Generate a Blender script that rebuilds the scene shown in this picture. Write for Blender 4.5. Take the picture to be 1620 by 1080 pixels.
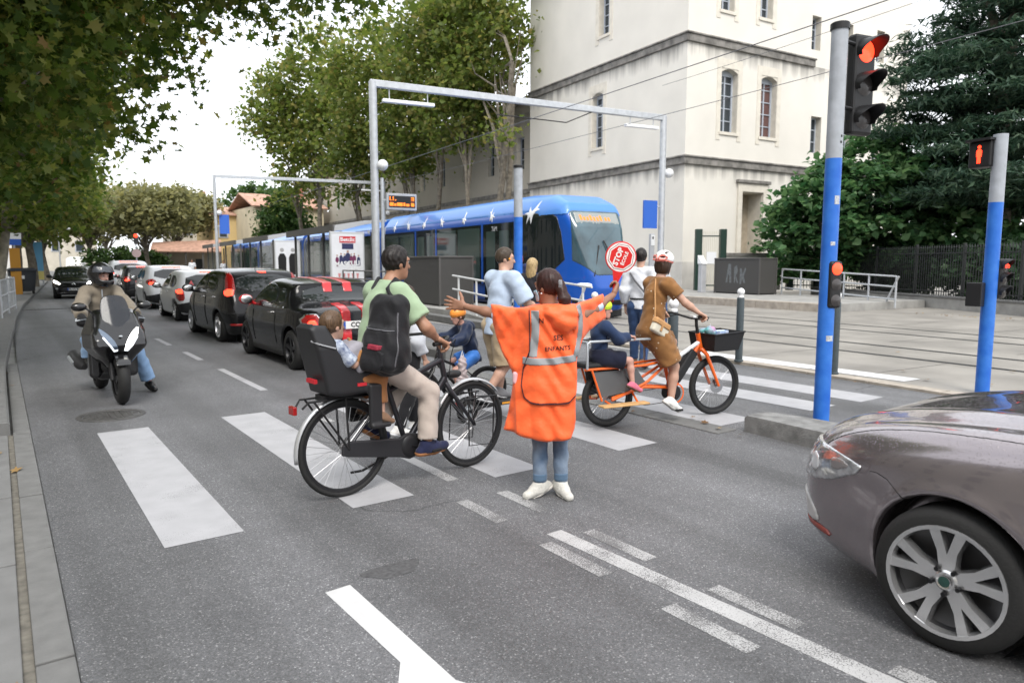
import bpy, bmesh, math, random
import numpy as np
from mathutils import Vector, Matrix, Euler
R = math.radians
random.seed(7); np.random.seed(7)
for o in list(bpy.data.objects): bpy.data.objects.remove(o)
scene = bpy.context.scene
COL = scene.collection

# ---------------------------------------------------------------- camera
YAW = 0.626168
cam = bpy.data.cameras.new('camera'); camo = bpy.data.objects.new('camera', cam); COL.objects.link(camo)
cam.sensor_width = 36.0; cam.lens = 36.0 * 1120.03 / 1620.0; cam.clip_start = 0.05; cam.clip_end = 3000
camo.location = (0, 0, 1.7); camo.rotation_euler = (math.pi/2 - 0.110553, 0, -YAW)
cam.dof.use_dof = True; cam.dof.focus_distance = 5.4; cam.dof.aperture_fstop = 3.2
scene.camera = camo
# ---------------------------------------------------------------- sky, sun, exposure
SUN_EL, SUN_AZ = R(52), R(205)          # azimuth clockwise from +Y
world = bpy.data.worlds.new('World'); scene.world = world; world.use_nodes = True
nt = world.node_tree; nt.nodes.clear()
wo = nt.nodes.new('ShaderNodeOutputWorld'); bg = nt.nodes.new('ShaderNodeBackground')
sky = nt.nodes.new('ShaderNodeTexSky'); sky.sky_type = 'NISHITA'; sky.sun_disc = False
sky.sun_elevation = SUN_EL; sky.sun_rotation = SUN_AZ; sky.air_density = 1.0; sky.dust_density = 3.0
tc = nt.nodes.new('ShaderNodeTexCoord'); mp = nt.nodes.new('ShaderNodeMapping'); mp.inputs['Scale'].default_value = (1.6, 1.6, 4.0)
nz = nt.nodes.new('ShaderNodeTexNoise'); nz.inputs['Scale'].default_value = 2.2; nz.inputs['Detail'].default_value = 6
rp = nt.nodes.new('ShaderNodeValToRGB'); rp.color_ramp.elements[0].position = 0.25; rp.color_ramp.elements[0].color = (.70,.70,.70,1)
rp.color_ramp.elements[1].position = 0.62; rp.color_ramp.elements[1].color = (.97,.97,.97,1)
mx = nt.nodes.new('ShaderNodeMix'); mx.data_type = 'RGBA'
nt.links.new(tc.outputs['Generated'], mp.inputs['Vector']); nt.links.new(mp.outputs['Vector'], nz.inputs['Vector'])
nt.links.new(nz.outputs['Fac'], rp.inputs['Fac']); nt.links.new(rp.outputs['Color'], mx.inputs[0])
nt.links.new(sky.outputs['Color'], mx.inputs[6]); mx.inputs[7].default_value = (8.6, 8.8, 9.1, 1)     # overcast cloud sheet
nt.links.new(mx.outputs[2], bg.inputs['Color']); bg.inputs['Strength'].default_value = 0.1
nt.links.new(bg.outputs[0], wo.inputs['Surface'])
sl = bpy.data.lights.new('sun', 'SUN'); sl.energy = 1.3; sl.angle = R(25); sl.color = (1, .96, .9)
so = bpy.data.objects.new('sun', sl); COL.objects.link(so)
sd = Vector((math.sin(SUN_AZ)*math.cos(SUN_EL), math.cos(SUN_AZ)*math.cos(SUN_EL), math.sin(SUN_EL)))
so.rotation_euler = sd.to_track_quat('Z', 'Y').to_euler()
vs = scene.view_settings; vs.view_transform = 'Standard'; vs.look = 'None'; vs.exposure = 1.1; vs.gamma = 1; vs.use_curve_mapping = False
scene.render.engine = 'CYCLES'
cy = scene.cycles; cy.use_denoising = True; cy.max_bounces = 7; cy.diffuse_bounces = 3; cy.glossy_bounces = 3; cy.transmission_bounces = 5
cy.transparent_max_bounces = 10; cy.caustics_reflective = False; cy.caustics_refractive = False
cy.use_adaptive_sampling = True; cy.adaptive_threshold = 0.015

# ---------------------------------------------------------------- materials
MATS = {}
def mat(name, col=(.5,.5,.5), rough=.6, metal=0., var=0., vscale=3., bump=0., bscale=40., emit=None, es=0., trans=0., ior=1.45, alpha=1., coat=0., col2=None, spec=.5, detail=4., coords='Object', sheen=0.):
    if name in MATS: return MATS[name]
    m = bpy.data.materials.new(name); m.use_nodes = True; MATS[name] = m
    N = m.node_tree.nodes; L = m.node_tree.links; b = N['Principled BSDF']
    b.inputs['Base Color'].default_value = (*col, 1); b.inputs['Roughness'].default_value = rough; b.inputs['Metallic'].default_value = metal
    b.inputs['Specular IOR Level'].default_value = spec; b.inputs['IOR'].default_value = ior
    b.inputs['Transmission Weight'].default_value = trans; b.inputs['Alpha'].default_value = alpha; b.inputs['Coat Weight'].default_value = coat
    b.inputs['Coat Roughness'].default_value = .04
    if sheen: b.inputs['Sheen Weight'].default_value = sheen
    if emit: b.inputs['Emission Color'].default_value = (*emit, 1); b.inputs['Emission Strength'].default_value = es
    if var or bump:
        t = N.new('ShaderNodeTexCoord')
    if var:
        n = N.new('ShaderNodeTexNoise'); n.inputs['Scale'].default_value = vscale; n.inputs['Detail'].default_value = detail
        L.new(t.outputs[coords], n.inputs['Vector'])
        r = N.new('ShaderNodeValToRGB'); r.color_ramp.elements[0].position = .3; r.color_ramp.elements[1].position = .7
        c2 = col2 or tuple(min(1, c*(1+var)) for c in col)
        c1 = tuple(c*(1-var) for c in col) if not col2 else col
        r.color_ramp.elements[0].color = (*c1, 1); r.color_ramp.elements[1].color = (*c2, 1)
        L.new(n.outputs['Fac'], r.inputs['Fac']); L.new(r.outputs['Color'], b.inputs['Base Color'])
    if bump:
        n2 = N.new('ShaderNodeTexNoise'); n2.inputs['Scale'].default_value = bscale; n2.inputs['Detail'].default_value = 3
        L.new(t.outputs[coords], n2.inputs['Vector'])
        bu = N.new('ShaderNodeBump'); bu.inputs['Strength'].default_value = bump; bu.inputs['Distance'].default_value = .02
        L.new(n2.outputs['Fac'], bu.inputs['Height']); L.new(bu.outputs['Normal'], b.inputs['Normal'])
    return m

# ---------------------------------------------------------------- objects
def tag(o, label=None, cat=None, group=None, kind=None):
    if label: o['label'] = label
    if cat: o['category'] = cat
    if group: o['group'] = group
    if kind: o['kind'] = kind
    return o
def empty(name, loc=(0,0,0), rz=0., label=None, cat=None, group=None, rx=0., ry=0.):
    o = bpy.data.objects.new(name, None); COL.objects.link(o); o.location = loc; o.rotation_euler = (rx, ry, rz)
    o.empty_display_size = .1
    return tag(o, label, cat, group)
def link(name, me, m=None, parent=None, loc=None, rz=None):
    o = bpy.data.objects.new(name, me); COL.objects.link(o)
    if m is not None:
        me.materials.clear()
        for x in (m if isinstance(m, (list, tuple)) else [m]): me.materials.append(x)
    if parent is not None: o.parent = parent
    if loc is not None: o.location = loc
    if rz is not None: o.rotation_euler = (0, 0, rz)
    return o
def mesh_np(name, V, F, smooth=True):
    """V (n,3); F (m,k) with one face size"""
    V = np.asarray(V, np.float32); F = np.asarray(F, np.int32)
    me = bpy.data.meshes.new(name); me.vertices.add(len(V)); me.vertices.foreach_set('co', V.ravel())
    k = F.shape[1]; me.loops.add(F.size); me.loops.foreach_set('vertex_index', F.ravel())
    me.polygons.add(len(F)); me.polygons.foreach_set('loop_start', np.arange(0, F.size, k, dtype=np.int32))
    me.polygons.foreach_set('loop_total', np.full(len(F), k, np.int32))
    if smooth: me.polygons.foreach_set('use_smooth', np.ones(len(F), bool))
    me.update(calc_edges=True); me.validate(); return me
class MB:
    """mesh builder"""
    def __init__(s): s.v = []; s.f = []; s.mi = []; s.cur = 0
    def add(s, V, F):
        b = len(s.v); s.v += [tuple(map(float, p)) for p in V]; s.f += [[i+b for i in f] for f in F]; s.mi += [s.cur]*len(F); return s
    def box(s, c, h, rz=0., rot=None):
        M = rot if rot is not None else Matrix.Rotation(rz, 3, 'Z'); c = Vector(c)
        V = [c + M @ Vector((x*h[0], y*h[1], z*h[2])) for z in (-1,1) for y in (-1,1) for x in (-1,1)]
        return s.add(V, [(0,2,3,1),(4,5,7,6),(0,1,5,4),(2,6,7,3),(0,4,6,2),(1,3,7,5)])
    def box2(s, lo, hi): return s.box([(a+b)/2 for a,b in zip(lo,hi)], [(b-a)/2 for a,b in zip(lo,hi)])
    def tube(s, pts, r, n=8, caps=True):
        pts = [Vector(p) for p in pts]; rs = r if isinstance(r, (list, tuple)) else [r]*len(pts)
        up = Vector((0,0,1)); V = []; F = []; pv = None
        for i, p in enumerate(pts):
            d = (pts[min(i+1, len(pts)-1)] - pts[max(i-1, 0)])
            d = d.normalized() if d.length > 1e-9 else Vector((0,0,1))
            if pv is None:
                a = d.cross(up)
                if a.length < .05: a = d.cross(Vector((1,0,0)))
            else: a = pv - d*pv.dot(d)
            a.normalize(); pv = a; b = d.cross(a)
            for k in range(n):
                t = 2*math.pi*k/n; V.append(p + (a*math.cos(t) + b*math.sin(t))*rs[i])
        for i in range(len(pts)-1):
            for k in range(n):
                F.append((i*n+k, i*n+(k+1)%n, (i+1)*n+(k+1)%n, (i+1)*n+k))
        if caps: F.append(tuple(range(n))[::-1]); F.append(tuple((len(pts)-1)*n+k for k in range(n)))
        return s.add(V, F)
    def bar(s, a, b, w, h, up=(0,0,1)):
        a = Vector(a); b = Vector(b); d = (b-a); L = d.length; d.normalize(); u = Vector(up)
        x = d.cross(u); 
        if x.length < .01: x = d.cross(Vector((1,0,0)))
        x.normalize(); u = x.cross(d); M = Matrix((d, x, u)).transposed()
        return s.box((a+b)/2, (L/2, w/2, h/2), rot=M)
    def lathe(s, prof, n=24, c=(0,0,0), axis='Z', a0=0., a1=2*math.pi):
        """prof: list of (r, h)"""
        full = abs(a1-a0-2*math.pi) < 1e-6; m = n if full else n+1; V = []; F = []
        for k in range(m):
            t = a0+(a1-a0)*k/n; co, si = math.cos(t), math.sin(t)
            for r, h in prof:
                p = {'Z': (r*co, r*si, h), 'Y': (r*co, h, r*si), 'X': (h, r*co, r*si)}[axis]
                V.append((p[0]+c[0], p[1]+c[1], p[2]+c[2]))
        q = len(prof)
        for k in range(n):
            k2 = (k+1) % m
            for i in range(q-1): F.append((k*q+i, k2*q+i, k2*q+i+1, k*q+i+1))
        return s.add(V, F)
    def prism(s, pts, z0, z1, axis='Z'):
        """pts 2-D polygon; extruded along axis. axis Y: pts=(x,z); X: pts=(y,z)"""
        def P(p, h): return {'Z': (p[0], p[1], h), 'Y': (p[0], h, p[1]), 'X': (h, p[0], p[1])}[axis]
        n = len(pts); V = [P(p, z0) for p in pts] + [P(p, z1) for p in pts]
        F = [tuple(range(n))[::-1], tuple(range(n, 2*n))] + [(i, (i+1)%n, n+(i+1)%n, n+i) for i in range(n)]
        return s.add(V, F)
    def sphere(s, c, r, n=12, m=8):
        r = r if isinstance(r, (tuple, list)) else (r,r,r); V = [(c[0],c[1],c[2]-r[2])]; F = []
        for i in range(1, m):
            t = math.pi*i/m - math.pi/2
            for k in range(n):
                a = 2*math.pi*k/n; V.append((c[0]+r[0]*math.cos(t)*math.cos(a), c[1]+r[1]*math.cos(t)*math.sin(a), c[2]+r[2]*math.sin(t)))
        V.append((c[0],c[1],c[2]+r[2])); last = len(V)-1
        for k in range(n):
            F.append((0, 1+(k+1)%n, 1+k)); F.append((last, 1+(m-2)*n+k, 1+(m-2)*n+(k+1)%n))
            for i in range(m-2): F.append((1+i*n+k, 1+i*n+(k+1)%n, 1+(i+1)*n+(k+1)%n, 1+(i+1)*n+k))
        return s.add(V, F)
    def mesh(s, name, smooth=None, fix=True):
        me = bpy.data.meshes.new(name); me.from_pydata(s.v, [], s.f)
        if fix:
            bm = bmesh.new(); bm.from_mesh(me); bmesh.ops.recalc_face_normals(bm, faces=bm.faces); bm.to_mesh(me); bm.free()
        if any(s.mi): me.polygons.foreach_set('material_index', s.mi)
        if smooth: 
            me.polygons.foreach_set('use_smooth', [True]*len(me.polygons))
            try: me.set_sharp_from_angle(angle=R(smooth if smooth is not True else 40))
            except Exception: pass
        me.update(); return me
    def build(s, name, m, parent=None, loc=None, rz=None, smooth=True, bevel=0.):
        o = link(name, s.mesh(name, smooth), m, parent, loc, rz)
        if bevel:
            b = o.modifiers.new('bevel', 'BEVEL'); b.width = bevel; b.segments = 2; b.limit_method = 'ANGLE'
        return o
def copy_tree(o, parent=None):
    c = o.copy(); COL.objects.link(c); c.parent = parent
    for ch in list(o.children): copy_tree(ch, c)
    return c
def text_mesh(s, size, shear=0., bold=0.):
    cu = bpy.data.curves.new('t', 'FONT'); cu.body = s; cu.size = size; cu.align_x = 'CENTER'; cu.align_y = 'CENTER'; cu.shear = shear
    cu.offset = bold; cu.resolution_u = 2
    o = bpy.data.objects.new('t', cu); COL.objects.link(o)
    dg = bpy.context.evaluated_depsgraph_get(); me = bpy.data.meshes.new_from_object(o.evaluated_get(dg))
    bpy.data.objects.remove(o); return me
def text(s, size, m, parent, M, name='lettering', bold=0., extrude=0.):
    """flat print; M maps text plane (x right, y up, z out of the sheet) to the parent frame"""
    me = text_mesh(s, size, bold=bold); me.transform(M); return link(name, me, m, parent)
def frame(origin, right, up):
    r = Vector(right).normalized(); u = Vector(up).normalized(); n = r.cross(u)
    return Matrix.Translation(Vector(origin)) @ Matrix((r, u, n)).transposed().to_4x4()

# ---------------------------------------------------------------- implicit surfaces
A_ = lambda *x: np.array(x, np.float32)
def cap(P, a, b, ra, rb=None):
    rb = ra if rb is None else rb; a = np.asarray(a, np.float32); ab = np.asarray(b, np.float32)-a
    q = P-a; t = np.clip((q@ab)/max(float(ab@ab), 1e-12), 0, 1)
    return np.linalg.norm(q-t[:,None]*ab, axis=1)-(ra+(rb-ra)*t)
def flatcap(P, a, b, ra, rb, ax, sc):
    """capsule squashed along unit axis ax (sc > 1 is thinner)"""
    a = np.asarray(a, np.float32); ab = np.asarray(b, np.float32)-a; ax = np.asarray(ax, np.float32)
    q = P-a; q = q+np.outer(q@ax, ax)*(sc-1); ab = ab+ax*(ab@ax)*(sc-1)
    t = np.clip((q@ab)/max(float(ab@ab), 1e-12), 0, 1)
    return (np.linalg.norm(q-t[:,None]*ab, axis=1)-(ra+(rb-ra)*t))/(1+(sc-1)*.5)
def ell(P, c, r, M=None):
    q = P-np.asarray(c, np.float32)
    if M is not None: q = q@np.asarray(M, np.float32)      # columns of M = ellipsoid axes
    r = np.asarray(r, np.float32); k0 = np.linalg.norm(q/r, axis=1); k1 = np.linalg.norm(q/(r*r), axis=1)
    return k0*(k0-1)/np.maximum(k1, 1e-6)
def rbox(P, c, h, r=0., M=None):
    q = P-np.asarray(c, np.float32)
    if M is not None: q = q@np.asarray(M, np.float32)
    q = np.abs(q)-(np.asarray(h, np.float32)-r)
    return np.linalg.norm(np.maximum(q, 0), axis=1)+np.minimum(q.max(axis=1), 0)-r
def smin(a, b, k=.03):
    h = np.maximum(k-np.abs(a-b), 0)/k; return np.minimum(a, b)-h*h*k*.25
def smax(a, b, k=.03): return -smin(-a, -b, k)
def pln(P, p, n):
    n = np.asarray(n, np.float32); n = n/np.linalg.norm(n); return (P-np.asarray(p, np.float32))@n
def poly2(x, y, pts):
    pts = np.asarray(pts, np.float32); n = len(pts); d = np.full(x.shape, 1e9, np.float32); s = np.ones(x.shape, np.float32)
    for i in range(n):
        a = pts[i]; b = pts[i-1]; ex, ey = b-a; wx = x-a[0]; wy = y-a[1]
        t = np.clip((wx*ex+wy*ey)/max(ex*ex+ey*ey, 1e-12), 0, 1); bx = wx-ex*t; by = wy-ey*t
        d = np.minimum(d, bx*bx+by*by)
        c1 = y >= a[1]; c2 = y < b[1]; c3 = ex*wy > ey*wx
        s = np.where((c1 & c2 & c3) | (~c1 & ~c2 & ~c3), -s, s)
    return s*np.sqrt(d)
class PolyGrid:
    """signed distance of a polygon sampled on a fine grid, read back bilinearly"""
    def __init__(s, pts, g=.01, mg=.7):
        pts = np.asarray(pts, np.float32); s.lo = pts.min(0)-mg; s.g = g; n = np.ceil((pts.max(0)+mg-s.lo)/g).astype(int)+2; s.n = n
        x = s.lo[0]+np.arange(n[0])*g; y = s.lo[1]+np.arange(n[1])*g; X, Y = np.meshgrid(x, y, indexing='ij')
        s.d = poly2(X.ravel().astype(np.float32), Y.ravel().astype(np.float32), pts).reshape(n).astype(np.float32)
    def __call__(s, x, y):
        u = np.clip((x-s.lo[0])/s.g, 0, s.n[0]-2.001); v = np.clip((y-s.lo[1])/s.g, 0, s.n[1]-2.001); i = u.astype(np.int32); j = v.astype(np.int32); u = u-i; v = v-j
        d = s.d; return (d[i,j]*(1-u)+d[i+1,j]*u)*(1-v)+(d[i,j+1]*(1-u)+d[i+1,j+1]*u)*v
def smooth_poly(pts, it=2, sharp=()):
    """Chaikin corner cutting for closed polygons; indices in sharp stay"""
    pts = [np.array(p, float) for p in pts]; sh = [i in sharp for i in range(len(pts))]
    for _ in range(it):
        q = []; s2 = []
        for i in range(len(pts)):
            a, b = pts[i], pts[(i+1) % len(pts)]
            if sh[i]: q.append(a); s2.append(True)
            else: q.append(a*.75+b*.25); s2.append(False)
            if not sh[(i+1) % len(pts)]: q.append(a*.25+b*.75); s2.append(False)
        pts, sh = q, s2
    return pts
def iso(f, lo, hi, h, proj=2, name='m', smooth=True):
    """surface nets of f=0 on a sparse-evaluated grid, then Newton projection"""
    lo = np.array(lo, np.float64); hi = np.array(hi, np.float64); B = 5
    nb = np.maximum(1, np.ceil((hi-lo)/(h*B)).astype(int)); n = nb*B+1
    D = np.ones(tuple(n), np.float32)
    g = [lo[i]+(np.arange(nb[i])+.5)*h*B for i in range(3)]
    Cn = np.stack(np.meshgrid(*g, indexing='ij'), -1).reshape(-1, 3).astype(np.float32)
    dc = f(Cn); keep = np.abs(dc) < h*B*1.1
    sg = np.where(dc < 0, -1, 1).reshape(tuple(nb))
    D[:-1,:-1,:-1] = np.kron(sg, np.ones((B,B,B), np.float32))
    idx = np.argwhere(keep.reshape(tuple(nb)))
    if len(idx) == 0: return None
    off = np.stack(np.meshgrid(*[np.arange(B+1)]*3, indexing='ij'), -1).reshape(-1, 3)
    CH = 5000
    for s in range(0, len(idx), CH):
        gi = (idx[s:s+CH, None, :]*B+off[None]).reshape(-1, 3)
        D[gi[:,0], gi[:,1], gi[:,2]] = f((lo+gi*h).astype(np.float32))
    S = D < 0; nx, ny, nz_ = n
    cnt = np.zeros((nx-1, ny-1, nz_-1), np.int8)
    for dx in (0,1):
        for dy in (0,1):
            for dz in (0,1): cnt += S[dx:nx-1+dx, dy:ny-1+dy, dz:nz_-1+dz]
    cell = np.argwhere((cnt > 0) & (cnt < 8))
    if len(cell) == 0: return None
    vid = np.full((nx-1, ny-1, nz_-1), -1, np.int32); vid[cell[:,0], cell[:,1], cell[:,2]] = np.arange(len(cell))
    acc = np.zeros((len(cell), 3)); w = np.zeros(len(cell))
    cs = [np.array(c) for c in ((0,0,0),(1,0,0),(0,1,0),(0,0,1),(1,1,0),(1,0,1),(0,1,1),(1,1,1))]
    for a in cs:
        for b in cs:
            if (b-a).sum() == 1 and np.all(b-a >= 0):
                pa = cell+a; pb = cell+b; da = D[pa[:,0],pa[:,1],pa[:,2]]; db = D[pb[:,0],pb[:,1],pb[:,2]]
                m = (da < 0) != (db < 0); t = np.where(m, da/np.where(m, da-db, 1), 0)
                acc += m[:,None]*(a+t[:,None]*(b-a)); w += m
    V = lo+(cell+acc/w[:,None])*h
    F = []
    for ax in range(3):
        sl0 = [slice(None)]*3; sl1 = [slice(None)]*3; sl0[ax] = slice(0, -1); sl1[ax] = slice(1, None)
        A = S[tuple(sl0)]; Bq = S[tuple(sl1)]; e = np.argwhere(A != Bq); u, v = (ax+1)%3, (ax+2)%3
        ok = (e[:,u] > 0) & (e[:,v] > 0) & (e[:,u] < n[u]-1) & (e[:,v] < n[v]-1); e = e[ok]
        if len(e) == 0: continue
        fl = A[e[:,0],e[:,1],e[:,2]]
        def q(du, dv):
            c = e.copy(); c[:,u] += du; c[:,v] += dv; return vid[c[:,0],c[:,1],c[:,2]]
        Q = np.stack([q(-1,-1), q(0,-1), q(0,0), q(-1,0)], 1)
        Q[~fl] = Q[~fl][:, ::-1]; F.append(Q)
    F = np.concatenate(F); F = F[(F >= 0).all(1)]
    for _ in range(proj):
        P = V.astype(np.float32); e = h*.4; d = f(P)
        e = h*.25; G = np.stack([f(P+A_(e,0,0))-d, f(P+A_(0,e,0))-d, f(P+A_(0,0,e))-d], 1)/e
        st = -d[:,None]*G/np.maximum((G*G).sum(1), .15)[:,None]; L = np.linalg.norm(st, axis=1)
        V = V+st*np.minimum(1, .6*h/np.maximum(L, 1e-9))[:,None]
    return mesh_np(name, V, F, smooth)
def join_meshes(name, ms, smooth=True):
    V = []; F4 = []; F3 = []; b = 0; faces = []
    for me in ms:
        if me is None: continue
        v = np.empty(len(me.vertices)*3, np.float32); me.vertices.foreach_get('co', v); V.append(v.reshape(-1,3))
        faces += [[i+b for i in p.vertices] for p in me.polygons]; b += len(me.vertices)
    me = bpy.data.meshes.new(name); me.from_pydata(np.concatenate(V).tolist(), [], faces)
    if smooth: me.polygons.foreach_set('use_smooth', [True]*len(me.polygons))
    me.update(); return me
def isolink(name, f, lo, hi, h, m, parent, proj=2):
    me = iso(f, lo, hi, h, proj, name)
    return None if me is None else link(name, me, m, parent)
def patch(name, f, poly, axis, rng, h, m, parent, off=.003, th=.012, rnd=0.):
    """a skin of f inside a prism: poly in the two other axes, rng = extent along axis"""
    pts = np.array(poly, float); a, b = [(1,2),(0,2),(0,1)][axis]
    lo = [0]*3; hi = [0]*3; mg = h*2+rnd
    lo[a], lo[b] = pts.min(0)-mg; hi[a], hi[b] = pts.max(0)+mg; lo[axis], hi[axis] = rng
    def s(P):
        d = f(P); return np.maximum(np.maximum(d-off, -(d+th)), poly2(P[:,a], P[:,b], pts)-rnd)
    return isolink(name, s, lo, hi, h, m, parent, proj=1)

# track frame: n to the right of the rails, s along them (rails turn 5.5 deg from the road)
TA = R(5.5)
def TF(n, s, z=0.): return (n*math.cos(TA)+s*math.sin(TA), -n*math.sin(TA)+s*math.cos(TA), z)
_oy = [-50, 14, 20, 25, 33, 45, 78, 150, 300]; _ox = [0, 0, .05, .18, .56, 1.35, 3.6, 9.5, 24]
def roff(y): return float(np.interp(y, _oy, _ox))
# ================================================================ SETTING
def asphalt(name, base=.122, tint=(.98,1,1.04)):
    m = bpy.data.materials.new(name); m.use_nodes = True; N = m.node_tree.nodes; L = m.node_tree.links; b = N['Principled BSDF']
    t = N.new('ShaderNodeTexCoord')
    v = N.new('ShaderNodeTexVoronoi'); v.inputs['Scale'].default_value = 150; L.new(t.outputs['Object'], v.inputs['Vector'])
    r = N.new('ShaderNodeValToRGB'); e = r.color_ramp.elements
    e[0].position = 0.; e[0].color = (base*.62, base*.62, base*.63, 1); e[1].position = 1.; e[1].color = (base*2.7, base*2.7, base*2.7, 1)
    x = e.new(.55); x.color = (base*.95*tint[0], base*.95*tint[1], base*.95*tint[2], 1); x = e.new(.93); x.color = (base*1.25, base*1.25, base*1.28, 1)
    s = N.new('ShaderNodeSeparateColor'); L.new(v.outputs['Color'], s.inputs[0]); L.new(s.outputs[0], r.inputs['Fac'])
    n = N.new('ShaderNodeTexNoise'); n.inputs['Scale'].default_value = .55; n.inputs['Detail'].default_value = 8; n.inputs['Roughness'].default_value = .65
    L.new(t.outputs['Object'], n.inputs['Vector'])
    r2 = N.new('ShaderNodeValToRGB'); r2.color_ramp.elements[0].position = .3; r2.color_ramp.elements[0].color = (.72,.72,.72,1); r2.color_ramp.elements[1].position = .72; r2.color_ramp.elements[1].color = (1.18,1.18,1.18,1)
    L.new(n.outputs['Fac'], r2.inputs['Fac'])
    mp_ = N.new('ShaderNodeMapping'); mp_.inputs['Scale'].default_value = (1.3,.05,1); L.new(t.outputs['Object'], mp_.inputs['Vector'])
    n3 = N.new('ShaderNodeTexNoise'); n3.inputs['Scale'].default_value = 1.; n3.inputs['Detail'].default_value = 3; L.new(mp_.outputs[0], n3.inputs['Vector'])
    r3 = N.new('ShaderNodeValToRGB'); r3.color_ramp.elements[0].position = .35; r3.color_ramp.elements[0].color = (.74,.74,.74,1); r3.color_ramp.elements[1].position = .62; r3.color_ramp.elements[1].color = (1.32,1.32,1.34,1)
    L.new(n3.outputs['Fac'], r3.inputs['Fac'])
    a = N.new('ShaderNodeMix'); a.data_type = 'RGBA'; a.blend_type = 'MULTIPLY'; a.inputs[0].default_value = 1; L.new(r.outputs[0], a.inputs[6]); L.new(r2.outputs[0], a.inputs[7])
    c = N.new('ShaderNodeMix'); c.data_type = 'RGBA'; c.blend_type = 'MULTIPLY'; c.inputs[0].default_value = 1; L.new(a.outputs[2], c.inputs[6]); L.new(r3.outputs[0], c.inputs[7])
    nd = N.new('ShaderNodeTexNoise'); nd.inputs['Scale'].default_value = 1.7; nd.inputs['Detail'].default_value = 5; L.new(t.outputs['Object'], nd.inputs['Vector'])
    va = N.new('ShaderNodeVectorMath'); va.operation = 'MULTIPLY_ADD'; va.inputs[1].default_value = (.9,.9,0); L.new(nd.outputs['Color'], va.inputs[0]); L.new(t.outputs['Object'], va.inputs[2])
    vc = N.new('ShaderNodeTexVoronoi'); vc.feature = 'DISTANCE_TO_EDGE'; vc.inputs['Scale'].default_value = .33; L.new(va.outputs[0], vc.inputs['Vector'])
    rc = N.new('ShaderNodeValToRGB'); rc.color_ramp.elements[0].position = .0015; rc.color_ramp.elements[0].color = (.45,.45,.45,1); rc.color_ramp.elements[1].position = .005; rc.color_ramp.elements[1].color = (1,1,1,1); L.new(vc.outputs['Distance'], rc.inputs['Fac'])
    nm_ = N.new('ShaderNodeTexNoise'); nm_.inputs['Scale'].default_value = .25; L.new(t.outputs['Object'], nm_.inputs['Vector']); rm = N.new('ShaderNodeValToRGB'); rm.color_ramp.elements[0].position = .50; rm.color_ramp.elements[1].position = .58; L.new(nm_.outputs['Fac'], rm.inputs['Fac'])
    cc = N.new('ShaderNodeMix'); cc.data_type = 'RGBA'; cc.inputs[6].default_value = (1,1,1,1); L.new(rm.outputs[0], cc.inputs[0]); L.new(rc.outputs[0], cc.inputs[7])
    c5 = N.new('ShaderNodeMix'); c5.data_type = 'RGBA'; c5.blend_type = 'MULTIPLY'; c5.inputs[0].default_value = 1; L.new(c.outputs[2], c5.inputs[6]); L.new(cc.outputs[2], c5.inputs[7]); c = c5
    L.new(c.outputs[2], b.inputs['Base Color']); b.inputs['Roughness'].default_value = .6; b.inputs['Specular IOR Level'].default_value = .55
    bu = N.new('ShaderNodeBump'); bu.inputs['Strength'].default_value = .55; bu.inputs['Distance'].default_value = .006
    L.new(v.outputs['Distance'], bu.inputs['Height']); L.new(bu.outputs[0], b.inputs['Normal'])
    return m
M_ASPH = asphalt('asphalt'); M_ASPH2 = asphalt('asphalt_old', .22)
def paint(name, wear, col=(.40,.40,.415), scale=130.):
    m = bpy.data.materials.new(name); m.use_nodes = True; N = m.node_tree.nodes; L = m.node_tree.links; b = N['Principled BSDF']
    t = N.new('ShaderNodeTexCoord'); n = N.new('ShaderNodeTexNoise'); n.inputs['Scale'].default_value = scale; n.inputs['Detail'].default_value = 5; n.inputs['Roughness'].default_value = .7
    L.new(t.outputs['Object'], n.inputs['Vector'])
    n2 = N.new('ShaderNodeTexNoise'); n2.inputs['Scale'].default_value = 2.3; n2.inputs['Detail'].default_value = 4; L.new(t.outputs['Object'], n2.inputs['Vector'])
    ad = N.new('ShaderNodeMath'); ad.operation = 'MULTIPLY_ADD'; ad.inputs[1].default_value = .55; L.new(n2.outputs['Fac'], ad.inputs[0]); 
    sc_ = N.new('ShaderNodeMath'); sc_.operation = 'MULTIPLY'; sc_.inputs[1].default_value = .9; L.new(n.outputs['Fac'], sc_.inputs[0]); L.new(sc_.outputs[0], ad.inputs[2])
    r = N.new('ShaderNodeValToRGB'); r.color_ramp.elements[0].position = wear; r.color_ramp.elements[1].position = wear+.05
    r.color_ramp.elements[0].color = (.13,.13,.132,1); r.color_ramp.elements[1].color = (*col, 1)
    L.new(ad.outputs[0], r.inputs['Fac'])
    n4 = N.new('ShaderNodeTexNoise'); n4.inputs['Scale'].default_value = 5; n4.inputs['Detail'].default_value = 6; L.new(t.outputs['Object'], n4.inputs['Vector'])
    r4 = N.new('ShaderNodeValToRGB'); r4.color_ramp.elements[0].color = (.86,.86,.86,1); r4.color_ramp.elements[0].position = .3; r4.color_ramp.elements[1].position = .7
    L.new(n4.outputs['Fac'], r4.inputs['Fac'])
    a = N.new('ShaderNodeMix'); a.data_type = 'RGBA'; a.blend_type = 'MULTIPLY'; a.inputs[0].default_value = 1; L.new(r.outputs[0], a.inputs[6]); L.new(r4.outputs[0], a.inputs[7])
    L.new(a.outputs[2], b.inputs['Base Color']); b.inputs['Roughness'].default_value = .6
    return m
M_PAINT = paint('road_paint', .555); M_WORN = paint('road_paint_worn', .63, (.46,.46,.46)); M_VWORN = paint('road_paint_faded', .72, (.42,.42,.42)); M_FRESH = paint('road_paint_fresh', .25, (.56,.56,.56))
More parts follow.
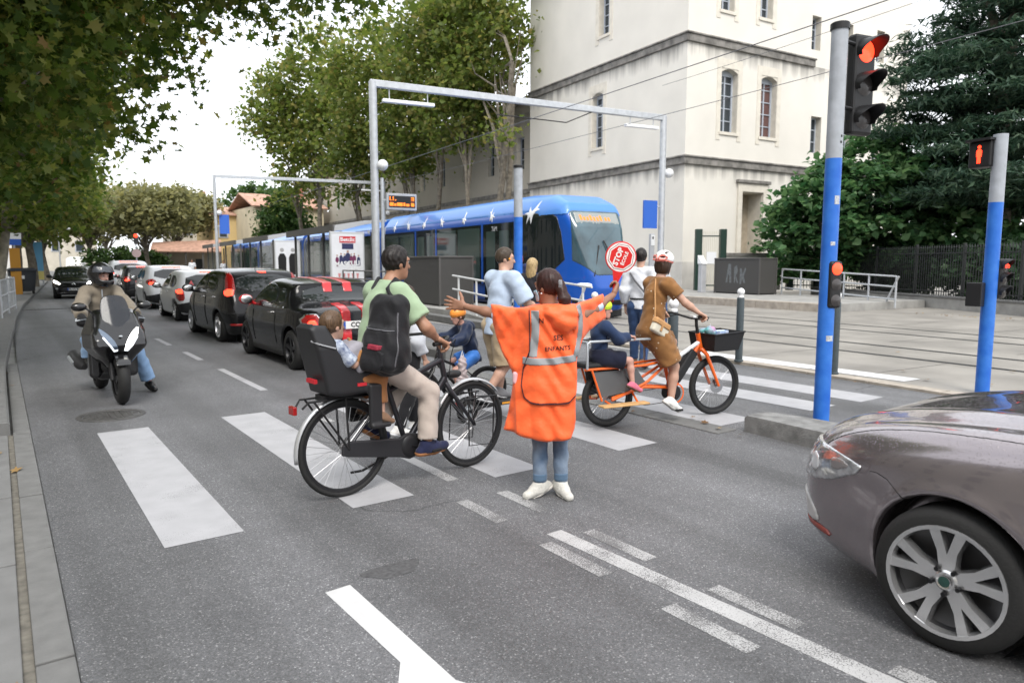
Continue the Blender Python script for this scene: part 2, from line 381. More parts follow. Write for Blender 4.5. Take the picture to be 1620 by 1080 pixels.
M_CONC = mat('concrete', (.30,.295,.28), .85, var=.22, vscale=2.2, bump=.12, bscale=90, detail=9)
M_KERB = mat('kerb_concrete', (.145,.145,.141), .85, var=.14, vscale=9, bump=.15, bscale=80, detail=9)
M_SLAB = mat('slab_concrete', (.155,.155,.152), .85, var=.12, vscale=6, bump=.1, bscale=120, detail=9)
M_BEIGE = mat('beige_stone', (.36,.32,.27), .8, var=.2, vscale=5, bump=.1, bscale=60)
M_PLAZA = mat('plaza_concrete', (.24,.226,.203), .75, var=.24, vscale=.8, bump=.08, bscale=120, detail=10)
M_DARKKERB = mat('granite_kerb', (.19,.19,.185), .8, var=.3, vscale=9, bump=.3, bscale=60, detail=8)

g_ = MB().box2((-700,-500,-.4), (900,1200,-.035)).build('ground', M_CONC, smooth=False); tag(g_, kind='structure')
# the road sheet
ys = [-25,0,14,17,20,25,29,33,39,45,55,66,78,110,150,220,300]
V = []; F = []
for y in ys: V += [(.17+roff(y), y, 0), (10.0+roff(y), y, 0)]
for i in range(len(ys)-1): F.append((2*i, 2*i+1, 2*i+3, 2*i+2))
me = bpy.data.meshes.new('road'); me.from_pydata(V, [], F); road = link('road', me, M_ASPH); tag(road, kind='structure')
def sheet(name, pts, m, parent=None, z=.0018, smooth=False):
    me = bpy.data.meshes.new(name); me.from_pydata([(p[0], p[1], z) for p in pts], [], [tuple(range(len(pts)))]); return link(name, me, m, parent)
# crossing stripes on the carriageway
for x0, x1, y0, y1 in ((.705,1.167,4.53,8.08),(1.903,2.38,4.52,8.13),(3.11,3.57,4.53,8.13),(4.48,4.98,4.53,8.13),
                       (6.05,6.62,4.62,8.1),(7.52,8.05,4.5,8.1),(8.5,9.05,4.43,8.1)):
    sheet('crossing_stripe', [(x0,y0),(x1,y0),(x1,y1),(x0,y1)], M_PAINT, road)
# centre line and its side dashes
def seg(y0, y1, x0, x1, m, name='lane_line', w=.12):
    d = Vector((x1-x0, y1-y0)).normalized(); n = Vector((d.y, -d.x))*w/2
    sheet(name, [(x0-n.x,y0-n.y),(x0+n.x,y0+n.y),(x1+n.x,y1+n.y),(x1-n.x,y1-n.y)], m, road)
seg(-2.0, 3.36, 2.93, 2.76, M_WORN, w=.12)
for y0, y1 in ((4.66,5.5),(7.2,7.75),(9.55,11.9),(13.2,14.6),(16.0,17.6),(19.2,21.0)): seg(y0, y1, 2.80, 2.81, M_PAINT if y0 > 9 else M_WORN, w=.1)
for k in range(9):
    y = 23+4.2*k; seg(y, y+2, 2.81+roff(y), 2.81+roff(y+2), M_PAINT, w=.1)
for y0, y1 in ((3.70,4.21),(2.71,3.25),(1.77,2.27),(.85,1.34),(-.1,.4)):
    for s in (-1, 1): seg(y0, y1, 2.775+s*.175, 2.775+s*.175, M_VWORN, 'lane_dash', w=.1)
# white arrow painted in the near lane
sheet('lane_arrow', [(1.27,3.41),(1.41,3.42),(1.415,2.35),(1.55,2.1),(1.36,1.4),(1.06,2.3),(1.215,2.47),(1.29,2.6)], M_FRESH, road)
# dark patch and manhole
sheet('tar_patch', [(1.68+.16*math.cos(a)*(1+.3*math.sin(3*a)), 3.45+.11*math.sin(a)*(1+.25*math.cos(2*a))) for a in np.linspace(0, 6.28, 18)[:-1]], mat('tar', (.075,.075,.077), .7, var=.35, vscale=40), road)
mh = empty('manhole_cover', (.93,8.95,.0), 0, 'round ribbed iron manhole cover in front of the motor scooter', 'manhole cover')
mi = mat('cast_iron', (.085,.083,.08), .55, metal=.3, var=.3, vscale=20)
MB().lathe([(0,.006),(.27,.006),(.275,.002)], 40).build('lid', mi, mh)
MB().lathe([(.285,.003),(.29,.009),(.34,.009),(.345,.003)], 40).build('ring', mi, mh)
for i in range(-4,5):
    for j in range(-4,5):
        if i*i+j*j < 17: MB().box2((i*.06-.022,j*.06-.022,.006),(i*.06+.022,j*.06+.022,.0105)).build('stud', mi, mh, smooth=False)
# near-left pavement: flush gutter stones, then slabs, raised kerb further on
lp = MB().box2((-9,-25,-.03),(.02,8.45,.008)).build('pavement', mat('joint_sand', (.13,.12,.10), .9, var=.3, vscale=20), smooth=False); tag(lp, kind='structure')
for k, (y0, y1) in enumerate([(-2.2,-1.1),(-1.1,.0),(.0,1.1),(1.1,2.25),(2.25,3.45),(3.45,4.9),(4.9,6.1),(6.1,7.2),(7.2,8.42),(8.42,9.6),(9.6,10.8),(10.8,12),(12,13.2),(13.2,14.4)]):
    w = .018
    MB().box2((w+.003,y0+.008,-.02),(.165,y1-.008,.018+.004*(k%2))).build('kerb_stone', M_KERB, lp, smooth=False, bevel=.006)
for k, (y0, y1) in enumerate([(-1.2,.3),(.3,1.8),(1.8,3.3),(3.3,4.7),(4.7,6.1),(6.1,7.3),(7.3,8.4)]):
    for j, (x0, x1) in enumerate([(-.62,-.018),(-1.3,-.63),(-2.1,-1.31)]):
        MB().box2((x0+.005,y0+.006+.3*(j%2),-.02),(x1-.005,y1-.006+.3*(j%2),.026+.003*((k+j)%3))).build('paving_slab', M_SLAB, lp, smooth=False, bevel=.005)
ys2 = [8.45,14,20,25,29,33,39,45,55,66,78,110,150,220]
V = []; F = []
for y in ys2: V += [(-.19+roff(y), y, .125), (-12+roff(y), y, .125)]
for i in range(len(ys2)-1): F.append((2*i+2, 2*i+3, 2*i+1, 2*i))
me = bpy.data.meshes.new('raised_pavement'); me.from_pydata(V, [], F); rpv = link('raised_pavement', me, M_SLAB); tag(rpv, kind='structure')
y = 8.45
while y < 75:
    L_ = 1.0 if y < 45 else 3.0; a = roff(y); b = roff(y+L_)
    m_ = MB(); x0 = -.03 if y < 14.3 else .165
    V = []
    for yy, o_ in ((y+.005, a), (y+L_-.005, b)):
        xl = min(max((yy-13)/8, 0), 1)*.165-.0
        V += [(-.19+o_, yy, -.02), (xl+o_, yy, -.02), (xl+o_, yy, .115), (xl-.02+o_, yy, .132), (-.19+o_, yy, .132)]
    m_.add(V, [(4,3,2,1,0),(5,6,7,8,9)]+[(i,(i+1)%5,5+(i+1)%5,5+i) for i in range(5)])
    m_.build('kerb_stone', M_KERB, rpv, smooth=False); y += L_
# plaza beyond the service lane, with rails let into it
V = []; F = []
pl = [TF(9.55,s,.03) for s in (-30,17)] + [TF(120,17,.03), TF(120,-30,.03)]
pz = MB(); 
pz.add([TF(9.62,-40,.03),TF(140,-40,.03),TF(140,260,.03),TF(9.62,260,.03),TF(9.62,-40,-.03),TF(9.62,260,-.03)], [(0,1,2,3),(0,3,5,4)])
plaza = pz.build('plaza', M_PLAZA, smooth=False); tag(plaza, kind='structure')
for k in range(22):                                     # flush beige border stones
    s0 = -6+1.0*k+.0; V = [TF(n_,s_,z_) for z_ in (-.02,.034) for n_,s_ in ((9.36,s0+.008),(9.61,s0+.008),(9.61,s0+.992),(9.36,s0+.992))]
    MB().add(V, [(3,2,1,0),(4,5,6,7),(0,1,5,4),(1,2,6,5),(2,3,7,6),(3,0,4,7)]).build('border_stone', M_BEIGE, plaza, smooth=False)
sheet('tactile_strip', [(10.28,4.76),(10.7,4.72),(10.76,8.9),(10.34,8.9)], paint('tactile_white', .28, (.7,.7,.7), 90), plaza, z=.036)
M_RAIL = mat('rail_steel', (.10,.10,.105), .35, metal=.8); M_GROOVE = mat('rail_groove', (.03,.03,.03), .9)
for c_, lab in ((12.96,'nearer pair of dark tram rails set flush in the plaza'), (16.97,'farther pair of dark tram rails set flush in the plaza')):
    t = empty('tram_track', (0,0,0), 0, lab, 'tram track')
    for n_ in (c_-.69, c_+.69):
        for w0, w1, m_, nm, z_ in ((-.075,.015,M_RAIL,'rail',.034),(.015,.06,M_GROOVE,'groove',.033),(.06,.08,M_RAIL,'guard_rail',.034)):
            MB().add([TF(n_+w0,-12,z_),TF(n_+w1,-12,z_),TF(n_+w1,150,z_),TF(n_+w0,150,z_)], [(0,1,2,3)]).build(nm, m_, t, smooth=False)
# slab joints in the plaza surface
for k in range(16):
    s0 = -8+2.4*k
    for n_ in (9.62, 10.94, 14.42, 18.4):
        w = {9.62:1.26,10.94:1.2,14.42:1.68,18.4:2.5}[n_]
        MB().add([TF(n_+.02,s0,.0325),TF(n_+w,s0,.0325),TF(n_+w,s0+.012,.0325),TF(n_+.02,s0+.012,.0325)], [(0,1,2,3)]).build('joint', M_GROOVE, plaza, smooth=False)

# refuge islands beside the queue lane
def island(name, pts, h, m, mtop, rnd=.1):
    pts = smooth_poly(pts, 2); n = len(pts); c = np.mean(pts, 0); V = []; F = []
    ins = [p+(c-p)/np.linalg.norm(c-p)*.03 for p in pts]
    for ring, z in ((pts,-.02),(pts,h-.025),(ins,h)): V += [(p[0],p[1],z) for p in ring]
    for r_ in range(2):
        for i in range(n): F.append((r_*n+i, r_*n+(i+1)%n, (r_+1)*n+(i+1)%n, (r_+1)*n+i))
    F.append(tuple(2*n+i for i in range(n)))
    return MB().add(V, F).build(name, m, smooth=30)
k1 = island('traffic_island', [(5.93,4.3),(5.98,-9),(6.5,-9),(6.5,3.2),(6.42,4.3),(6.2,4.36)], .17, M_DARKKERB, M_DARKKERB); tag(k1, 'rounded grey granite kerb island in front of the tall traffic light', 'kerb island')
# flush gutter strip through the crossing gap
for k in range(6): MB().box2((5.72,4.4+k*1.05+.006,-.02),(6.02,4.4+(k+1)*1.05-.006,.012)).build('gutter_stone', M_KERB, road, smooth=False, bevel=.006)
k2 = empty('kerb_divider', (0,0,0), 0, 'long low stone kerb dividing the queue lane from the service lane', 'kerb')
y = 10.7
while y < 60:
    L_ = 1.2 if y < 34 else 4; o1, o2 = roff(y), roff(y+L_); x0 = 6.0 if y > 11 else 6.08
    V = []
    for yy, o_ in ((y+.006,o1),(y+L_-.006,o2)): V += [(6.3+o_,yy,-.02),(6.8+o_,yy,-.02),(6.8+o_,yy,.15),(6.77+o_,yy,.17),(6.34+o_,yy,.17),(6.3+o_,yy,.14)]
    MB().add(V, [(5,4,3,2,1,0),(6,7,8,9,10,11)]+[(i,(i+1)%6,6+(i+1)%6,6+i) for i in range(6)]).build('kerb_stone', M_KERB, k2, smooth=False); y += L_

# near tram platform (between the service lane and the rails)
def tbox(m_, n0, n1, s0, s1, z0, z1):
    V = [TF(n,s,z) for z in (z0,z1) for n,s in ((n0,s0),(n1,s0),(n1,s1),(n0,s1))]
    return m_.add(V, [(3,2,1,0),(4,5,6,7),(0,1,5,4),(1,2,6,5),(2,3,7,6),(3,0,4,7)])
pf = tbox(MB(), 9.0, 11.45, 18.9, 95, -.02, .30).build('tram_platform', M_CONC, smooth=False); tag(pf, kind='structure')
ramp = MB().add([TF(9.2,15.4,.03),TF(11.4,15.4,.03),TF(11.4,18.9,.30),TF(9.2,18.9,.30),TF(9.2,18.9,-.02),TF(11.4,18.9,-.02)], [(0,1,2,3),(0,3,4),(1,5,2)]).build('platform_ramp', M_CONC, smooth=False); tag(ramp, kind='structure')
for k in range(40):
    s0 = 15.6+1.5*k; tbox(MB(), 8.62, 8.99, s0+.006, s0+1.494, -.02, .155).build('step_stone', M_KERB, pf, smooth=False, bevel=.01)
pf2 = MB(); tbox(pf2, 21.6, 27.0, 15.2, 95, .0, .30); pf2 = pf2.build('far_platform', M_CONC, smooth=False); tag(pf2, kind='structure')
for k in range(30):
    s0 = 15.2+1.5*k; tbox(MB(), 21.2, 21.59, s0+.006, s0+1.494, .0, .31).build('edge_stone', M_BEIGE, pf2, smooth=False, bevel=.01)

# ---------------------------------------------------------------- cream building
def render_mat(name, col, bands, stain=.75):
    """lime render, grey run-off streaks hanging below the string courses at heights bands"""
    m = bpy.data.materials.new(name); m.use_nodes = True; N = m.node_tree.nodes; L = m.node_tree.links; b = N['Principled BSDF']
    t = N.new('ShaderNodeTexCoord'); n = N.new('ShaderNodeTexNoise'); n.inputs['Scale'].default_value = .5; n.inputs['Detail'].default_value = 8; L.new(t.outputs['Object'], n.inputs['Vector'])
    r = N.new('ShaderNodeValToRGB'); r.color_ramp.elements[0].position = .3; r.color_ramp.elements[1].position = .7
    r.color_ramp.elements[0].color = (*[c*.9 for c in col],1); r.color_ramp.elements[1].color = (*col,1); L.new(n.outputs['Fac'], r.inputs['Fac'])
    mp_ = N.new('ShaderNodeMapping'); mp_.inputs['Scale'].default_value = (2.2,2.2,.12); L.new(t.outputs['Object'], mp_.inputs['Vector'])
    n2 = N.new('ShaderNodeTexNoise'); n2.inputs['Scale'].default_value = 1.; n2.inputs['Detail'].default_value = 5; L.new(mp_.outputs[0], n2.inputs['Vector'])
    sx = N.new('ShaderNodeSeparateXYZ'); L.new(t.outputs['Object'], sx.inputs[0]); acc = None
    for z0 in bands:
        mr = N.new('ShaderNodeMapRange'); mr.inputs[1].default_value = z0-1.7; mr.inputs[2].default_value = z0; mr.clamp = True; L.new(sx.outputs[2], mr.inputs[0])
        lt = N.new('ShaderNodeMath'); lt.operation = 'LESS_THAN'; lt.inputs[1].default_value = z0+.02; L.new(sx.outputs[2], lt.inputs[0])
        mu = N.new('ShaderNodeMath'); mu.operation = 'MULTIPLY'; L.new(mr.outputs[0], mu.inputs[0]); L.new(lt.outputs[0], mu.inputs[1])
        if acc is None: acc = mu
        else:
            ad = N.new('ShaderNodeMath'); ad.operation = 'MAXIMUM'; L.new(acc.outputs[0], ad.inputs[0]); L.new(mu.outputs[0], ad.inputs[1]); acc = ad
    m2 = N.new('ShaderNodeMath'); m2.operation = 'MULTIPLY'; L.new(acc.outputs[0], m2.inputs[0]); L.new(n2.outputs['Fac'], m2.inputs[1])
    r2 = N.new('ShaderNodeValToRGB'); r2.color_ramp.elements[0].position = .25; r2.color_ramp.elements[1].position = .52; r2.color_ramp.elements[1].color = (stain,)*3+(1,); r2.color_ramp.elements[0].color = (0,0,0,1); L.new(m2.outputs[0], r2.inputs['Fac'])
    a = N.new('ShaderNodeMix'); a.data_type = 'RGBA'; L.new(r2.outputs[0], a.inputs[0]); L.new(r.outputs[0], a.inputs[6]); a.inputs[7].default_value = (.2,.19,.175,1)
    L.new(a.outputs[2], b.inputs['Base Color']); b.inputs['Roughness'].default_value = .9
    n3 = N.new('ShaderNodeTexNoise'); n3.inputs['Scale'].default_value = 14; n3.inputs['Detail'].default_value = 6; L.new(t.outputs['Object'], n3.inputs['Vector'])
    bu = N.new('ShaderNodeBump'); bu.inputs['Strength'].default_value = .12; bu.inputs['Distance'].default_value = .02; L.new(n3.outputs['Fac'], bu.inputs['Height']); L.new(bu.outputs[0], b.inputs['Normal'])
    return m
M_WALL = render_mat('cream_render', (.74,.71,.645), (7.0,13.1)); M_WALLP = mat('pale_plinth', (.56,.54,.50), .9, var=.12, vscale=1.5, detail=8)
M_STONE = mat('weathered_stone', (.20,.19,.175), .9, var=.45, vscale=2.5, bump=.3, bscale=12, detail=9)
M_REVEAL = mat('reveal_plaster', (.62,.58,.50), .9, var=.1); M_SURR = mat('surround_stone', (.66,.62,.54), .9, var=.08)
M_GLASS = mat('window_glass', (.035,.045,.055), .08, spec=.8); M_WFRAME = mat('window_frame_grey', (.42,.46,.52), .5)
M_REDCURT = mat('red_curtain', (.13,.07,.065), .15)
bld = empty('cream_building', TF(27,28.15,0), -TA, 'large cream rendered building with dark string courses behind the tram', 'building')
# local frame of the building: x = n outward right, y = s along the rails; west face x=0, south face y=0
def wall_open(u0, u1, z0, z1, ops, depth, place):
    """wall panel with rectangular openings; place(u,z,d) -> xyz, d into the wall"""
    us = sorted({u0,u1,*[a for o in ops for a in o[:2]]}); zs = sorted({z0,z1,*[a for o in ops for a in o[2:4]]}); m_ = MB()
    for i in range(len(us)-1):
        for j in range(len(zs)-1):
            cu, cz = (us[i]+us[i+1])/2, (zs[j]+zs[j+1])/2
            if any(o[0] < cu < o[1] and o[2] < cz < o[3] for o in ops): continue
            m_.add([place(us[i],zs[j],0),place(us[i+1],zs[j],0),place(us[i+1],zs[j+1],0),place(us[i],zs[j+1],0)], [(0,1,2,3)])
    return m_
def window(parent, o, place, depth=.42, arch=True, bars=3, glass=None, sill=True, half=False):
    a, b, z0, z1 = o[:4]; w = b-a; rise = .16*w if arch else 0
    w_ = empty('window', (0,0,0)); w_.parent = parent
    m_ = MB()                                                          # reveal
    m_.add([place(a,z0,0),place(a,z1,0),place(a,z1,depth),place(a,z0,depth)], [(0,1,2,3)]); m_.add([place(b,z0,0),place(b,z1,0),place(b,z1,depth),place(b,z0,depth)], [(0,1,2,3)])
    m_.add([place(a,z0,0),place(b,z0,0),place(b,z0,depth),place(a,z0,depth)], [(0,1,2,3)])
    K = 8
    for i in range(K):                                                 # segmental head
        t0, t1 = i/K, (i+1)/K; h0, h1 = z1-rise*(2*t0-1)**2, z1-rise*(2*t1-1)**2
        m_.add([place(a+w*t0,h0,0),place(a+w*t1,h1,0),place(a+w*t1,h1,depth),place(a+w*t0,h0,depth)], [(0,1,2,3)])
        if arch: m_.add([place(a+w*t0,h0,0),place(a+w*t1,h1,0),place(a+w*t1,z1,0),place(a+w*t0,z1,0)], [(0,1,2,3)])
    m_.build('reveal', M_REVEAL, w_, smooth=False)
    m_ = MB(); m_.add([place(a,z0,depth),place(b,z0,depth),place(b,z1,depth),place(a,z1,depth)], [(0,1,2,3)]); m_.build('pane', glass or M_GLASS, w_, smooth=False)
    def bx(u0,u1,za,zb,d0,d1,nm,mm):
        V = [place(u,z,d) for d in (d0,d1) for u,z in ((u0,za),(u1,za),(u1,zb),(u0,zb))]
        MB().add(V, [(3,2,1,0),(4,5,6,7),(0,1,5,4),(1,2,6,5),(2,3,7,6),(3,0,4,7)]).build(nm, mm, w_, smooth=False)
    f = .07*w+.02
    for u0,u1,za,zb in ((a,a+f,z0,z1),(b-f,b,z0,z1),(a+f,b-f,z0,z0+f),(a+f,b-f,z1-f-rise,z1)): bx(u0,u1,za,zb,depth-.06,depth-.004,'frame',M_WFRAME)
    mid = (a+b)/2; bx(mid-.04,mid+.04,z0+f,z1-f,depth-.055,depth-.005,'mullion',M_WFRAME)
    for i in range(1,bars+1):
        z = z0+(z1-z0)*i/(bars+1); bx(a+f,b-f,z-.025,z+.025,depth-.05,depth-.006,'glazing_bar',M_WFRAME)
    if sill: bx(a-.12,b+.12,z0-.16,z0,-.07,.1,'sill',M_STONE if o[4:5] == ('dark',) else M_SURR)
    return w_
def surround(parent, o, place, g=.32):
    a,b,z0,z1 = o[:4]; m_ = MB()
    for u0,u1,za,zb in ((a-g,a-.02,z0-.45,z1+.5),(b+.02,b+g,z0-.45,z1+.5),(a-.02,b+.02,z1+.02,z1+.5)):
        V = [place(u,z,d) for d in (-.025,.0) for u,z in ((u0,za),(u1,za),(u1,zb),(u0,zb))]
        m_.add(V, [(3,2,1,0),(0,1,5,4),(1,2,6,5),(2,3,7,6),(3,0,4,7)])
    m_.build('surround', M_SURR, parent, smooth=False)
West = lambda u, z, d: (d, u, z)            # facing the tracks
South = lambda u, z, d: (u, d, z)
ow = [(7.05,8.15,8.7,11.95),(6.55,7.55,15.2,18.3)]
os_ = [(2.5,3.75,8.74,12.05),(5.6,6.9,8.74,12.05),(2.3,3.3,15.0,18.2),(5.3,6.3,15.1,18.2),(4.33,5.98,.3,5.6),
       (9.7,10.5,14.05,15.95),(12.7,13.5,14.1,16.0),(15.9,16.7,14.2,16.1),(9.96,10.9,8.2,10.3),(12.9,13.8,8.2,10.3),(16,16.9,8.2,10.3)]
wall_open(0, 15.4, 0, 20.5, ow, .42, West).build('west_wall', M_WALL, bld, smooth=False)
wall_open(0, 19.4, 0, 20.5, os_, .42, South).build('south_wall', M_WALL, bld, smooth=False)
MB().add([(19.4,0,0),(19.4,15.4,0),(19.4,15.4,20.5),(19.4,0,20.5)],[(0,1,2,3)]).add([(0,15.4,0),(19.4,15.4,0),(19.4,15.4,20.5),(0,15.4,20.5)],[(0,1,2,3)]).build('rear_wall', M_WALL, bld, smooth=False)
MB().box2((-.6,-.6,20.5),(20,16,20.75)).build('eaves', M_STONE, bld, smooth=False)
M_TILE = mat('clay_tile', (.36,.19,.12), .85, var=.3, vscale=6, bump=.4, bscale=25)
MB().add([(-.6,-.6,20.76),(20,-.6,20.76),(20,16,20.76),(-.6,16,20.76),(9.7,7.7,24)],[(0,1,4),(1,2,4),(2,3,4),(3,0,4)]).build('roof', M_TILE, bld, smooth=False)
for o in ow: window(bld, o, West, bars=4); surround(bld, o, West)
for i, o in enumerate(os_):
    if i == 4: continue
    window(bld, o, South, arch=i < 4, bars=4 if i < 4 else 2, glass=M_REDCURT if i == 1 else None, sill=i < 4)
    if i < 4: surround(bld, o, South)
# portal
pt = empty('portal'); pt.parent = bld
MB().add([South(4.33,.3,0),South(4.33,5.6,0),South(4.33,5.6,1),South(4.33,.3,1)],[(0,1,2,3)]).add([South(5.98,.3,0),South(5.98,5.6,0),South(5.98,5.6,1),South(5.98,.3,1)],[(0,1,2,3)]).add([South(4.33,5.6,0),South(5.98,5.6,0),South(5.98,5.6,1),South(4.33,5.6,1)],[(0,1,2,3)]).build('jamb', M_REVEAL, pt, smooth=False)
MB().box2((4.33,.96,.3),(5.98,1.04,5.6)).build('door', mat('door_wood', (.42,.36,.28), .7, var=.15, vscale=4), pt, smooth=False)
for a,b,z0,z1 in ((3.98,4.3,.3,6.1),(6.0,6.35,.3,6.1),(4.3,6.0,5.63,6.1)): MB().box2((a,-.12,z0),(b,-.003,z1)).build('surround', M_SURR, pt, smooth=False, bevel=.02)
MB().box2((3.85,-.22,6.1),(6.5,-.003,6.28)).build('cornice', M_STONE, pt, smooth=False, bevel=.03)
for z0, z1, xe in ((6.86,7.22,19.4),(13.05,13.42,10.0)):
    MB().box2((-.13,-.13,z0),(-.003,15.45,z1)).box2((-.003,-.13,z0),(xe,-.003,z1)).build('string_course', M_STONE, bld, smooth=False, bevel=.03)
    MB().box2((-.2,-.2,z1),(-.003,15.5,z1+.1)).box2((-.003,-.2,z1),(xe+.04,-.003,z1+.1)).build('string_cap', M_STONE, bld, smooth=False, bevel=.03)
MB().box2((-.04,-.04,0),(-.003,15.4,1.75)).box2((-.003,-.04,0),(3.9,-.003,1.75)).build('plinth', M_WALLP, bld, smooth=False)
# long lower range behind the plane trees
rng_ = empty('long_building', TF(27.9,43.6,0), -TA, 'long shaded beige building with tall narrow windows behind the plane trees', 'building')
M_WALL2 = render_mat('beige_render', (.50,.46,.39), (6.9,12.6), .5)
ol = []
for k in range(14): ol += [(2.2+4.6*k,3.3+4.6*k,3.4,6.0),(2.2+4.6*k,3.3+4.6*k,8.6,11.0)]
wall_open(0, 68, 0, 13.3, ol, .4, West).build('wall', M_WALL2, rng_, smooth=False)
for o in ol: 
    if o[0] < 48: window(rng_, o, West, arch=False, bars=2, sill=False)
MB().box2((-.12,-.1,6.8),(-.003,68,7.1)).build('string_course', M_STONE, rng_, smooth=False)
MB().box2((-.5,-.1,13.3),(0.3,68,13.6)).build('eaves', M_STONE, rng_, smooth=False)
MB().add([(-.5,-.1,13.6),(-.5,68,13.6),(8,68,17),(8,-.1,17)],[(0,1,2,3)]).build('roof', M_TILE, rng_, smooth=False)
# ---------------------------------------------------------------- gates, fence, low walls on the right
M_DGREEN = mat('dark_green_paint', (.012,.035,.025), .4); M_IRON = mat('black_iron', (.02,.022,.022), .5)
M_PAPER = mat('paper', (.75,.76,.78), .7); M_SIGNBLUE = mat('sign_blue', (.03,.12,.50), .45)
def gate(n0, s0, n1, s1, h, lab, bars):
    a, b = Vector(TF(n0,s0,.3)), Vector(TF(n1,s1,.3)); d = b-a; L_ = d.length; rz = math.atan2(d.y, d.x)
    g = empty('gate', a, rz, lab, 'gate')
    for x in (0, L_): MB().box2((x-.16,-.16,0),(x+.16,.16,h)).build('post', M_DGREEN, g, smooth=False, bevel=.02)
    for z in (.25, h-.35): MB().box2((.17,-.02,z-.03),(L_-.17,.02,z+.03)).build('rail', M_DGREEN, g, smooth=False)
    bm_ = MB().box2((-.012,-.012,.1),(.012,.012,h-.1)).mesh('bar')
    for k in range(bars): link('bar', bm_, M_BARW if bars > 8 else M_DGREEN, g, (.25+(L_-.5)*k/(bars-1),0,0))
    return g
M_BARW = mat('pale_gate_bar', (.62,.6,.5), .6)
gt = gate(26.6,26.6,27.7,26.0,3.1,'narrow gate with dark green posts beside the building corner',9)
MB().box2((.42,-.06,1.35),(.92,-.03,1.95)).build('notice', M_PAPER, gt, smooth=False)
gate(30.9,24.4,32.0,23.7,3.0,'dark green gate posts standing at the foot of the leafy shrub',6)
lw = empty('low_wall', TF(27.75,26.05,.3), -TA-.35, 'cream low wall with dark coping and blue plate beside the narrow gate', 'wall')
MB().box2((.1,-.15,0),(3.2,.15,1.75)).build('wall', M_WALLP, lw, smooth=False); MB().box2((.05,-.22,1.75),(3.25,.22,1.9)).build('coping', M_STONE, lw, smooth=False)
MB().box2((1.8,-.18,1.05),(2.35,-.155,1.5)).build('plate', M_SIGNBLUE, lw, smooth=False)
fa, fb = Vector(TF(31.0,23.0,0)), Vector(TF(21.6,3.5,0)); fd = fb-fa; FL = fd.length; frz = math.atan2(fd.y, fd.x)
fw_ = empty('boundary_wall', fa, frz, 'low concrete boundary wall under the iron fence on the right', 'wall')
MB().box2((0,-.16,0),(FL,.16,.42)).build('wall', M_CONC, fw_, smooth=False); MB().box2((0,-.2,.42),(FL,.2,.5)).build('coping', M_KERB, fw_, smooth=False, bevel=.02)
fe = empty('iron_fence', fa+Vector((0,0,.5)), frz, 'black iron railing fence on the low wall behind the right-hand signal', 'fence')
bmesh_ = MB().box2((-.011,-.011,0),(.011,.011,1.75)).add([(-.02,-.02,1.75),(.02,-.02,1.75),(.02,.02,1.75),(-.02,.02,1.75),(0,0,1.87)],[(0,1,4),(1,2,4),(2,3,4),(3,0,4)]).mesh('bar')
k = 0; x = .1
while x < FL:
    link('bar', bmesh_, M_IRON, fe, (x,0,0)); x += .13
for z in (.15,1.55): MB().box2((0,-.02,z-.02),(FL,.02,z+.02)).build('rail', M_IRON, fe, smooth=False)
x = 0
while x < FL: MB().box2((x-.04,-.04,0),(x+.04,.04,1.9)).build('post', M_IRON, fe, smooth=False); x += 2.6
# ================================================================ TREES
def leaf_mat(name, cols, trans=.35, rough=.5):
    m = bpy.data.materials.new(name); m.use_nodes = True; N = m.node_tree.nodes; L = m.node_tree.links; b = N['Principled BSDF']
    g = N.new('ShaderNodeNewGeometry'); r = N.new('ShaderNodeValToRGB'); e = r.color_ramp.elements
    while len(e) < len(cols): e.new(.5)
    for i, (p, c) in enumerate(cols): e[i].position = p; e[i].color = (*c, 1)
    L.new(g.outputs['Random Per Island'], r.inputs['Fac']); L.new(r.outputs[0], b.inputs['Base Color'])
    b.inputs['Roughness'].default_value = rough; b.inputs['Specular IOR Level'].default_value = .3
    t = N.new('ShaderNodeBsdfTranslucent'); hs = N.new('ShaderNodeHueSaturation'); hs.inputs['Value'].default_value = 1.5; hs.inputs['Saturation'].default_value = 1.1
    L.new(r.outputs[0], hs.inputs['Color']); L.new(hs.outputs[0], t.inputs['Color'])
    mx_ = N.new('ShaderNodeMixShader'); mx_.inputs[0].default_value = trans; L.new(b.outputs[0], mx_.inputs[1]); L.new(t.outputs[0], mx_.inputs[2])
    L.new(mx_.outputs[0], N['Material Output'].inputs['Surface']); return m
M_PLANE = leaf_mat('plane_leaf', [(0,(.045,.085,.016)),(.3,(.075,.12,.022)),(.65,(.125,.165,.036)),(.95,(.22,.24,.06)),(1,(.20,.12,.045))], .55)
M_PLANE2 = leaf_mat('plane_leaf_light', [(0,(.085,.125,.03)),(.4,(.125,.165,.04)),(.8,(.175,.20,.055)),(1,(.26,.23,.075))], .55)
M_OLIVE = leaf_mat('far_leaf', [(0,(.16,.165,.085)),(.5,(.22,.22,.105)),(1,(.32,.30,.13))], .4)
M_CEDAR = leaf_mat('cedar_needle', [(0,(.022,.05,.032)),(.6,(.04,.078,.048)),(1,(.075,.12,.068))], .25)
M_SHRUB = leaf_mat('shrub_leaf', [(0,(.04,.105,.042)),(.5,(.075,.16,.062)),(1,(.14,.23,.095))], .42)
M_SHRUB2 = leaf_mat('dark_shrub_leaf', [(0,(.02,.05,.022)),(1,(.05,.095,.04))], .25)
M_GREEN = leaf_mat('hedge_leaf', [(0,(.03,.07,.02)),(1,(.07,.12,.03))], .3)
M_BARK = mat('plane_bark', (.16,.14,.11), .9, var=.45, vscale=5, bump=.5, bscale=14, detail=6)
M_BARKP = mat('pale_bark', (.30,.27,.21), .9, col2=(.13,.12,.09), var=.4, vscale=4, bump=.4, bscale=14, detail=5)
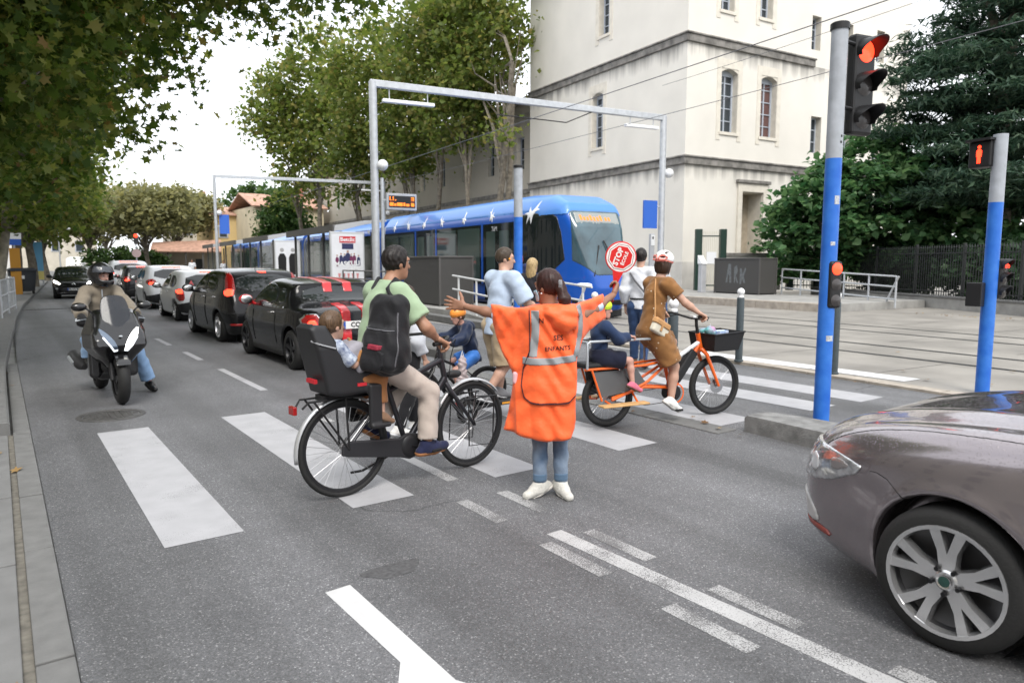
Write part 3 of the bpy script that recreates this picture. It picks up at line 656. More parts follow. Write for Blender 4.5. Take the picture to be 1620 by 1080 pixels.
LEAF5 = (np.array([(0,-.5,0),(.18,-.22,.02),(.5,-.28,.06),(.30,.02,.03),(.48,.34,.08),(.16,.22,.0),(0,.55,-.05),(-.16,.22,.0),(-.48,.34,.08),(-.30,.02,.03),(-.5,-.28,.06),(-.18,-.22,.02)]),
         np.array([(0,1,11),(1,2,3),(11,9,10),(1,3,11),(3,9,11),(3,4,5),(3,5,9),(5,7,9),(7,8,9),(5,6,7)]))
LEAF2 = (np.array([(0,-.5,0),(.36,.0,.09),(0,.5,-.02),(-.36,.0,.09)]), np.array([(0,1,2),(0,2,3)]))
LEAF4 = (np.array([(0,-.5,0),(.42,-.15,.1),(.2,.15,.04),(0,.5,-.06),(-.3,.12,.05),(-.40,-.2,.1)]), np.array([(0,1,2),(0,2,3),(0,3,4),(0,4,5)]))
NEED = (np.array([(0,-.5,0),(.11,.0,.03),(0,.5,-.06),(-.11,.0,.03)]), np.array([(0,1,2),(0,2,3)]))
def leaves(pts, size, tmpl, rng, up=.5, jit=.5):
    n = len(pts); T, Fc = tmpl
    z = rng.normal(size=(n,3)); z[:,2] += up*2.2; z /= np.linalg.norm(z, axis=1)[:,None]
    a = rng.normal(size=(n,3)); x = a-(a*z).sum(1)[:,None]*z; x /= np.linalg.norm(x, axis=1)[:,None]; y = np.cross(z, x)
    s = size*(1+jit*(rng.random(n)*2-1))
    V = pts[:,None,:]+s[:,None,None]*(T[None,:,0,None]*x[:,None]+T[None,:,1,None]*y[:,None]+T[None,:,2,None]*z[:,None])
    F = Fc[None]+(np.arange(n)*len(T))[:,None,None]
    return V.reshape(-1,3), F.reshape(-1,3)
def blob_points(rng, ells, n, shell=.55):
    vol = np.array([e[3]*e[4]*e[5] for e in ells]); k = rng.choice(len(ells), n, p=vol/vol.sum()); E_ = np.array(ells)[k]
    d = rng.normal(size=(n,3)); d /= np.linalg.norm(d, axis=1)[:,None]; r = (shell**3+(1-shell**3)*rng.random(n))**(1/3)
    return E_[:,:3]+d*r[:,None]*E_[:,3:6]
def tree(name, label, base, ells, nclump, per, size, lm, tmpl=LEAF2, trunk=(.28,4.5), lean=(0,0), limbs=14, cat='tree', group=None, seed=1, spread=.55, bark=None, flat=1., up=.5, shell=.5, trunks=None, dense=0):
    rng = np.random.default_rng(seed); t = empty(name, base, 0, label, cat, group); b = np.array(base, float)
    cl = blob_points(rng, ells, nclump, shell)
    n = nclump*per; c = np.repeat(cl, per, 0); sp = spread*(.6+.8*rng.random(nclump)); d = rng.normal(size=(n,3))*np.repeat(sp, per)[:,None]*np.array([1,1,.7*flat])*.62
    V, F = leaves(c+d-b, size, tmpl, rng, up)
    link('crown', mesh_np('crown', V, F, smooth=False), lm, t)
    m_ = MB(); r0, th = trunk
    for (ox, oy, lx, ly, rr, hh) in (trunks or [(0,0,lean[0],lean[1],r0,th)]):
        pts = [Vector((ox+lx*q+ .05*rr*10*math.sin(q*5+seed), oy+ly*q+.05*rr*10*math.cos(q*4+seed), hh*q)) for q in np.linspace(0,1,7)]
        m_.tube(pts, [rr*(1.25 if i == 0 else 1.0-.45*i/6) for i in range(7)], 10)
        top = pts[-1]; own = cl[np.argsort(np.linalg.norm(cl-b-np.array(top), axis=1)+rng.random(nclump)*4)][:max(2, limbs//len(trunks or [1]))]
        for p in own:
            e_ = Vector(p-b); s_ = pts[rng.integers(3,7)]
            q1 = s_.lerp(e_, .4)+Vector((0,0,.12*(e_-s_).length)); q2 = s_.lerp(e_, .75)+Vector(rng.normal(size=3)*.15)
            rr2 = rr*.42*(.6+.5*rng.random()); m_.tube([s_, q1, q2, e_], [rr2, rr2*.7, rr2*.42, rr2*.15], 6, caps=False)
    m_.build('trunk', bark or M_BARK, t, smooth=True)
    return t
# left row of planes overhanging the carriageway
tree('plane_tree', 'near plane tree whose big leaves fill the top left corner', (-2.2,11.5,.12), [(-.8,13.2,7.6,2.8,4.6,4.4),(1.7,15.6,7.6,2.2,2.8,3.6),(2.9,14.0,8.6,2.4,2.4,2.4),(4.4,13.2,7.6,2.2,2.2,1.7),(-.3,18.0,7.0,2.4,3.0,3.6)], 700, 72, .162, M_PLANE, LEAF5, (.34,5.0), (.6,.4), limbs=34, group='plane trees along the left pavement', seed=3, spread=.62, up=.35, shell=.35)
tree('plane_tree', 'second plane tree on the left, crown hanging behind the nearest one', (-1.3,24.0,.12), [(-.4,24,7.6,3.6,4.6,4.4),(1.4,25.5,8.6,3.0,3.4,3.4)], 330, 46, .23, M_PLANE, LEAF4, (.3,4.6), (.4,.2), limbs=20, group='plane trees along the left pavement', seed=4, spread=.7, up=.35, shell=.35)
tree('plane_tree', 'plane tree with a pale mottled trunk at the left picture edge', (.02,36.5,.12), [(.3,36.5,7.6,3.8,4.8,4.6),(2.0,38,9.0,2.6,3.2,3.0)], 300, 40, .27, M_PLANE, LEAF4, (.21,5.5), (.5,.1), limbs=20, group='plane trees along the left pavement', seed=5, spread=.8, bark=M_BARKP, shell=.4)
tree('plane_tree', 'thick brown plane trunk behind the bin on the left', (.75,46.5,.12), [(.9,47,7.2,3.9,4.8,4.0),(2.4,49,8,2.5,3,2.6)], 240, 34, .34, M_PLANE, LEAF2, (.27,5.0), (.1,.1), limbs=16, group='plane trees along the left pavement', seed=6, spread=.9, shell=.4)
tree('plane_tree', 'dark plane trunk beside the blue hoarding on the left', (1.75,56.5,.12), [(1.6,57,7.0,4.2,4.8,3.8),(4.0,60,7.4,2.6,3.5,2.2)], 220, 34, .38, M_PLANE2, LEAF2, (.30,5.0), (.1,.1), limbs=16, group='plane trees along the left pavement', seed=7, spread=1., shell=.4)
tree('plane_tree', 'farthest yellowish plane on the left side of the street', (3.4,76,.12), [(3.6,77,7.0,4.6,6,3.6)], 180, 32, .5, M_PLANE2, LEAF2, (.3,4.5), (.1,.1), limbs=14, group='plane trees along the left pavement', seed=8, spread=1.2, shell=.4)
# tall planes behind the tram
def tn(n, s, z=.3): return TF(n, s, z)
def tell(n, s, z, a, b, c): p = TF(n, s, z); return (p[0], p[1], p[2], a, b, c)
G2 = 'tall plane trees behind the tram'
tree('plane_tree', 'tall plane tree with a leaning trunk next to the cream building', tn(24.0,43.5), [tell(24,46,17.5,3.4,4.4,5.2),tell(23.6,47.5,12.4,2.6,3.0,3.0),tell(23.0,40.2,10.6,1.0,1.0,1.6)], 340, 34, .34, M_PLANE2, LEAF4, group=G2, seed=11, spread=.95, trunks=[(0,0,-.9,-3.4,.27,14),(.3,-1.0,.3,-.4,.25,13),(.1,2.8,-.5,.6,.2,12)], limbs=30, shell=.3)
tree('plane_tree', 'plane tree with twin dark trunks rising behind the portal mast', tn(23.5,53), [tell(23.5,52,17,3.6,4.6,5.6),tell(22.8,56,11.8,2.6,3.4,3.0)], 330, 34, .38, M_PLANE2, LEAF4, group=G2, seed=12, spread=1., trunks=[(0,0,.5,-1.4,.24,12),(.2,2.0,-.6,1.2,.22,12),(0,3.4,.2,1.6,.2,11)], limbs=28, shell=.3)
tree('plane_tree', 'plane tree behind the display board with several slim trunks', tn(22.5,63), [tell(22,62,17,3.8,5,6.2),tell(21.5,66,11.0,3.4,4.2,3.6)], 310, 34, .42, M_PLANE2, LEAF2, group=G2, seed=13, spread=1.1, trunks=[(0,0,.4,-1.4,.26,12),(0,2.4,-.5,1.3,.22,11),(.2,4.6,.2,.6,.22,11)], limbs=26, shell=.3)
tree('plane_tree', 'plane tree on the left end of the row behind the tram', tn(20.5,76), [tell(20.5,75,18.5,4.2,5.6,7.0),tell(17.6,80,17.5,3.2,4,4.6),tell(19.5,78,11.2,3,3.8,3.6)], 320, 34, .5, M_PLANE2, LEAF2, group=G2, seed=14, spread=1.25, trunks=[(0,0,.4,-1.4,.3,13),(0,3.4,-.5,1.3,.26,12)], limbs=24, shell=.3)
tree('evergreen_tree', 'dark green bushy tree beside the cream house behind the shelters', tn(21.0,92), [tell(21.0,92,6.2,3.0,3.4,4.4)], 170, 36, .5, M_GREEN, LEAF2, (.3,3), limbs=8, seed=15, spread=1.0, shell=.3)
# pollarded planes far down the street
G3 = 'clipped trees far down the street'
for i, (x, y, lab, c_) in enumerate([(13.6,88,'broad clipped tree far down the street, nearest of its row',5.4),(9.4,101,'grey green clipped tree over the far oncoming lane',5.0),(19.5,104,'yellowish clipped tree in front of the far houses',5.4),(13.5,125,'farthest clipped tree above the distant traffic',6.0)]):
    tree('clipped_tree', lab, (x,y,.1), [(x,y,7.3+.5*i,c_,c_,2.7),(x+1.5,y,8.4+.5*i,c_*.7,c_*.7,2.0)], 240, 34, .5, M_OLIVE, LEAF2, (.28,4.6), limbs=22, group=G3, seed=20+i, spread=1.0, shell=.35)
hedge = tree('hedge', 'bright green hedge under the far red traffic light', (12.5,99,0), [(11.5,99,2.2,3.4,1.5,1.4),(14.5,97,1.9,2.6,1.5,1.2)], 130, 30, .4, M_GREEN, LEAF2, (.1,1.2), limbs=6, cat='hedge', seed=31, spread=.6, shell=.2)
tree('wooded_hill', 'green tree tops above the far tiled roofs', (48,160,0), [(48,160,15.5,9,6,2.6),(62,168,16.5,9,6,2.6)], 130, 28, 1.0, M_GREEN, LEAF2, (.5,12), limbs=6, cat='trees', seed=32, spread=1.8)
# cedar and broad-leaved shrub behind the fence
cd = Vector((34.2,12.4,0)); rngc = np.random.default_rng(5); ce = []
for k in range(16):
    z = 4.2+k*.95; L_ = 6.4*(1-.80*(k/16)**1.0); a0 = k*2.4
    for j in range(4):
        a = a0+j*math.pi/2+rngc.normal()*.3; r_ = L_*(.45+.12*rngc.random())
        ce.append((cd.x+math.cos(a)*r_, cd.y+math.sin(a)*r_, z+rngc.normal()*.2, L_*.50, L_*.50, .34))
tree('cedar_tree', 'dark layered cedar at the right edge behind the signals', cd, ce, 1300, 62, .36, M_CEDAR, NEED, (.4,17), limbs=70, seed=41, spread=.55, flat=.45, up=.7, shell=.0)
sh = Vector((32.3,16.6,0))
tree('leafy_shrub', 'big green broad-leaved shrub between the cream building and the cedar', sh, [(sh.x,sh.y,4.3,3.2,3.6,3.4),(sh.x-1.2,sh.y+1.9,3.5,2.2,2.4,2.8),(sh.x-1.0,sh.y+3.6,2.9,1.5,1.6,2.2),(sh.x+1.2,sh.y-2.6,3.6,2.4,2.4,2.8),(sh.x+2.4,sh.y-4.4,3.0,2.2,2.2,2.4)], 540, 50, .30, M_SHRUB, LEAF4, group=None, seed=42, spread=.5, up=.8, trunks=[(0,0,.5,.6,.16,4),(-.5,.8,-1,1.2,.12,3.4),(.8,-1.2,.9,-1.4,.14,3.6),(1.8,-3.0,.5,-1.2,.12,3.2)], limbs=40, flat=.6, shell=.45)

for i, (n_, s_, lab) in enumerate([(30.6,19.2,'low dark shrub behind the fence under the broad-leaved shrub'),(28.9,14.2,'low dark shrub behind the middle of the iron fence'),(27.2,10.0,'low dark shrub behind the fence beside the pedestrian signal')]):
    p = TF(n_+1.2,s_,0); tree('fence_shrub', lab, p, [(p[0],p[1],1.3,1.6,2.2,1.2)], 120, 40, .24, M_SHRUB2, LEAF2, (.06,1.0), limbs=8, cat='shrub', group='low shrubs behind the iron fence', seed=60+i, spread=.4, shell=.2)
# ================================================================ TRAM AND STREET FURNITURE
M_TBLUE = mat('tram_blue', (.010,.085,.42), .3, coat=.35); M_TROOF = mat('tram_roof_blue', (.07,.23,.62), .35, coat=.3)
M_TGLASS = mat('tram_glass', (.012,.016,.018), .05, spec=.9); M_TGLASS2 = mat('tram_window', (.05,.075,.07), .06, spec=.8)
M_WHITE = mat('white_paint', (.78,.79,.80), .4); M_BLACK = mat('black_plastic', (.012,.012,.013), .5); M_RUB = mat('rubber', (.018,.018,.018), .8)
M_ORLED = mat('orange_led', (.1,.03,.0), .5, emit=(1,.22,.02), es=1.0); M_WS = mat('windscreen', (.05,.09,.11), .03, spec=1., var=.5, vscale=1.1)
tram = empty('tram', TF(12.95,16.35,0), -TA, 'blue articulated tram with white swallows along its roof edge', 'tram')
TPG = PolyGrid([(.30,.30),(.10,.55),(.0,.95),(.08,1.35),(.62,2.75),(1.05,3.45),(1.7,3.72),(3.0,3.80),(15.2,3.80),(15.2,.30)], .02)
def tram_sec(P, y_end):
    x, y, z = P[:,0], P[:,1], P[:,2]
    d1 = TPG(y, z)
    t = np.clip((2.6-y)/2.6, 0, 1.2); W = 1.32-.78*t**2.2
    roofc = np.maximum(0, z-2.95); W = W-.42*(roofc/.85)**2.2-.05*np.maximum(0, 1.2-z)
    return smax(d1, (np.abs(x)-W), .22)
f_t = lambda P: tram_sec(P, 15.2)
isolink('body', f_t, (-1.6,-.3,.2), (1.6,15.5,4.0), .05, M_TBLUE, tram)
# roof shell (lighter) as a skin
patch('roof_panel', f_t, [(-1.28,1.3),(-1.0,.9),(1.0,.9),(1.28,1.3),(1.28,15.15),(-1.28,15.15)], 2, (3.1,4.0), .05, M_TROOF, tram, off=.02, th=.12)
patch('windscreen', f_t, smooth_poly([(-.92,1.32),(.92,1.32),(.95,3.1),(.8,3.32),(-.8,3.32),(-.95,3.1)],1), 1, (-.2,1.6), .03, M_WS, tram, off=.01, th=.04)
patch('destination_panel', f_t, [(-.8,2.85),(.8,2.85),(.8,3.18),(-.8,3.18)], 1, (-.2,1.6), .03, mat('display_pale', (.26,.28,.27), .1), tram, off=.016, th=.04)
patch('cab_window', f_t, smooth_poly([(.86,1.38),(1.12,3.0),(1.5,3.2),(3.15,3.2),(3.15,1.38)],1,(3,4)), 0, (-1.7,-.6), .03, M_TGLASS, tram, off=.012, th=.05)
for k in range(9): # orange dots of the destination board
    patch('led_block', f_t, [(-.62+k*.12+(.06 if k > 6 else 0),2.93),(-.55+k*.12+(.06 if k > 6 else 0),2.93),(-.55+k*.12+(.06 if k > 6 else 0),3.05+.05*(k%3==0)),(-.62+k*.12+(.06 if k > 6 else 0),3.05+.05*(k%3==0))], 1, (-.2,1.6), .02, M_ORLED, tram, off=.03, th=.04)
for sx in (-1, 1):
    patch('headlight', f_t, smooth_poly([(sx*.60,1.0),(sx*.84,1.0),(sx*.86,1.12),(sx*.62,1.12)],1), 1, (-.2,1.2), .025, mat('tram_headlight', (.8,.8,.8), .15, emit=(1,.95,.85), es=.3), tram, off=.02, th=.04)
patch('bumper_band', f_t, [(-1.2,.45),(1.2,.45),(1.2,.62),(-1.2,.62)], 1, (-.2,1.4), .04, M_BLACK, tram, off=.012, th=.04)
MB().tube([(.25,.02,1.3),(.05,.35,2.2),(.0,.42,2.35)], .02, 6).build('wiper', M_BLACK, tram); MB().tube([(-.55,.1,1.33),(-.2,.38,2.2)], .02, 6).build('wiper', M_BLACK, tram)
BIRD = [(0,.02),(.16,.10),(.42,.34),(.30,.06),(.46,-.02),(.20,-.05),(.08,-.14),(-.06,-.38),(-.10,-.14),(-.34,-.34),(-.20,-.06),(-.42,.06),(-.16,.04),(-.12,.26)]
def bird(y, z, s, a=0., flip=1):
    c, q = math.cos(a), math.sin(a); pts = [(y+flip*s*(u*c-v*q), z+s*(u*q+v*c)) for u, v in BIRD]
    if flip < 0: pts = pts[::-1]
    patch('swallow', f_t, pts, 0, (-1.6,-.4), .022, M_WHITE, tram, off=.022, th=.03)
bird(2.35,3.24,.95,.2,-1)
for k, (y, a) in enumerate([(4.9,.5),(7.0,1.2),(8.9,.3),(10.6,.8),(12.3,.2),(13.9,1.0)]): bird(y, 3.3, .62, a, -1 if k % 2 else 1)
# side windows and doors of the front module
def tside(y0, y1, nm, m, z0=1.05, z1=2.98, x=-1.325, parent=tram, t=.012): return MB().box2((x-t,y0,z0),(x+.02,y1,z1)).build(nm, m, parent, smooth=False)
tside(3.3,15.1,'window_band',M_TGLASS,.98,3.0)
for y0, y1, nm in ((3.55,4.4,'door'),(4.45,5.3,'door'),(5.7,7.4,'window'),(7.6,9.2,'window'),(9.5,10.35,'door'),(10.4,11.25,'door'),(11.6,13.2,'window'),(13.35,14.9,'window')):
    z0 = .42 if nm == 'door' else 1.15
    d_ = tside(y0, y1, nm, M_TGLASS if nm == 'door' else M_TGLASS2, z0, 2.9, t=.02)
    if nm == 'door': MB().box2((-1.352,y0+.12,.75),(-1.34,y1-.12,2.75)).build('pane', M_TGLASS2, d_, smooth=False)
for y in (5.5,9.35,11.42): tside(y-.05,y+.06,'pillar',M_TBLUE,.98,3.0,t=.026)
MB().box2((-1.338,7.9,2.6),(-1.335,8.5,2.68)).build('led_sign', M_ORLED, tram, smooth=False)
text('TaM', .22, M_WHITE, tram, frame((-1.36,4.6,2.82),(0,-1,0),(0,0,1)))
MB().box2((-1.2,1.0,.05),(1.2,15,.3)).build('underframe', M_BLACK, tram, smooth=False)
# rear modules
sec = [(-1.2,.3),(-1.32,.7),(-1.32,2.95),(-1.22,3.3),(-.95,3.62),(-.5,3.78),(.5,3.78),(.95,3.62),(1.22,3.3),(1.32,2.95),(1.32,.7),(1.2,.3)]
for k, (y0, y1) in enumerate(((15.9,29.5),(30.3,44),(44.8,58))):
    md = empty('module'); md.parent = tram
    MB().prism([(a,b) for a,b in sec], y0, y1, 'Y').build('body', M_TBLUE, md, smooth=50)
    V = [(sx*a, yy, b+.012) for yy in (y0+.05,y1-.05) for a,b,sx in ((1.245,3.28,-1),(.96,3.62,-1),(.5,3.785,-1),(.5,3.785,1),(.96,3.62,1),(1.245,3.28,1))]
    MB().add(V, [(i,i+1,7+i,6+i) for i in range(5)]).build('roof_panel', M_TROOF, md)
    MB().box2((-1.338,y0+.3,.98),(-1.3,y1-.3,3.0)).build('window_band', M_TGLASS, md, smooth=False)
    for j in range(7): MB().box2((-1.348,y0+.6+j*1.85,1.15),(-1.3,y0+2.2+j*1.85,2.9)).build('window', M_TGLASS2, md, smooth=False)
    for j in range(5): 
        b_ = MB(); b_.add([(-1.285,y0+1.5+j*2.6+.55*u,3.2+.5*v) for u,v in BIRD], [tuple(range(len(BIRD)))]); b_.build('swallow', M_WHITE, md, smooth=False)
    MB().prism([(a*.93,b*.97) for a,b in sec], y0-.8, y0, 'Y').build('bellows', mat('bellows_grey', (.32,.33,.34), .8), tram, smooth=False)
# ---------------------------------------------------------------- catenary portals
M_GALV = mat('galvanised', (.50,.52,.54), .45, metal=.35, var=.1, vscale=6); M_GREYP = mat('grey_paint', (.42,.43,.45), .5, var=.08)
def portal(name, L_, Rr, lab, lamps=True, blue=1, w=.14):
    a, b = Vector(TF(*L_)), Vector(TF(*Rr)); p = empty(name, (a.x,a.y,0), math.atan2(b.y-a.y, b.x-a.x), lab, 'catenary portal'); D = (b-a).length; h0, h1 = L_[2], Rr[2]
    MB().tube([(0,0,.02),(0,0,h0+.05)], w, 14).build('post', M_GALV, p); MB().tube([(D,0,.02),(D,0,h1+.05)], w, 14).build('post', M_GALV, p)
    MB().bar((-.1,0,h0),(D+.1,0,h1),.2,.24).build('beam', M_GALV, p, smooth=False, bevel=.02)
    if lamps:
        for x0, x1, sl_ in ((.35,2.3,1),(D-2.0,D-.3,1)):
            MB().box2((x0,-.1,h0-.62),(x1,.1,h0-.5)).build('lamp_tube', mat('lamp_diffuser', (.85,.86,.86), .3), p, smooth=False, bevel=.02)
            MB().tube([(x0+.25,0,h0-.5),(x0+.25,0,h0-.1)], .02).tube([(x1-.25,0,h0-.5),(x1-.25,0,h0-.1)], .02).build('hanger', M_GALV, p)
    for x in (0, D):
        MB().sphere((x+.28,-.08,h0-2.85 if x == 0 else h0-2.45),(.2,.24,.2)).build('loudspeaker', M_WHITE, p)
        MB().tube([(x,0,h0-2.8 if x == 0 else h0-2.4),(x+.2,-.05,h0-2.85 if x == 0 else h0-2.45)], .03).build('bracket', M_GALV, p)
    # blue panel hanging beside one post
    xb = D-.62 if blue == 1 else .62
    MB().box2((xb-.36,-.04,h0-4.85 if blue == 1 else h0-4.5),(xb+.36,.04,h0-3.65 if blue == 1 else h0-3.0)).build('blue_panel', M_SIGNBLUE, p, smooth=False)
    MB().tube([(xb,0,h0-3.9),(D if blue == 1 else 0,0,h0-3.9)], .03).build('panel_bracket', M_GALV, p)
    return p, D
p1_, D1 = portal('catenary_portal', (8.9,25.0,8.05), (21.7,23.98,7.95), 'tall grey steel portal spanning the tram tracks in front of the tram', blue=1)
portal('catenary_portal', (8.5,61,8.5), (22.2,60,8.6), 'distant grey portal over the tracks near the far shelters', blue=2, w=.12)
MB().tube([(D1*.38,0,7.4),(D1*.62,0,7.35),(D1*.72,0,7.9)], .022).build('registration_arm', M_BLACK, p1_)
def wire(lab, pts, r=.012):
    n = 14; out = []
    a, b = Vector(pts[0]), Vector(pts[1])
    for i in range(n+1):
        q = i/n; p = a.lerp(b, q); p.z -= pts[2]*4*q*(1-q); out.append(p)
    tag(MB().tube(out, r, 5).build('overhead_wire', mat('wire_grey', (.12,.12,.13), .6)), lab, 'wire')
wire('upper overhead wire crossing in front of the cream building', (TF(21.6,24.0,9.3), TF(19.5,-6,9.5), .25), .009)
wire('lower overhead wire running past the traffic light head', (TF(17,60,7.2), TF(17.2,-6,6.9), .3), .010)
wire('contact wire above the track of the tram', (TF(12.95,61,6.6), TF(12.95,-6,6.6), .1), .012)
# ---------------------------------------------------------------- passenger display
bd = empty('passenger_display', TF(10.6,28.6,.3), -TA, 'small display board with orange figures on a grey mast', 'display')
MB().tube([(-.1,0,0),(-.1,0,4.9)], .07, 10).build('mast', M_GALV, bd); MB().box2((0.02,-.22,3.6),(1.35,-.05,4.28)).build('case', M_GREYP, bd, smooth=False, bevel=.02)
MB().box2((.10,-.232,3.7),(1.27,-.222,4.18)).build('screen', M_BLACK, bd, smooth=False)
for x0,x1,z0,z1 in ((.13,.17,3.98,4.14),(.17,.24,3.98,4.0),(.27,.31,3.98,4.14),(.36,.42,3.98,4.02),(1.08,1.22,4.1,4.14),(1.18,1.22,3.98,4.1),(1.08,1.18,4.04,4.07),(1.08,1.18,3.98,4.0),(.13,.3,3.76,3.9),(.33,.42,3.76,3.86),(.45,.7,3.76,3.9),(.74,.82,3.76,3.9),(.86,1.0,3.76,3.86),(1.08,1.22,3.76,3.9)):
    MB().box2((x0,-.24,z0),(x1,-.233,z1)).build('led_figure', M_ORLED, bd, smooth=False)
MB().bar((-.1,-.05,4.0),(.1,-.13,4.0),.06,.06).build('bracket', M_GALV, bd)
# ---------------------------------------------------------------- shelters with posters
M_SHEL = mat('shelter_grey', (.11,.105,.10), .45, metal=.3); M_SGL = mat('shelter_glass', (.22,.26,.26), .03, alpha=.22, spec=.5); M_SROOF = mat('shelter_roof', (.45,.46,.47), .5)
M_POST1 = mat('poster_white', (.72,.73,.76), .35, var=.05, vscale=3); M_RED = mat('poster_red', (.55,.02,.03), .4); M_NAVY = mat('poster_navy', (.03,.035,.10), .5)
def shelter(n0, s0, s1, lab, poster):
    t = empty('tram_shelter', TF(n0,s0,.3), -TA, lab, 'tram shelter', 'glass shelters along the platform'); L_ = s1-s0
    pn_ = np.linspace(.06, L_-.06, max(3, int(L_/2.6)+1))
    for y in pn_:
        MB().box2((-.05,y-.06,0),(.05,y+.06,2.75)).build('post', M_SHEL, t, smooth=False)
    for i in range(len(pn_)-1): MB().box2((-.008,pn_[i]+.07,.25),(.008,pn_[i+1]-.07,2.65)).build('pane', M_SGL, t, smooth=False)
    for y in (.06, L_-.06):
        MB().box2((1.35,y-.05,0),(1.45,y+.05,2.75)).build('post', M_SHEL, t, smooth=False)
    MB().prism([(-.35,2.75),(-.3,3.0),(1.0,3.22),(2.0,3.28),(2.0,3.2),(1.0,3.05),(.0,2.78)], -.15, L_+.15, 'Y').build('roof', M_SROOF, t, smooth=False)
    MB().box2((-.42,-.2,2.70),(-.36,L_+.2,3.02)).build('fascia', M_SHEL, t, smooth=False)
    MB().box2((.3,.8,.42),(.75,L_-.8,.48)).build('bench', M_SHEL, t, smooth=False)
    if poster:
        ps_ = empty('poster_case'); ps_.parent = t; ps_.location = (-.55,-.12,0) if poster == 1 else (0,-.12,0)
        MB().box2((0,-.1,.45),(1.5,.06,2.72)).build('frame', mat('poster_frame', (.55,.56,.57), .4, metal=.3), ps_, smooth=False, bevel=.02)
        MB().box2((.06,-.112,.55),(1.44,-.101,2.62)).build('sheet', M_POST1, ps_, smooth=False)
        if poster == 1:
            MB().box2((.40,-.121,2.25),(1.10,-.113,2.52)).build('print_block', M_RED, ps_, smooth=False); text('Betclic', .24, M_WHITE, ps_, frame((.75,-.123,2.385),(1,0,0),(0,0,1)), bold=.006)
            MB().box2((.5,-.121,1.98),(1.0,-.113,2.22)).build('print_block', M_NAVY, ps_, smooth=False)
            for k, (x, z, w) in enumerate([(.28,1.55,.16),(.45,1.62,.17),(.75,1.72,.24),(1.03,1.62,.17),(1.22,1.55,.16),(.6,1.6,.15),(.9,1.6,.15)]):
                mm = M_NAVY if k % 3 else mat('poster_plum', (.16,.03,.09), .5)
                MB().prism([(x-w/2,z-.3),(x+w/2,z-.3),(x+w*.45,z+.02),(x+w*.2,z+.1),(x-w*.2,z+.1),(x-w*.45,z+.02)], -.117-.0006*k, -.113, 'Y').build('figure_print', mm, ps_, smooth=False)
                MB().lathe([(0,-.1185-.0006*k),(w*.22,-.1185-.0006*k)], 12, (x,0,z+.16), 'Y').build('head_print', mat('poster_skin', (.42,.26,.19), .6), ps_, smooth=False)
            text('MASCULI', .27, M_WHITE, ps_, frame((.72,-.124,1.36),(1,0,.06),(0,0,1)), bold=.012); text('GAME', .27, M_WHITE, ps_, frame((.98,-.124,1.14),(1,0,.06),(0,0,1)), bold=.012)
            for k in range(5): MB().prism([(.3+k*.2,.95),(.42+k*.2,.95),(.36+k*.2,.6)], -.116, -.113, 'Y').build('print_block', mat('poster_pink', (.6,.25,.25), .5), ps_, smooth=False)
        else:
            for x in (.42,1.05):
                MB().prism([(x-.22,.7),(x+.22,.7),(x+.24,1.7),(x+.12,1.95),(x-.12,1.95),(x-.24,1.7)], -.117, -.113, 'Y').build('figure_print', M_BLACK, ps_, smooth=False)
                MB().lathe([(0,-.118),(.12,-.118)], 12, (x,0,2.15), 'Y').build('head_print', mat('poster_grey', (.35,.35,.35), .6), ps_, smooth=False)
    return t
shelter(9.2,30.2,38.3,'glass tram shelter with the red and white football poster',1)
shelter(9.2,43.6,51.0,'glass tram shelter with the black and white poster, behind the nearest one',2)
shelter(9.2,54.5,61.5,'third glass tram shelter from the camera along the platform',0)
shelter(9.2,66,72,'farthest glass tram shelter down the platform',0)
# ---------------------------------------------------------------- railings, cabinets
def railing(name, a, b, lab, posts=4, rails=(1.0,.6,.3), r=.028, m=None, cat='railing', brace=False, group=None, ext=0):
    a, b = Vector(a), Vector(b); t = empty(name, a, math.atan2((b-a).y,(b-a).x), lab, cat, group); L_ = math.hypot(b.x-a.x,b.y-a.y); dz = b.z-a.z; m = m or M_GALV
    for i in range(posts):
        x = L_*i/(posts-1); z = dz*i/(posts-1); MB().tube([(x,0,z),(x,0,z+rails[0])], r, 8).build('post', m, t)
    for h in rails: MB().tube([(-ext,0,h),(L_+ext,0,dz+h)], r*.9, 8).build('rail', m, t)
    if brace: MB().tube([(L_-.55,0,dz),(L_+.1,0,dz+rails[0])], r, 8).build('brace', m, t)
    return t
M_WRAIL = mat('pale_rail', (.62,.63,.63), .4)
railing('ramp_railing', TF(9.25,18.9,.3), TF(9.25,15.5,.04), 'pale handrail sloping down the near side of the platform ramp', 4, (1.02,.62,.25), .032, M_WRAIL, brace=True, ext=.4)
railing('ramp_railing', TF(11.3,18.9,.3), TF(11.3,15.5,.04), 'pale handrail on the ramp side nearer the tram', 4, (1.02,.62,.25), .032, M_WRAIL, brace=True, ext=.4)
railing('platform_railing', TF(9.15,29.9,.3), TF(9.15,24.2,.3), 'dark grey railing between the football poster and the dark cabinet', 5, (1.08,.75,.2), .03, M_SHEL)
railing('far_railing', TF(26.6,21.4,.3), TF(24.6,14.9,.1), 'long galvanised railing in front of the leafy shrub', 6, (1.12,.75,.3), .035, M_GALV, brace=True)
M_CAB = mat('cabinet_mesh', (.06,.058,.055), .55, var=.15, vscale=60, bump=.3, bscale=200)
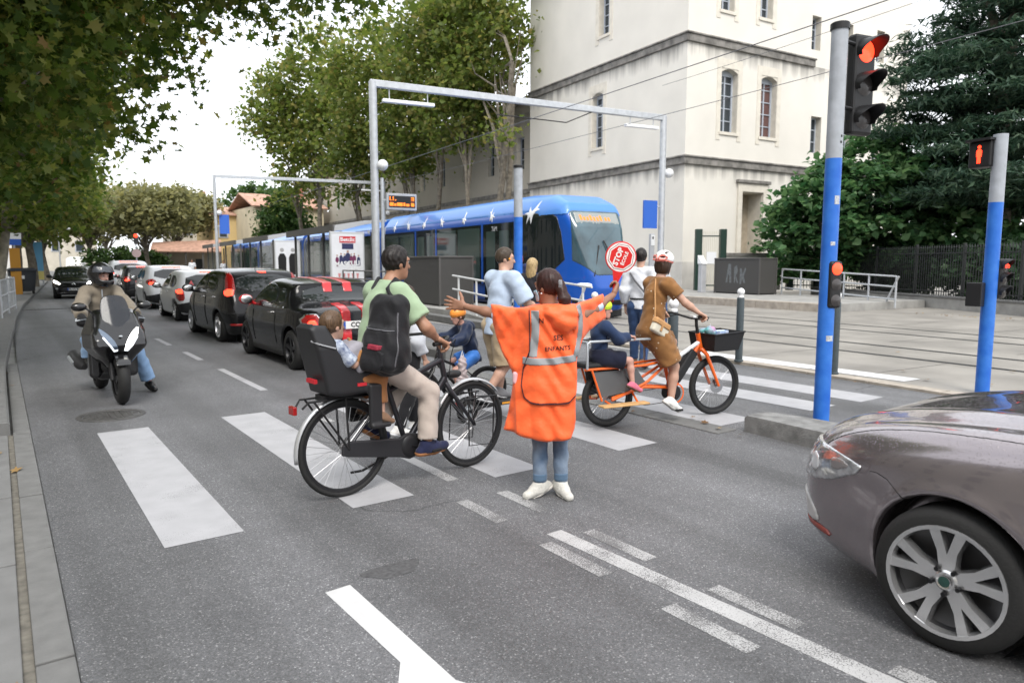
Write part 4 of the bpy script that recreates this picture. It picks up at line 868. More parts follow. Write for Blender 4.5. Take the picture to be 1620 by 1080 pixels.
def cabinet(n0, n1, s0, s1, z1, lab):
    t = empty('metal_cabinet', TF(n0,s0,.3), -TA, lab, 'cabinet'); W, D = n1-n0, s1-s0
    MB().box2((0,0,.06),(W,D,z1-.06)).build('body', M_CAB, t, smooth=False); MB().box2((-.03,-.03,z1-.06),(W+.03,D+.03,z1)).build('lid', M_SHEL, t, smooth=False, bevel=.01)
    for x, y in ((.01,.01),(W-.01,.01),(.01,D-.01),(W-.01,D-.01)): MB().box2((x-.03,y-.03,0),(x+.03,y+.03,z1-.06)).build('corner_post', M_SHEL, t, smooth=False)
    MB().box2((.05,.05,0),(W-.05,D-.05,.06)).build('base', M_BLACK, t, smooth=False)
    return t
cabinet(9.55,10.75,20.9,23.9,1.62,'dark mesh cabinet on the platform beside the sloping handrail')
c2 = cabinet(25.0,26.1,21.3,23.9,1.62,'dark cabinet with pale graffiti beyond the tracks')
gm = mat('graffiti_white', (.13,.14,.145), .6, var=.3, vscale=12)
for pts in ([(1.55,.5),(1.7,1.35),(1.85,1.35),(1.9,.5),(1.78,.5),(1.77,.85),(1.69,.85),(1.66,.5)],[(1.2,.5),(1.2,1.2),(1.35,1.3),(1.42,1.0),(1.3,.85),(1.45,.5),(1.36,.5),(1.27,.8),(1.27,.5)],[(.75,.45),(.75,1.15),(.85,1.15),(.9,.9),(1.05,1.2),(1.1,1.1),(.98,.8),(1.08,.5),(.97,.5),(.88,.7),(.84,.45)]):
    c_y = sum(p[0] for p in pts)/len(pts); pts = [(2*c_y-a,b) for a,b in pts][::-1]
    MB().prism(pts, -.006, -.002, 'X').build('graffiti_mark', gm, c2, smooth=False)
ck = empty('ticket_post', TF(24.9,24.6,.3), -TA, 'slim grey post with a slanted white reader beside the graffiti cabinet', 'post')
MB().box2((-.15,-.12,0),(.15,.12,1.35)).build('column', M_GREYP, ck, smooth=False, bevel=.02); MB().add([(-.17,-.15,1.35),(.17,-.15,1.35),(.17,.15,1.75),(-.17,.15,1.75),(-.17,.15,1.35),(.17,.15,1.35)],[(0,1,2,3),(0,3,4),(1,5,2),(3,2,5,4)]).build('reader', M_WHITE, ck, smooth=False)
ip = empty('info_post', TF(22.6,25.6,.3), -TA, 'grey info post with a white plate behind the stop paddle', 'post')
MB().box2((-.13,-.06,0),(.13,.06,2.75)).build('column', M_GREYP, ip, smooth=False, bevel=.02); MB().box2((-.1,-.075,2.2),(.12,-.062,2.7)).build('plate', M_WHITE, ip, smooth=False)
MB().box2((-.03,-.08,2.5),(.05,-.076,2.62)).build('emblem', M_BLACK, ip, smooth=False)
# ---------------------------------------------------------------- bollards
M_BOL = mat('bollard_grey', (.045,.06,.068), .45, var=.12, vscale=12)
def bollard(x, y, z, lab, h=1.2):
    t = empty('bollard', (x,y,z), 0, lab, 'bollard', 'dark bollards with white ball tops')
    MB().lathe([(0,0),(.075,0),(.075,.03),(.062,.04),(.062,h-.17),(.055,h-.15),(.0,h-.15)], 18).build('post', M_BOL, t)
    MB().lathe([(.0,h-.15),(.05,h-.15),(.05,h-.12),(.035,h-.11),(.0,h-.11)], 18).build('collar', M_WHITE, t); MB().sphere((0,0,h-.055),.062,18,12).build('ball', M_WHITE, t)
bollard(10.13,7.42,.03,'white-topped bollard standing alone on the plaza right of the orange bike',1.24)
bollard(10.12,5.72,.03,'white-topped bollard half hidden behind the tall blue traffic light pole',1.24)
bollard(6.52,5.72,.0,'white-topped bollard directly behind the woman on the orange bike',1.27)
# ---------------------------------------------------------------- signals
M_PBLUE = mat('pole_blue', (.012,.115,.52), .45, var=.3, vscale=5, detail=12, col2=(.04,.19,.62), bump=.08, bscale=30); M_PGREY = mat('pole_grey', (.36,.385,.42), .5, var=.15, vscale=7, detail=10)
M_LENSR = mat('red_lens_lit', (.6,.02,.01), .3, emit=(1,.035,.012), es=2.6); M_LENSO = mat('lens_dark', (.055,.05,.05), .25)
def pole(x, y, z, h, hb, r, lab, cap_=True, name='signal_pole'):
    t = empty(name, (x,y,z), 0, lab, 'traffic light' if name != 'signal_pole' else 'pole')
    MB().lathe([(r,0),(r,hb)], 24).build('blue_sleeve', M_PBLUE, t); MB().lathe([(r*.995,hb),(r*.995,h)], 24).build('upper_tube', M_PGREY, t)
    if cap_: MB().lathe([(r+.012,h-.05),(r+.012,h+.01),(r,.02+h),(0,h+.02)], 24).build('cap', M_BLACK, t)
    else: MB().lathe([(r,h),(0,h)], 24).build('cap', M_PGREY, t)
    return t
def head(parent, loc, ang, w, h, lit, dep, lens_r, visor=.16, sym=None, n=3):
    """signal head; faces direction ang (angle from +X)"""
    e = empty('signal_head', loc, ang+math.pi/2); e.parent = parent            # local -y is the front
    m_ = MB().box2((-w/2,0,0),(w/2,dep,h)); m_.build('housing', M_BLACK, e, smooth=False, bevel=.03)
    for i in range(n):
        z = h-(i+.5)*h/n
        MB().lathe([(0,-.022),(lens_r*.6,-.018),(lens_r,-.004),(lens_r*1.1,-.002)], 24, (0,0,z), 'Y').build('lens', M_LENSR if i == 0 and lit else M_LENSO, e)
        if visor:
            V = []; F = []; K = 14
            for k in range(K+1):
                a = math.pi*(-.15+1.3*k/K); L_ = visor*(.25+.75*max(0, math.sin(a))**.7); c_, s_ = math.cos(a)*lens_r*1.15, math.sin(a)*lens_r*1.15
                V += [(c_,0,z+s_),(c_*1.06,-L_,z+s_*1.04-.25*L_*max(0,math.sin(a))*.4),(c_*1.1,-L_,z+s_*1.09-.25*L_*max(0,math.sin(a))*.4),(c_*1.1,0,z+s_*1.08)]
            for k in range(K):
                for q in range(4): F.append((4*k+q, 4*k+(q+1)%4, 4*k+4+(q+1)%4, 4*k+4+q))
            MB().add(V, F).build('visor', M_BLACK, e)
    return e
tl = pole(7.16,4.16,.0,4.12,2.78,.082,'tall blue and grey traffic light with a large red signal head',True,'traffic_light')
head(tl, (.42,-.06,3.06), R(-90)-.22, .30, 1.03, True, .12, .105, .24)
for k, (a_, z_, w_, h_) in enumerate([(-1.9,2.35,.03,.045),(-2.2,1.9,.025,.02),(-1.7,3.0,.012,.012),(-1.75,2.94,.012,.012),(-2.0,.9,.04,.03)]):
    V = [(math.cos(a_+q*w_/.083)*.0832, math.sin(a_+q*w_/.083)*.0832, z_+zz) for zz in (-h_,h_) for q in (-1,-.33,.33,1)]; MB().add(V, [(i,i+1,i+5,i+4) for i in range(3)]).build('sticker', mat('sticker_grey', (.45,.47,.5), .6, var=.4, vscale=40) if k != 2 and k != 3 else M_BLACK, tl, smooth=False)
for z in (3.32,3.98): MB().tube([(0,0,z),(.35,.0,z)], .022, 8).build('bracket', M_BLACK, tl)
head(tl, (-.01,-.105,1.22), R(-90)-.35, .15, .50, True, .08, .058, 0)
t2 = pole(10.18,3.74,.03,3.25,2.42,.082,'shorter blue and grey pole with the red pedestrian signal on the right',False,'pedestrian_signal')
# pedestrian head facing across the street
e = empty('signal_head', (-.10,.19,2.86), R(168)+math.pi/2); e.parent = t2
MB().box2((-.14,0,0),(.14,.2,.32)).build('housing', M_BLACK, e, smooth=False, bevel=.02); MB().box2((-.16,-.05,.32),(.16,.2,.35)).build('visor', M_BLACK, e, smooth=False)
MB().lathe([(0,-.004),(.022,-.004)], 12, (0,0,.25), 'Y').build('walker_head', M_LENSR, e, smooth=False)
MB().prism([(-.012,.225),(.012,.225),(.034,.20),(.032,.13),(.02,.13),(.022,.05),(.004,.05),(0,.11),(-.004,.05),(-.022,.05),(-.02,.13),(-.032,.13),(-.034,.20)], -.006, -.001, 'Y').build('walker_figure', M_LENSR, e, smooth=False)
e2 = head(t2, (.12,-.11,1.22), R(-90)-.1, .19, .50, False, .1, .07, .1)
for cx_ in (-.03,.03): MB().lathe([(.014,-.03),(.022,-.03)], 14, (cx_,0,.405), 'Y').build('bicycle_symbol', M_LENSR, e2, smooth=False)
MB().prism([(-.03,.405),(0,.44),(.03,.405),(.024,.405),(.0,.43),(-.024,.405)], -.032, -.028, 'Y').build('bicycle_symbol', M_LENSR, e2, smooth=False)
MB().box2((-.19,.02,1.12),(-.07,.2,1.42)).build('control_box', M_BLACK, t2, smooth=False, bevel=.01)
pole(10.62,14.42,.03,4.05,2.8,.11,'plain blue and grey pole with black cap standing before the tram',True)
# ---------------------------------------------------------------- left pavement furniture
def fence_panel(x, y, rz, L_, lab):
    t = empty('pavement_railing', (x,y,.125), rz, lab, 'railing', 'galvanised railings on the left pavement')
    for q in (0,L_): MB().tube([(q,0,0),(q,0,1.1)], .03, 8).build('post', M_GALV, t)
    for z in (1.07,.62,.15): MB().tube([(0,0,z),(L_,0,z)], .022, 8).build('rail', M_GALV, t)
    for k in range(1,6): MB().tube([(L_*k/6,0,.15),(L_*k/6,0,1.07)], .012, 6).build('bar', M_GALV, t)
fence_panel(.02,24.9,R(85),2.2,'nearer galvanised railing at the left picture edge'); fence_panel(.20,27.3,R(84),2.2,'galvanised railing just before the dark bin on the left')
for y, lab in ((35.5,'short grey hoop post beside the dark bin'),(51.0,'thin grey hoop post beyond the dark bin'),(57,'farther grey hoop post on the left pavement')):
    t = empty('hoop_barrier', (.02+roff(y)-.35,y,.125), R(80), lab, 'barrier', 'hoop barriers on the left pavement')
    MB().tube([(-.3,0,0),(-.3,0,.9),(-.22,0,1.0),(.22,0,1.0),(.3,0,.9),(.3,0,0)], .03, 8).build('hoop', M_GALV, t); MB().tube([(-.3,0,.55),(.3,0,.55)], .022, 8).build('rail', M_GALV, t)
M_BIN = mat('bin_grey', (.035,.04,.048), .5)
bn = empty('wheeled_bin', (1.0,44.0,.125), R(4), 'dark grey wheeled rubbish bin on the left pavement', 'bin')
bn.scale = (1.12,1.12,1.1)
MB().add([(-.42,-.36,.12),(.42,-.36,.12),(.42,.36,.12),(-.42,.36,.12),(-.52,-.44,1.05),(.52,-.44,1.05),(.52,.44,1.05),(-.52,.44,1.05)],[(3,2,1,0),(4,5,6,7),(0,1,5,4),(1,2,6,5),(2,3,7,6),(3,0,4,7)]).build('body', M_BIN, bn, smooth=False, bevel=.03)
MB().prism([(-.56,1.05),(.56,1.05),(.54,1.13),(.4,1.2),(-.4,1.2),(-.54,1.13)], -.5, .5, 'Y').build('lid', M_BIN, bn, smooth=False, bevel=.02)
for x in (-.36,.36): MB().lathe([(0,-.04),(.1,-.04),(.1,.04),(0,.04)], 14, (x,-.3,.1), 'X').build('wheel', M_RUB, bn)
MB().box2((-.1,-.46,.7),(.05,-.445,.85)).build('sticker', M_PAPER, bn, smooth=False)
sg = empty('stop_sign_post', (.75,43.5,.125), 0, 'orange, blue and white stop post behind the dark bin', 'sign')
MB().box2((-.22,-.05,0),(.22,.05,2.3)).build('panel', mat('orange_panel', (.50,.24,.03), .6), sg, smooth=False); MB().box2((-.36,-.06,2.45),(.3,.06,2.75)).build('blue_band', M_SIGNBLUE, sg, smooth=False); MB().box2((-.38,-.06,2.75),(.32,.06,3.05)).build('white_band', M_WHITE, sg, smooth=False); MB().tube([(0,.0,2.3),(0,.0,2.46)], .05).build('neck', M_GALV, sg)
hb = empty('hoarding', (1.9,60,.125), R(5), 'light blue hoarding panel behind the left trunks', 'hoarding')
MB().box2((.1,-.05,.4),(.75,.05,3.0)).build('panel', mat('hoarding_blue', (.13,.38,.62), .5), hb, smooth=False); MB().box2((.1,-.06,.4),(.75,-.052,1.0)).build('yellow_band', mat('hoarding_yellow', (.7,.6,.2), .5), hb, smooth=False)
for x in (.15,.7): MB().tube([(x,.06,0),(x,.06,3.1)], .04).build('post', M_GALV, hb)
def streetlamp(x, y, h, lab):
    t = empty('street_lamp', (x,y,.1), 0, lab, 'street lamp', 'slim street lamps'); MB().tube([(0,0,0),(0,0,h)], [.07,.045], 10).build('pole', M_GALV, t); MB().tube([(0,0,h-.05),(.5,-.3,h+.1)], .03).build('arm', M_GALV, t); MB().sphere((.6,-.36,h+.08),(.3,.3,.1)).build('lantern', M_WHITE, t)
streetlamp(4.4,72,4.4,'small street lamp above the oncoming black car')
def drain(x, y):
    t = empty('drain_grate', (x,y,.002), .1, 'dark slotted drain across the road by the left kerb', 'drain')
    MB().box2((0,-.15,0),(2.0,.15,.006)).build('frame', mi, t, smooth=False)
    for k in range(16): MB().box2((.06+k*.12,-.11,.006),(.11+k*.12,.11,.009)).build('slot', M_GROOVE, t, smooth=False)
drain(.45,31.0)
# far traffic light
tl2 = pole(11.4,80,.05,4.6,.3,.06,'distant traffic light showing red above the queue','cap','far_traffic_light'); head(tl2, (0,-.12,3.5), R(-98), .36, 1.0, True, .15, .16, .1)
MB().lathe([(0,-.09),(.42,-.09)], 18, (0,0,2.6), 'Y').build('round_sign', mat('sign_grey', (.4,.3,.3), .5), tl2)
# ---------------------------------------------------------------- far houses
def house(name, lab, x0, x1, y0, y1, h, m, roof, wins, rise=1.6, chim=None, gable='x'):
    t = empty(name, (x0,y0,0), 0, lab, 'house'); W, D = x1-x0, y1-y0
    if gable == 'y':
        MB().add([(0,0,0),(W,0,0),(W,D,0),(0,D,0),(0,0,h),(W,0,h),(W,D,h),(0,D,h),(W/2,0,h+rise),(W/2,D,h+rise)],[(0,1,5,8,4),(1,2,6,5),(2,3,7,9,6),(3,0,4,7)]).build('wall', m, t, smooth=False)
        r_ = MB().add([(-.4,-.4,h-.1),(W/2,-.4,h+rise+.06),(W/2,D+.4,h+rise+.06),(-.4,D+.4,h-.1),(W+.4,-.4,h-.1),(W+.4,D+.4,h-.1)],[(0,1,2,3),(1,4,5,2)]).build('roof', roof, t, smooth=False)
    else:
        MB().box2((0,0,0),(W,D,h)).build('wall', m, t, smooth=False)
        r_ = MB().add([(-.5,-.5,h+.01),(W+.5,-.5,h+.01),(W+.5,D/2,h+rise),(-.5,D/2,h+rise),(-.5,D+.5,h+.01),(W+.5,D+.5,h+.01)],[(0,1,2,3),(3,2,5,4)]).build('roof', roof, t, smooth=False)
    sol = r_.modifiers.new('thick', 'SOLIDIFY'); sol.thickness = .15
    for a, b, z0, z1 in wins:
        w_ = MB().box2((a,-.03,z0),(b,.1,z1)).build('window', M_GLASS, t, smooth=False); MB().box2((a-.15,-.06,z0),(a-.01,-.01,z1)).box2((b+.01,-.06,z0),(b+.15,-.01,z1)).box2((a-.2,-.1,z0-.12),(b+.2,-.01,z0-.01)).build('frame', M_WFRAME, w_, smooth=False)
    if chim: MB().box2((chim-.3,D*.4,h+rise*.3),(chim+.3,D*.4+.7,h+rise+1.1)).build('chimney', mat('chimney_brick', (.35,.16,.11), .8), r_, smooth=False)
    return t
M_HCREAM = mat('house_cream', (.62,.55,.40), .9, var=.1, vscale=.6); M_HYEL = mat('house_yellow', (.60,.45,.22), .9, var=.1, vscale=.6); M_HGREY = mat('house_beige', (.52,.48,.40), .9, var=.12, vscale=.6)
M_ROOF2 = mat('roof_tile_pink', (.45,.27,.2), .85, var=.25, vscale=2)
house('village_house', 'cream village house with a tiled gable above the shelters', 27.0,36,93,104,8.9,M_HCREAM,M_ROOF2,[(5.0,6.1,5.4,7.4)],2.0,7.6,'x')
house('village_house', 'yellow village house left of the cream gabled one', 24.0,27.4,102,112,8.2,M_HYEL,M_ROOF2,[(.8,1.7,5.2,6.8)],1.4,None,'x')
house('village_house', 'long pale house behind the blue portal panel', 22.2,30,116,128,9.4,M_HGREY,M_ROOF2,[(1.0,1.9,6.0,7.8),(3.2,4.1,6.0,7.8),(1.0,1.9,2.2,4),(3.2,4.1,2.2,4)],2.4,5.0,'y')
house('village_house', 'white house end closing the street at the far left', -8,2.4,128,140,7.5,mat('house_white', (.7,.69,.66), .9),M_ROOF2,[(2,3.2,4,5.8),(6,7.2,4,5.8)],1.6)
house('village_house', 'pale house front behind the clipped trees', 2.9,16.5,165,175,8.5,M_HGREY,M_ROOF2,[(2,3.2,4,6),(6,7.2,4,6),(10,11.2,4,6)],1.6)
aw = empty('market_shed', (15.6,98.5,0), R(-14), 'low open shed with a red tiled lean-to roof far down the street', 'shed')
MB().add([(0,-.5,3.0),(8.2,-.5,3.0),(8.2,3.5,4.6),(0,3.5,4.2)],[(0,1,2,3)]).build('roof', M_ROOF2, aw, smooth=False).modifiers.new('thick','SOLIDIFY').thickness = .15
MB().box2((0,3.4,0),(8.2,3.6,4.2)).build('rear_wall', M_HGREY, aw, smooth=False)
for x in (.1,2.0,4.0,6.0,8.1): MB().box2((x-.1,-.3,0),(x+.1,-.1,3.0)).build('post', M_SHEL, aw, smooth=False)
for x in (1.0,5.0): MB().box2((x,3.3,0),(x+.9,3.39,2.2)).build('door', M_BIN, aw, smooth=False)
# ================================================================ CARS
def carpaint(name, col, metal=.3, rough=.28, fl=0.): return mat(name, col, rough, metal=metal, coat=.45, var=fl, vscale=1.5, spec=.2)
M_CGLASS = mat('car_glass', (.016,.02,.022), .04, spec=.9, alpha=.9); M_TYRE = mat('tyre', (.016,.016,.016), .75, bump=.15, bscale=80); M_ALLOY = mat('alloy', (.52,.52,.53), .28, metal=.9); M_DALLOY = mat('dark_alloy', (.02,.02,.022), .3, metal=.5)
M_TAIL = mat('tail_lens', (.30,.008,.008), .18, coat=.6); M_BRAKE = mat('brake_lit', (.5,.02,.01), .3, emit=(1,.045,.02), es=2.6); M_TRIM = mat('car_trim', (.016,.016,.017), .55); M_PLATE = mat('plate_white', (.72,.72,.70), .4)
M_CHROME = mat('chrome', (.7,.7,.7), .1, metal=1.); M_WELL = mat('wheel_well', (.006,.006,.006), .9); M_HL = mat('headlamp', (.75,.77,.8), .05, spec=.9, metal=.35); M_HLON = mat('headlamp_lit', (.8,.8,.8), .1, emit=(1,.96,.88), es=3.0); M_EUBLUE = mat('plate_blue', (.02,.08,.4), .5)
def wheel(parent, loc, r, w, style=5, alloy=None, side=1, name='wheel', seg=40, rimf=.70):
    """axle along local y; outer face towards side*y"""
    t = empty(name, loc); t.parent = parent; al = alloy or M_ALLOY; ri = r*rimf
    MB().lathe([(ri,-w/2),(r-.035,-w/2),(r-.012,-w/2+.018),(r,-w/2+.05),(r,w/2-.05),(r-.012,w/2-.018),(r-.035,w/2),(ri,w/2),(ri*.96,w/2-.02),(ri*.96,-w/2)], seg, axis='Y').build('tyre', M_TYRE, t)
    o = side*w/2
    MB().lathe([(ri*1.0,o-side*.004),(ri*.95,o-side*.012),(ri*.90,o-side*.07),(ri*.6,o-side*.11),(.02,o-side*.12)], seg, axis='Y').build('barrel', M_DALLOY if al is M_DALLOY else mat('rim_inner', (.10,.10,.105), .5, metal=.6), t)
    MB().lathe([(ri*1.01,o-side*.006),(ri*1.0,o+side*.004),(ri*.93,o+side*.002),(ri*.90,o-side*.03)], seg, axis='Y').build('rim', al, t)
    m_ = MB().lathe([(0,o-side*.012),(ri*.16,o-side*.014),(ri*.24,o-side*.03),(ri*.25,o-side*.08)], 20, axis='Y')
    n = abs(style)
    for k in range(n):
        a = 2*math.pi*(k+.25)/n
        for da in ((-.19,.19) if style > 0 else (0,)):
            a0, a1 = a+da*.55, a+da*1.25
            def pt(rr, aa, wd, yy): return [(rr*math.cos(aa)-s*wd*math.sin(aa), yy, rr*math.sin(aa)+s*wd*math.cos(aa)) for s in (-1,1)]
            wd = ri*(.092 if style > 0 else .13); V = []
            for rr, aa, ww, yy in ((ri*.18,a0,wd*1.15,o-side*.022),(ri*.55,(a0+a1)/2,wd*.8,o-side*.012),(ri*.94,a1,wd*1.0,o-side*.004)):
                p = pt(rr,aa,ww,yy); q = pt(rr,aa,ww*1.25,yy-side*.045); V += [p[0],p[1],q[1],q[0]]
            F = [(4*i+j,4*i+(j+1)%4,4*i+4+(j+1)%4,4*i+4+j) for i in range(2) for j in range(4)]
            m_.add(V, F)
    m_.build('spokes', al, t, smooth=30)
    return t
sk_ref = {}
def car(name, lab, loc, rz, sp, h=.03, group=None, scale=1.):
    t = empty(name, loc, rz, lab, 'car', group); t.scale = (scale,)*3
    prof = smooth_poly(sp['prof'], 2, sp.get('sharp', ())); W0 = sp['W']; belt = sp.get('belt', .95); tum = sp.get('tum', .30); xf, xr, wr = sp['wheels']
    x0, x1 = min(p[0] for p in prof), max(p[0] for p in prof); zt = max(p[1] for p in prof); xm = (x0+x1)/2; hl = (x1-x0)/2
    tf, tr_ = sp.get('tf', .32), sp.get('tr', .2); crown = sp.get('crown', .05); ar = sp.get('arch', wr+.055)
    pg = PolyGrid(prof, .012)
    def core(P):
        x, y, z = P[:,0], np.abs(P[:,1]), P[:,2]; q = (x-xm)/hl
        W = W0-tf*np.clip((q-.45)/.55, 0, 1.3)**2.4-tr_*np.clip((-q-.5)/.5, 0, 1.3)**2.6
        W = W-tum*np.maximum(0, z-belt)**1.0-.10*np.maximum(0, .42-z)-.02*np.cos(np.clip((z-.3)/(belt-.3),0,1)*2*np.pi)*.7
        d1 = pg(x, z+crown*(y/W0)**2.5)
        return smax(d1, y-W, sp.get('k', .14))
    def f(P):
        d = core(P); y = np.abs(P[:,1])
        for xw in (xf, xr):
            c = np.sqrt((P[:,0]-xw)**2+(P[:,2]-wr)**2)-ar
            c = np.maximum(c, (W0-.30)-y); d = smax(d, -c, .03)
        return d
    if sp.get('post'): f0 = f; f = lambda P: sp['post'](P, f0(P))
    isolink('body', f, (x0-.1,-W0-.1,.05), (x1+.1,W0+.1,zt+.1), h, sp['paint'], t)
    for xw in (xf, xr):
        for s in (-1, 1):
            MB().lathe([(ar-.005,s*(W0-.31)),(ar-.005,s*(W0-.15))], 24, (xw,0,wr), 'Y').build('wheel_arch_liner', M_WELL, t)
            wheel(t, (xw,s*(W0-.115-sp.get('inset',0)),wr), wr, sp.get('tw',.2), sp.get('style',-5), sp.get('alloy'), s, rimf=sp.get('rimf',.70))
    hp = min(h, .02)
    def pp(nm, poly, ax, rng, m, off=.006, th=.03, hh=None): return patch(nm, f, poly, ax, rng, hh or hp, m, t, off, th)
    for poly in sp.get('side', []):
        for s in (-1, 1): pp('side_window', smooth_poly(poly,1), 0 if False else 1, (-W0-.1,-W0+.5) if s < 0 else (W0-.5,W0+.1), M_CGLASS)
    if 'rearw' in sp: pp('rear_window', smooth_poly(sp['rearw'],1), 0, sp.get('rearx', (x0-.1,x0+1.0)), M_CGLASS)
    if 'frontw' in sp: pp('windscreen', smooth_poly(sp['frontw'],1), 0, sp.get('frontx', (.1,1.6)), M_CGLASS)
    for nm, poly, ax, rng, m in sp.get('extra', []):
        for s in ((-1,1) if nm[0] != '!' else (1,)):
            if ax == 0: p2 = [(s*a,b) for a,b in poly]; r2 = rng
            elif ax == 1: p2 = poly; r2 = (rng[0],rng[1]) if s > 0 else (-rng[1],-rng[0])
            else: p2 = [(a,s*b) for a,b in poly]; r2 = rng
            pp(nm.lstrip('!'), p2, ax, r2, m, .014 if nm in ('projector_lamp','indicator','brake_light') else .006 if nm == 'tail_ring' else .010, hh=min(hp,.012) if sp is sk_ref.get('sk') else None)
    if 'mirror' in sp:
        mx_, mz, mw = sp['mirror']
        for s in (-1, 1):
            fm = lambda P: smin(ell(P, (mx_, s*(mw+.14), mz+.04), (.07,.12,.085)), cap(P, (mx_,s*(mw-.06),mz-.06), (mx_,s*(mw+.08),mz), .025, .03), .04)
            isolink('mirror', fm, (mx_-.15,s*mw-.3,mz-.15), (mx_+.15,s*mw+.3,mz+.2), .015, sp.get('mirror_mat', M_TRIM), t)
            MB().sphere((mx_-.062,s*(mw+.14),mz+.04),(.012,.10,.07)).build('mirror_glass', M_CHROME, t)
    if 'plate' in sp:
        px_, pz, txt, pw = sp['plate']; s = -1 if px_ < 0 else 1
        MB().box2((px_-.012,-pw/2,pz-.058),(px_+.012,pw/2,pz+.058)).build('number_plate', M_PLATE, t, smooth=False)
        MB().box2((px_+s*.0125,-s*0+ (pw/2-.05 if s < 0 else -pw/2),pz-.056),(px_+s*.0145,(pw/2 if s < 0 else -pw/2+.05),pz+.056)).build('plate_band', M_EUBLUE, t, smooth=False)
        if txt: text(txt, .105, M_BLACK, t, frame((px_+s*.016,(-.02 if s < 0 else .02),pz),(0,s,0),(0,0,1)), bold=.003)
    for cx_, cz, w_, nm in sp.get('handles', []):
        for s in (-1, 1): MB().box((cx_,s*(W0+.004+sp.get('hoff',0)),cz),(w_/2,.018,.014)).build('door_handle', sp.get('handle_mat', M_TRIM), t, smooth=False, bevel=.008)
    # cabin: seats and dash seen through the glass
    MB().box2((x0+.75,-W0+.2,.30),(x1-.85,W0-.2,.36)).build('floor_pan', M_WELL, t, smooth=False)
    return t, f
def shade(s): return s
# -- black coupe with red stripes
MR = mat('stripe_red', (.55,.015,.02), .3, coat=.8)
mini = dict(prof=[(-1.84,.26),(-1.90,.52),(-1.86,.70),(-1.84,.92),(-1.66,1.00),(-1.36,1.03),(-1.12,1.20),(-1.08,1.345),(-.70,1.40),(-.15,1.425),(.25,1.40),(.98,.99),(1.5,.90),(1.80,.74),(1.88,.55),(1.84,.26),(1.6,.17),(-1.6,.17)], sharp=(3,7), W=.86, belt=.93, tum=.36, wheels=(1.22,-1.22,.315), paint=carpaint('paint_black', (.006,.006,.007), .0, .22), alloy=M_DALLOY, style=-5,
    side=[[(-.52,.99),(-.52,1.20),(-.25,1.325),(.22,1.33),(.70,1.03),(.62,.985)],[(-.98,1.01),(-.88,1.22),(-.60,1.28),(-.60,1.0)]], rearw=[(-.66,1.045),(.66,1.045),(.55,1.30),(-.55,1.30)], rearx=(-1.7,-.9), frontw=[(-.62,1.02),(.62,1.02),(.52,1.36),(-.52,1.36)],
    extra=[('tail_light', smooth_poly([(.56,.60),(.78,.60),(.80,.88),(.58,.90)],1), 0, (-2,-1.45), M_TAIL), ('brake_light', smooth_poly([(.62,.64),(.75,.64),(.76,.80),(.63,.82)],1), 0, (-2,-1.45), M_BRAKE),
      ('racing_stripe', [(-1.9,.09),(-1.9,.25),(-1.4,.25),(-1.4,.09)], 2, (.7,1.2), MR), ('racing_stripe', [(-1.2,.09),(-1.2,.25),(.2,.25),(.2,.09)], 2, (1.2,1.5), MR), ('!deck_spoiler', smooth_poly([(-.70,1.30),(.70,1.30),(.66,1.345),(-.66,1.345)],1), 0, (-1.3,-.9), M_TRIM), ('tail_ring', smooth_poly([(.55,.59),(.79,.59),(.81,.89),(.57,.91)],1), 0, (-2,-1.45), M_CHROME), ('racing_stripe', [(.09,.28),(.25,.28),(.25,.98),(.09,.98)], 0, (-2,-1.5), MR),
      ('!bumper_trim', [(-.8,.17),(.8,.17),(.8,.33),(-.8,.33)], 0, (-2,-1.5), M_TRIM), ('beltline', [(-1.0,.955),(.72,.955),(.72,.975),(-1.0,.975)], 1, (.5,1.0), M_CHROME), ('door_seam', [(.61,.32),(.632,.32),(.652,.95),(.63,.95)], 1, (.5,1.0), M_WELL), ('door_seam', [(-.60,.34),(-.578,.34),(-.54,.95),(-.562,.95)], 1, (.5,1.0), M_WELL), ('sill_trim', [(-.8,.17),(.8,.17),(.8,.27),(-.8,.27)], 1, (.5,1.0), M_TRIM)],
    mirror=(.55,1.0,.86), mirror_mat=MR, plate=(-1.915,.72,'CQ 20', .52), handles=[(-.35,.86,.17,'')], handle_mat=M_CHROME, tf=.30, tr=.16)
car('black_coupe', 'black coupe with red racing stripes, last in the queue', (4.56,12.40,0), R(90), mini, .022, 'cars queueing away from the camera', 1.02)
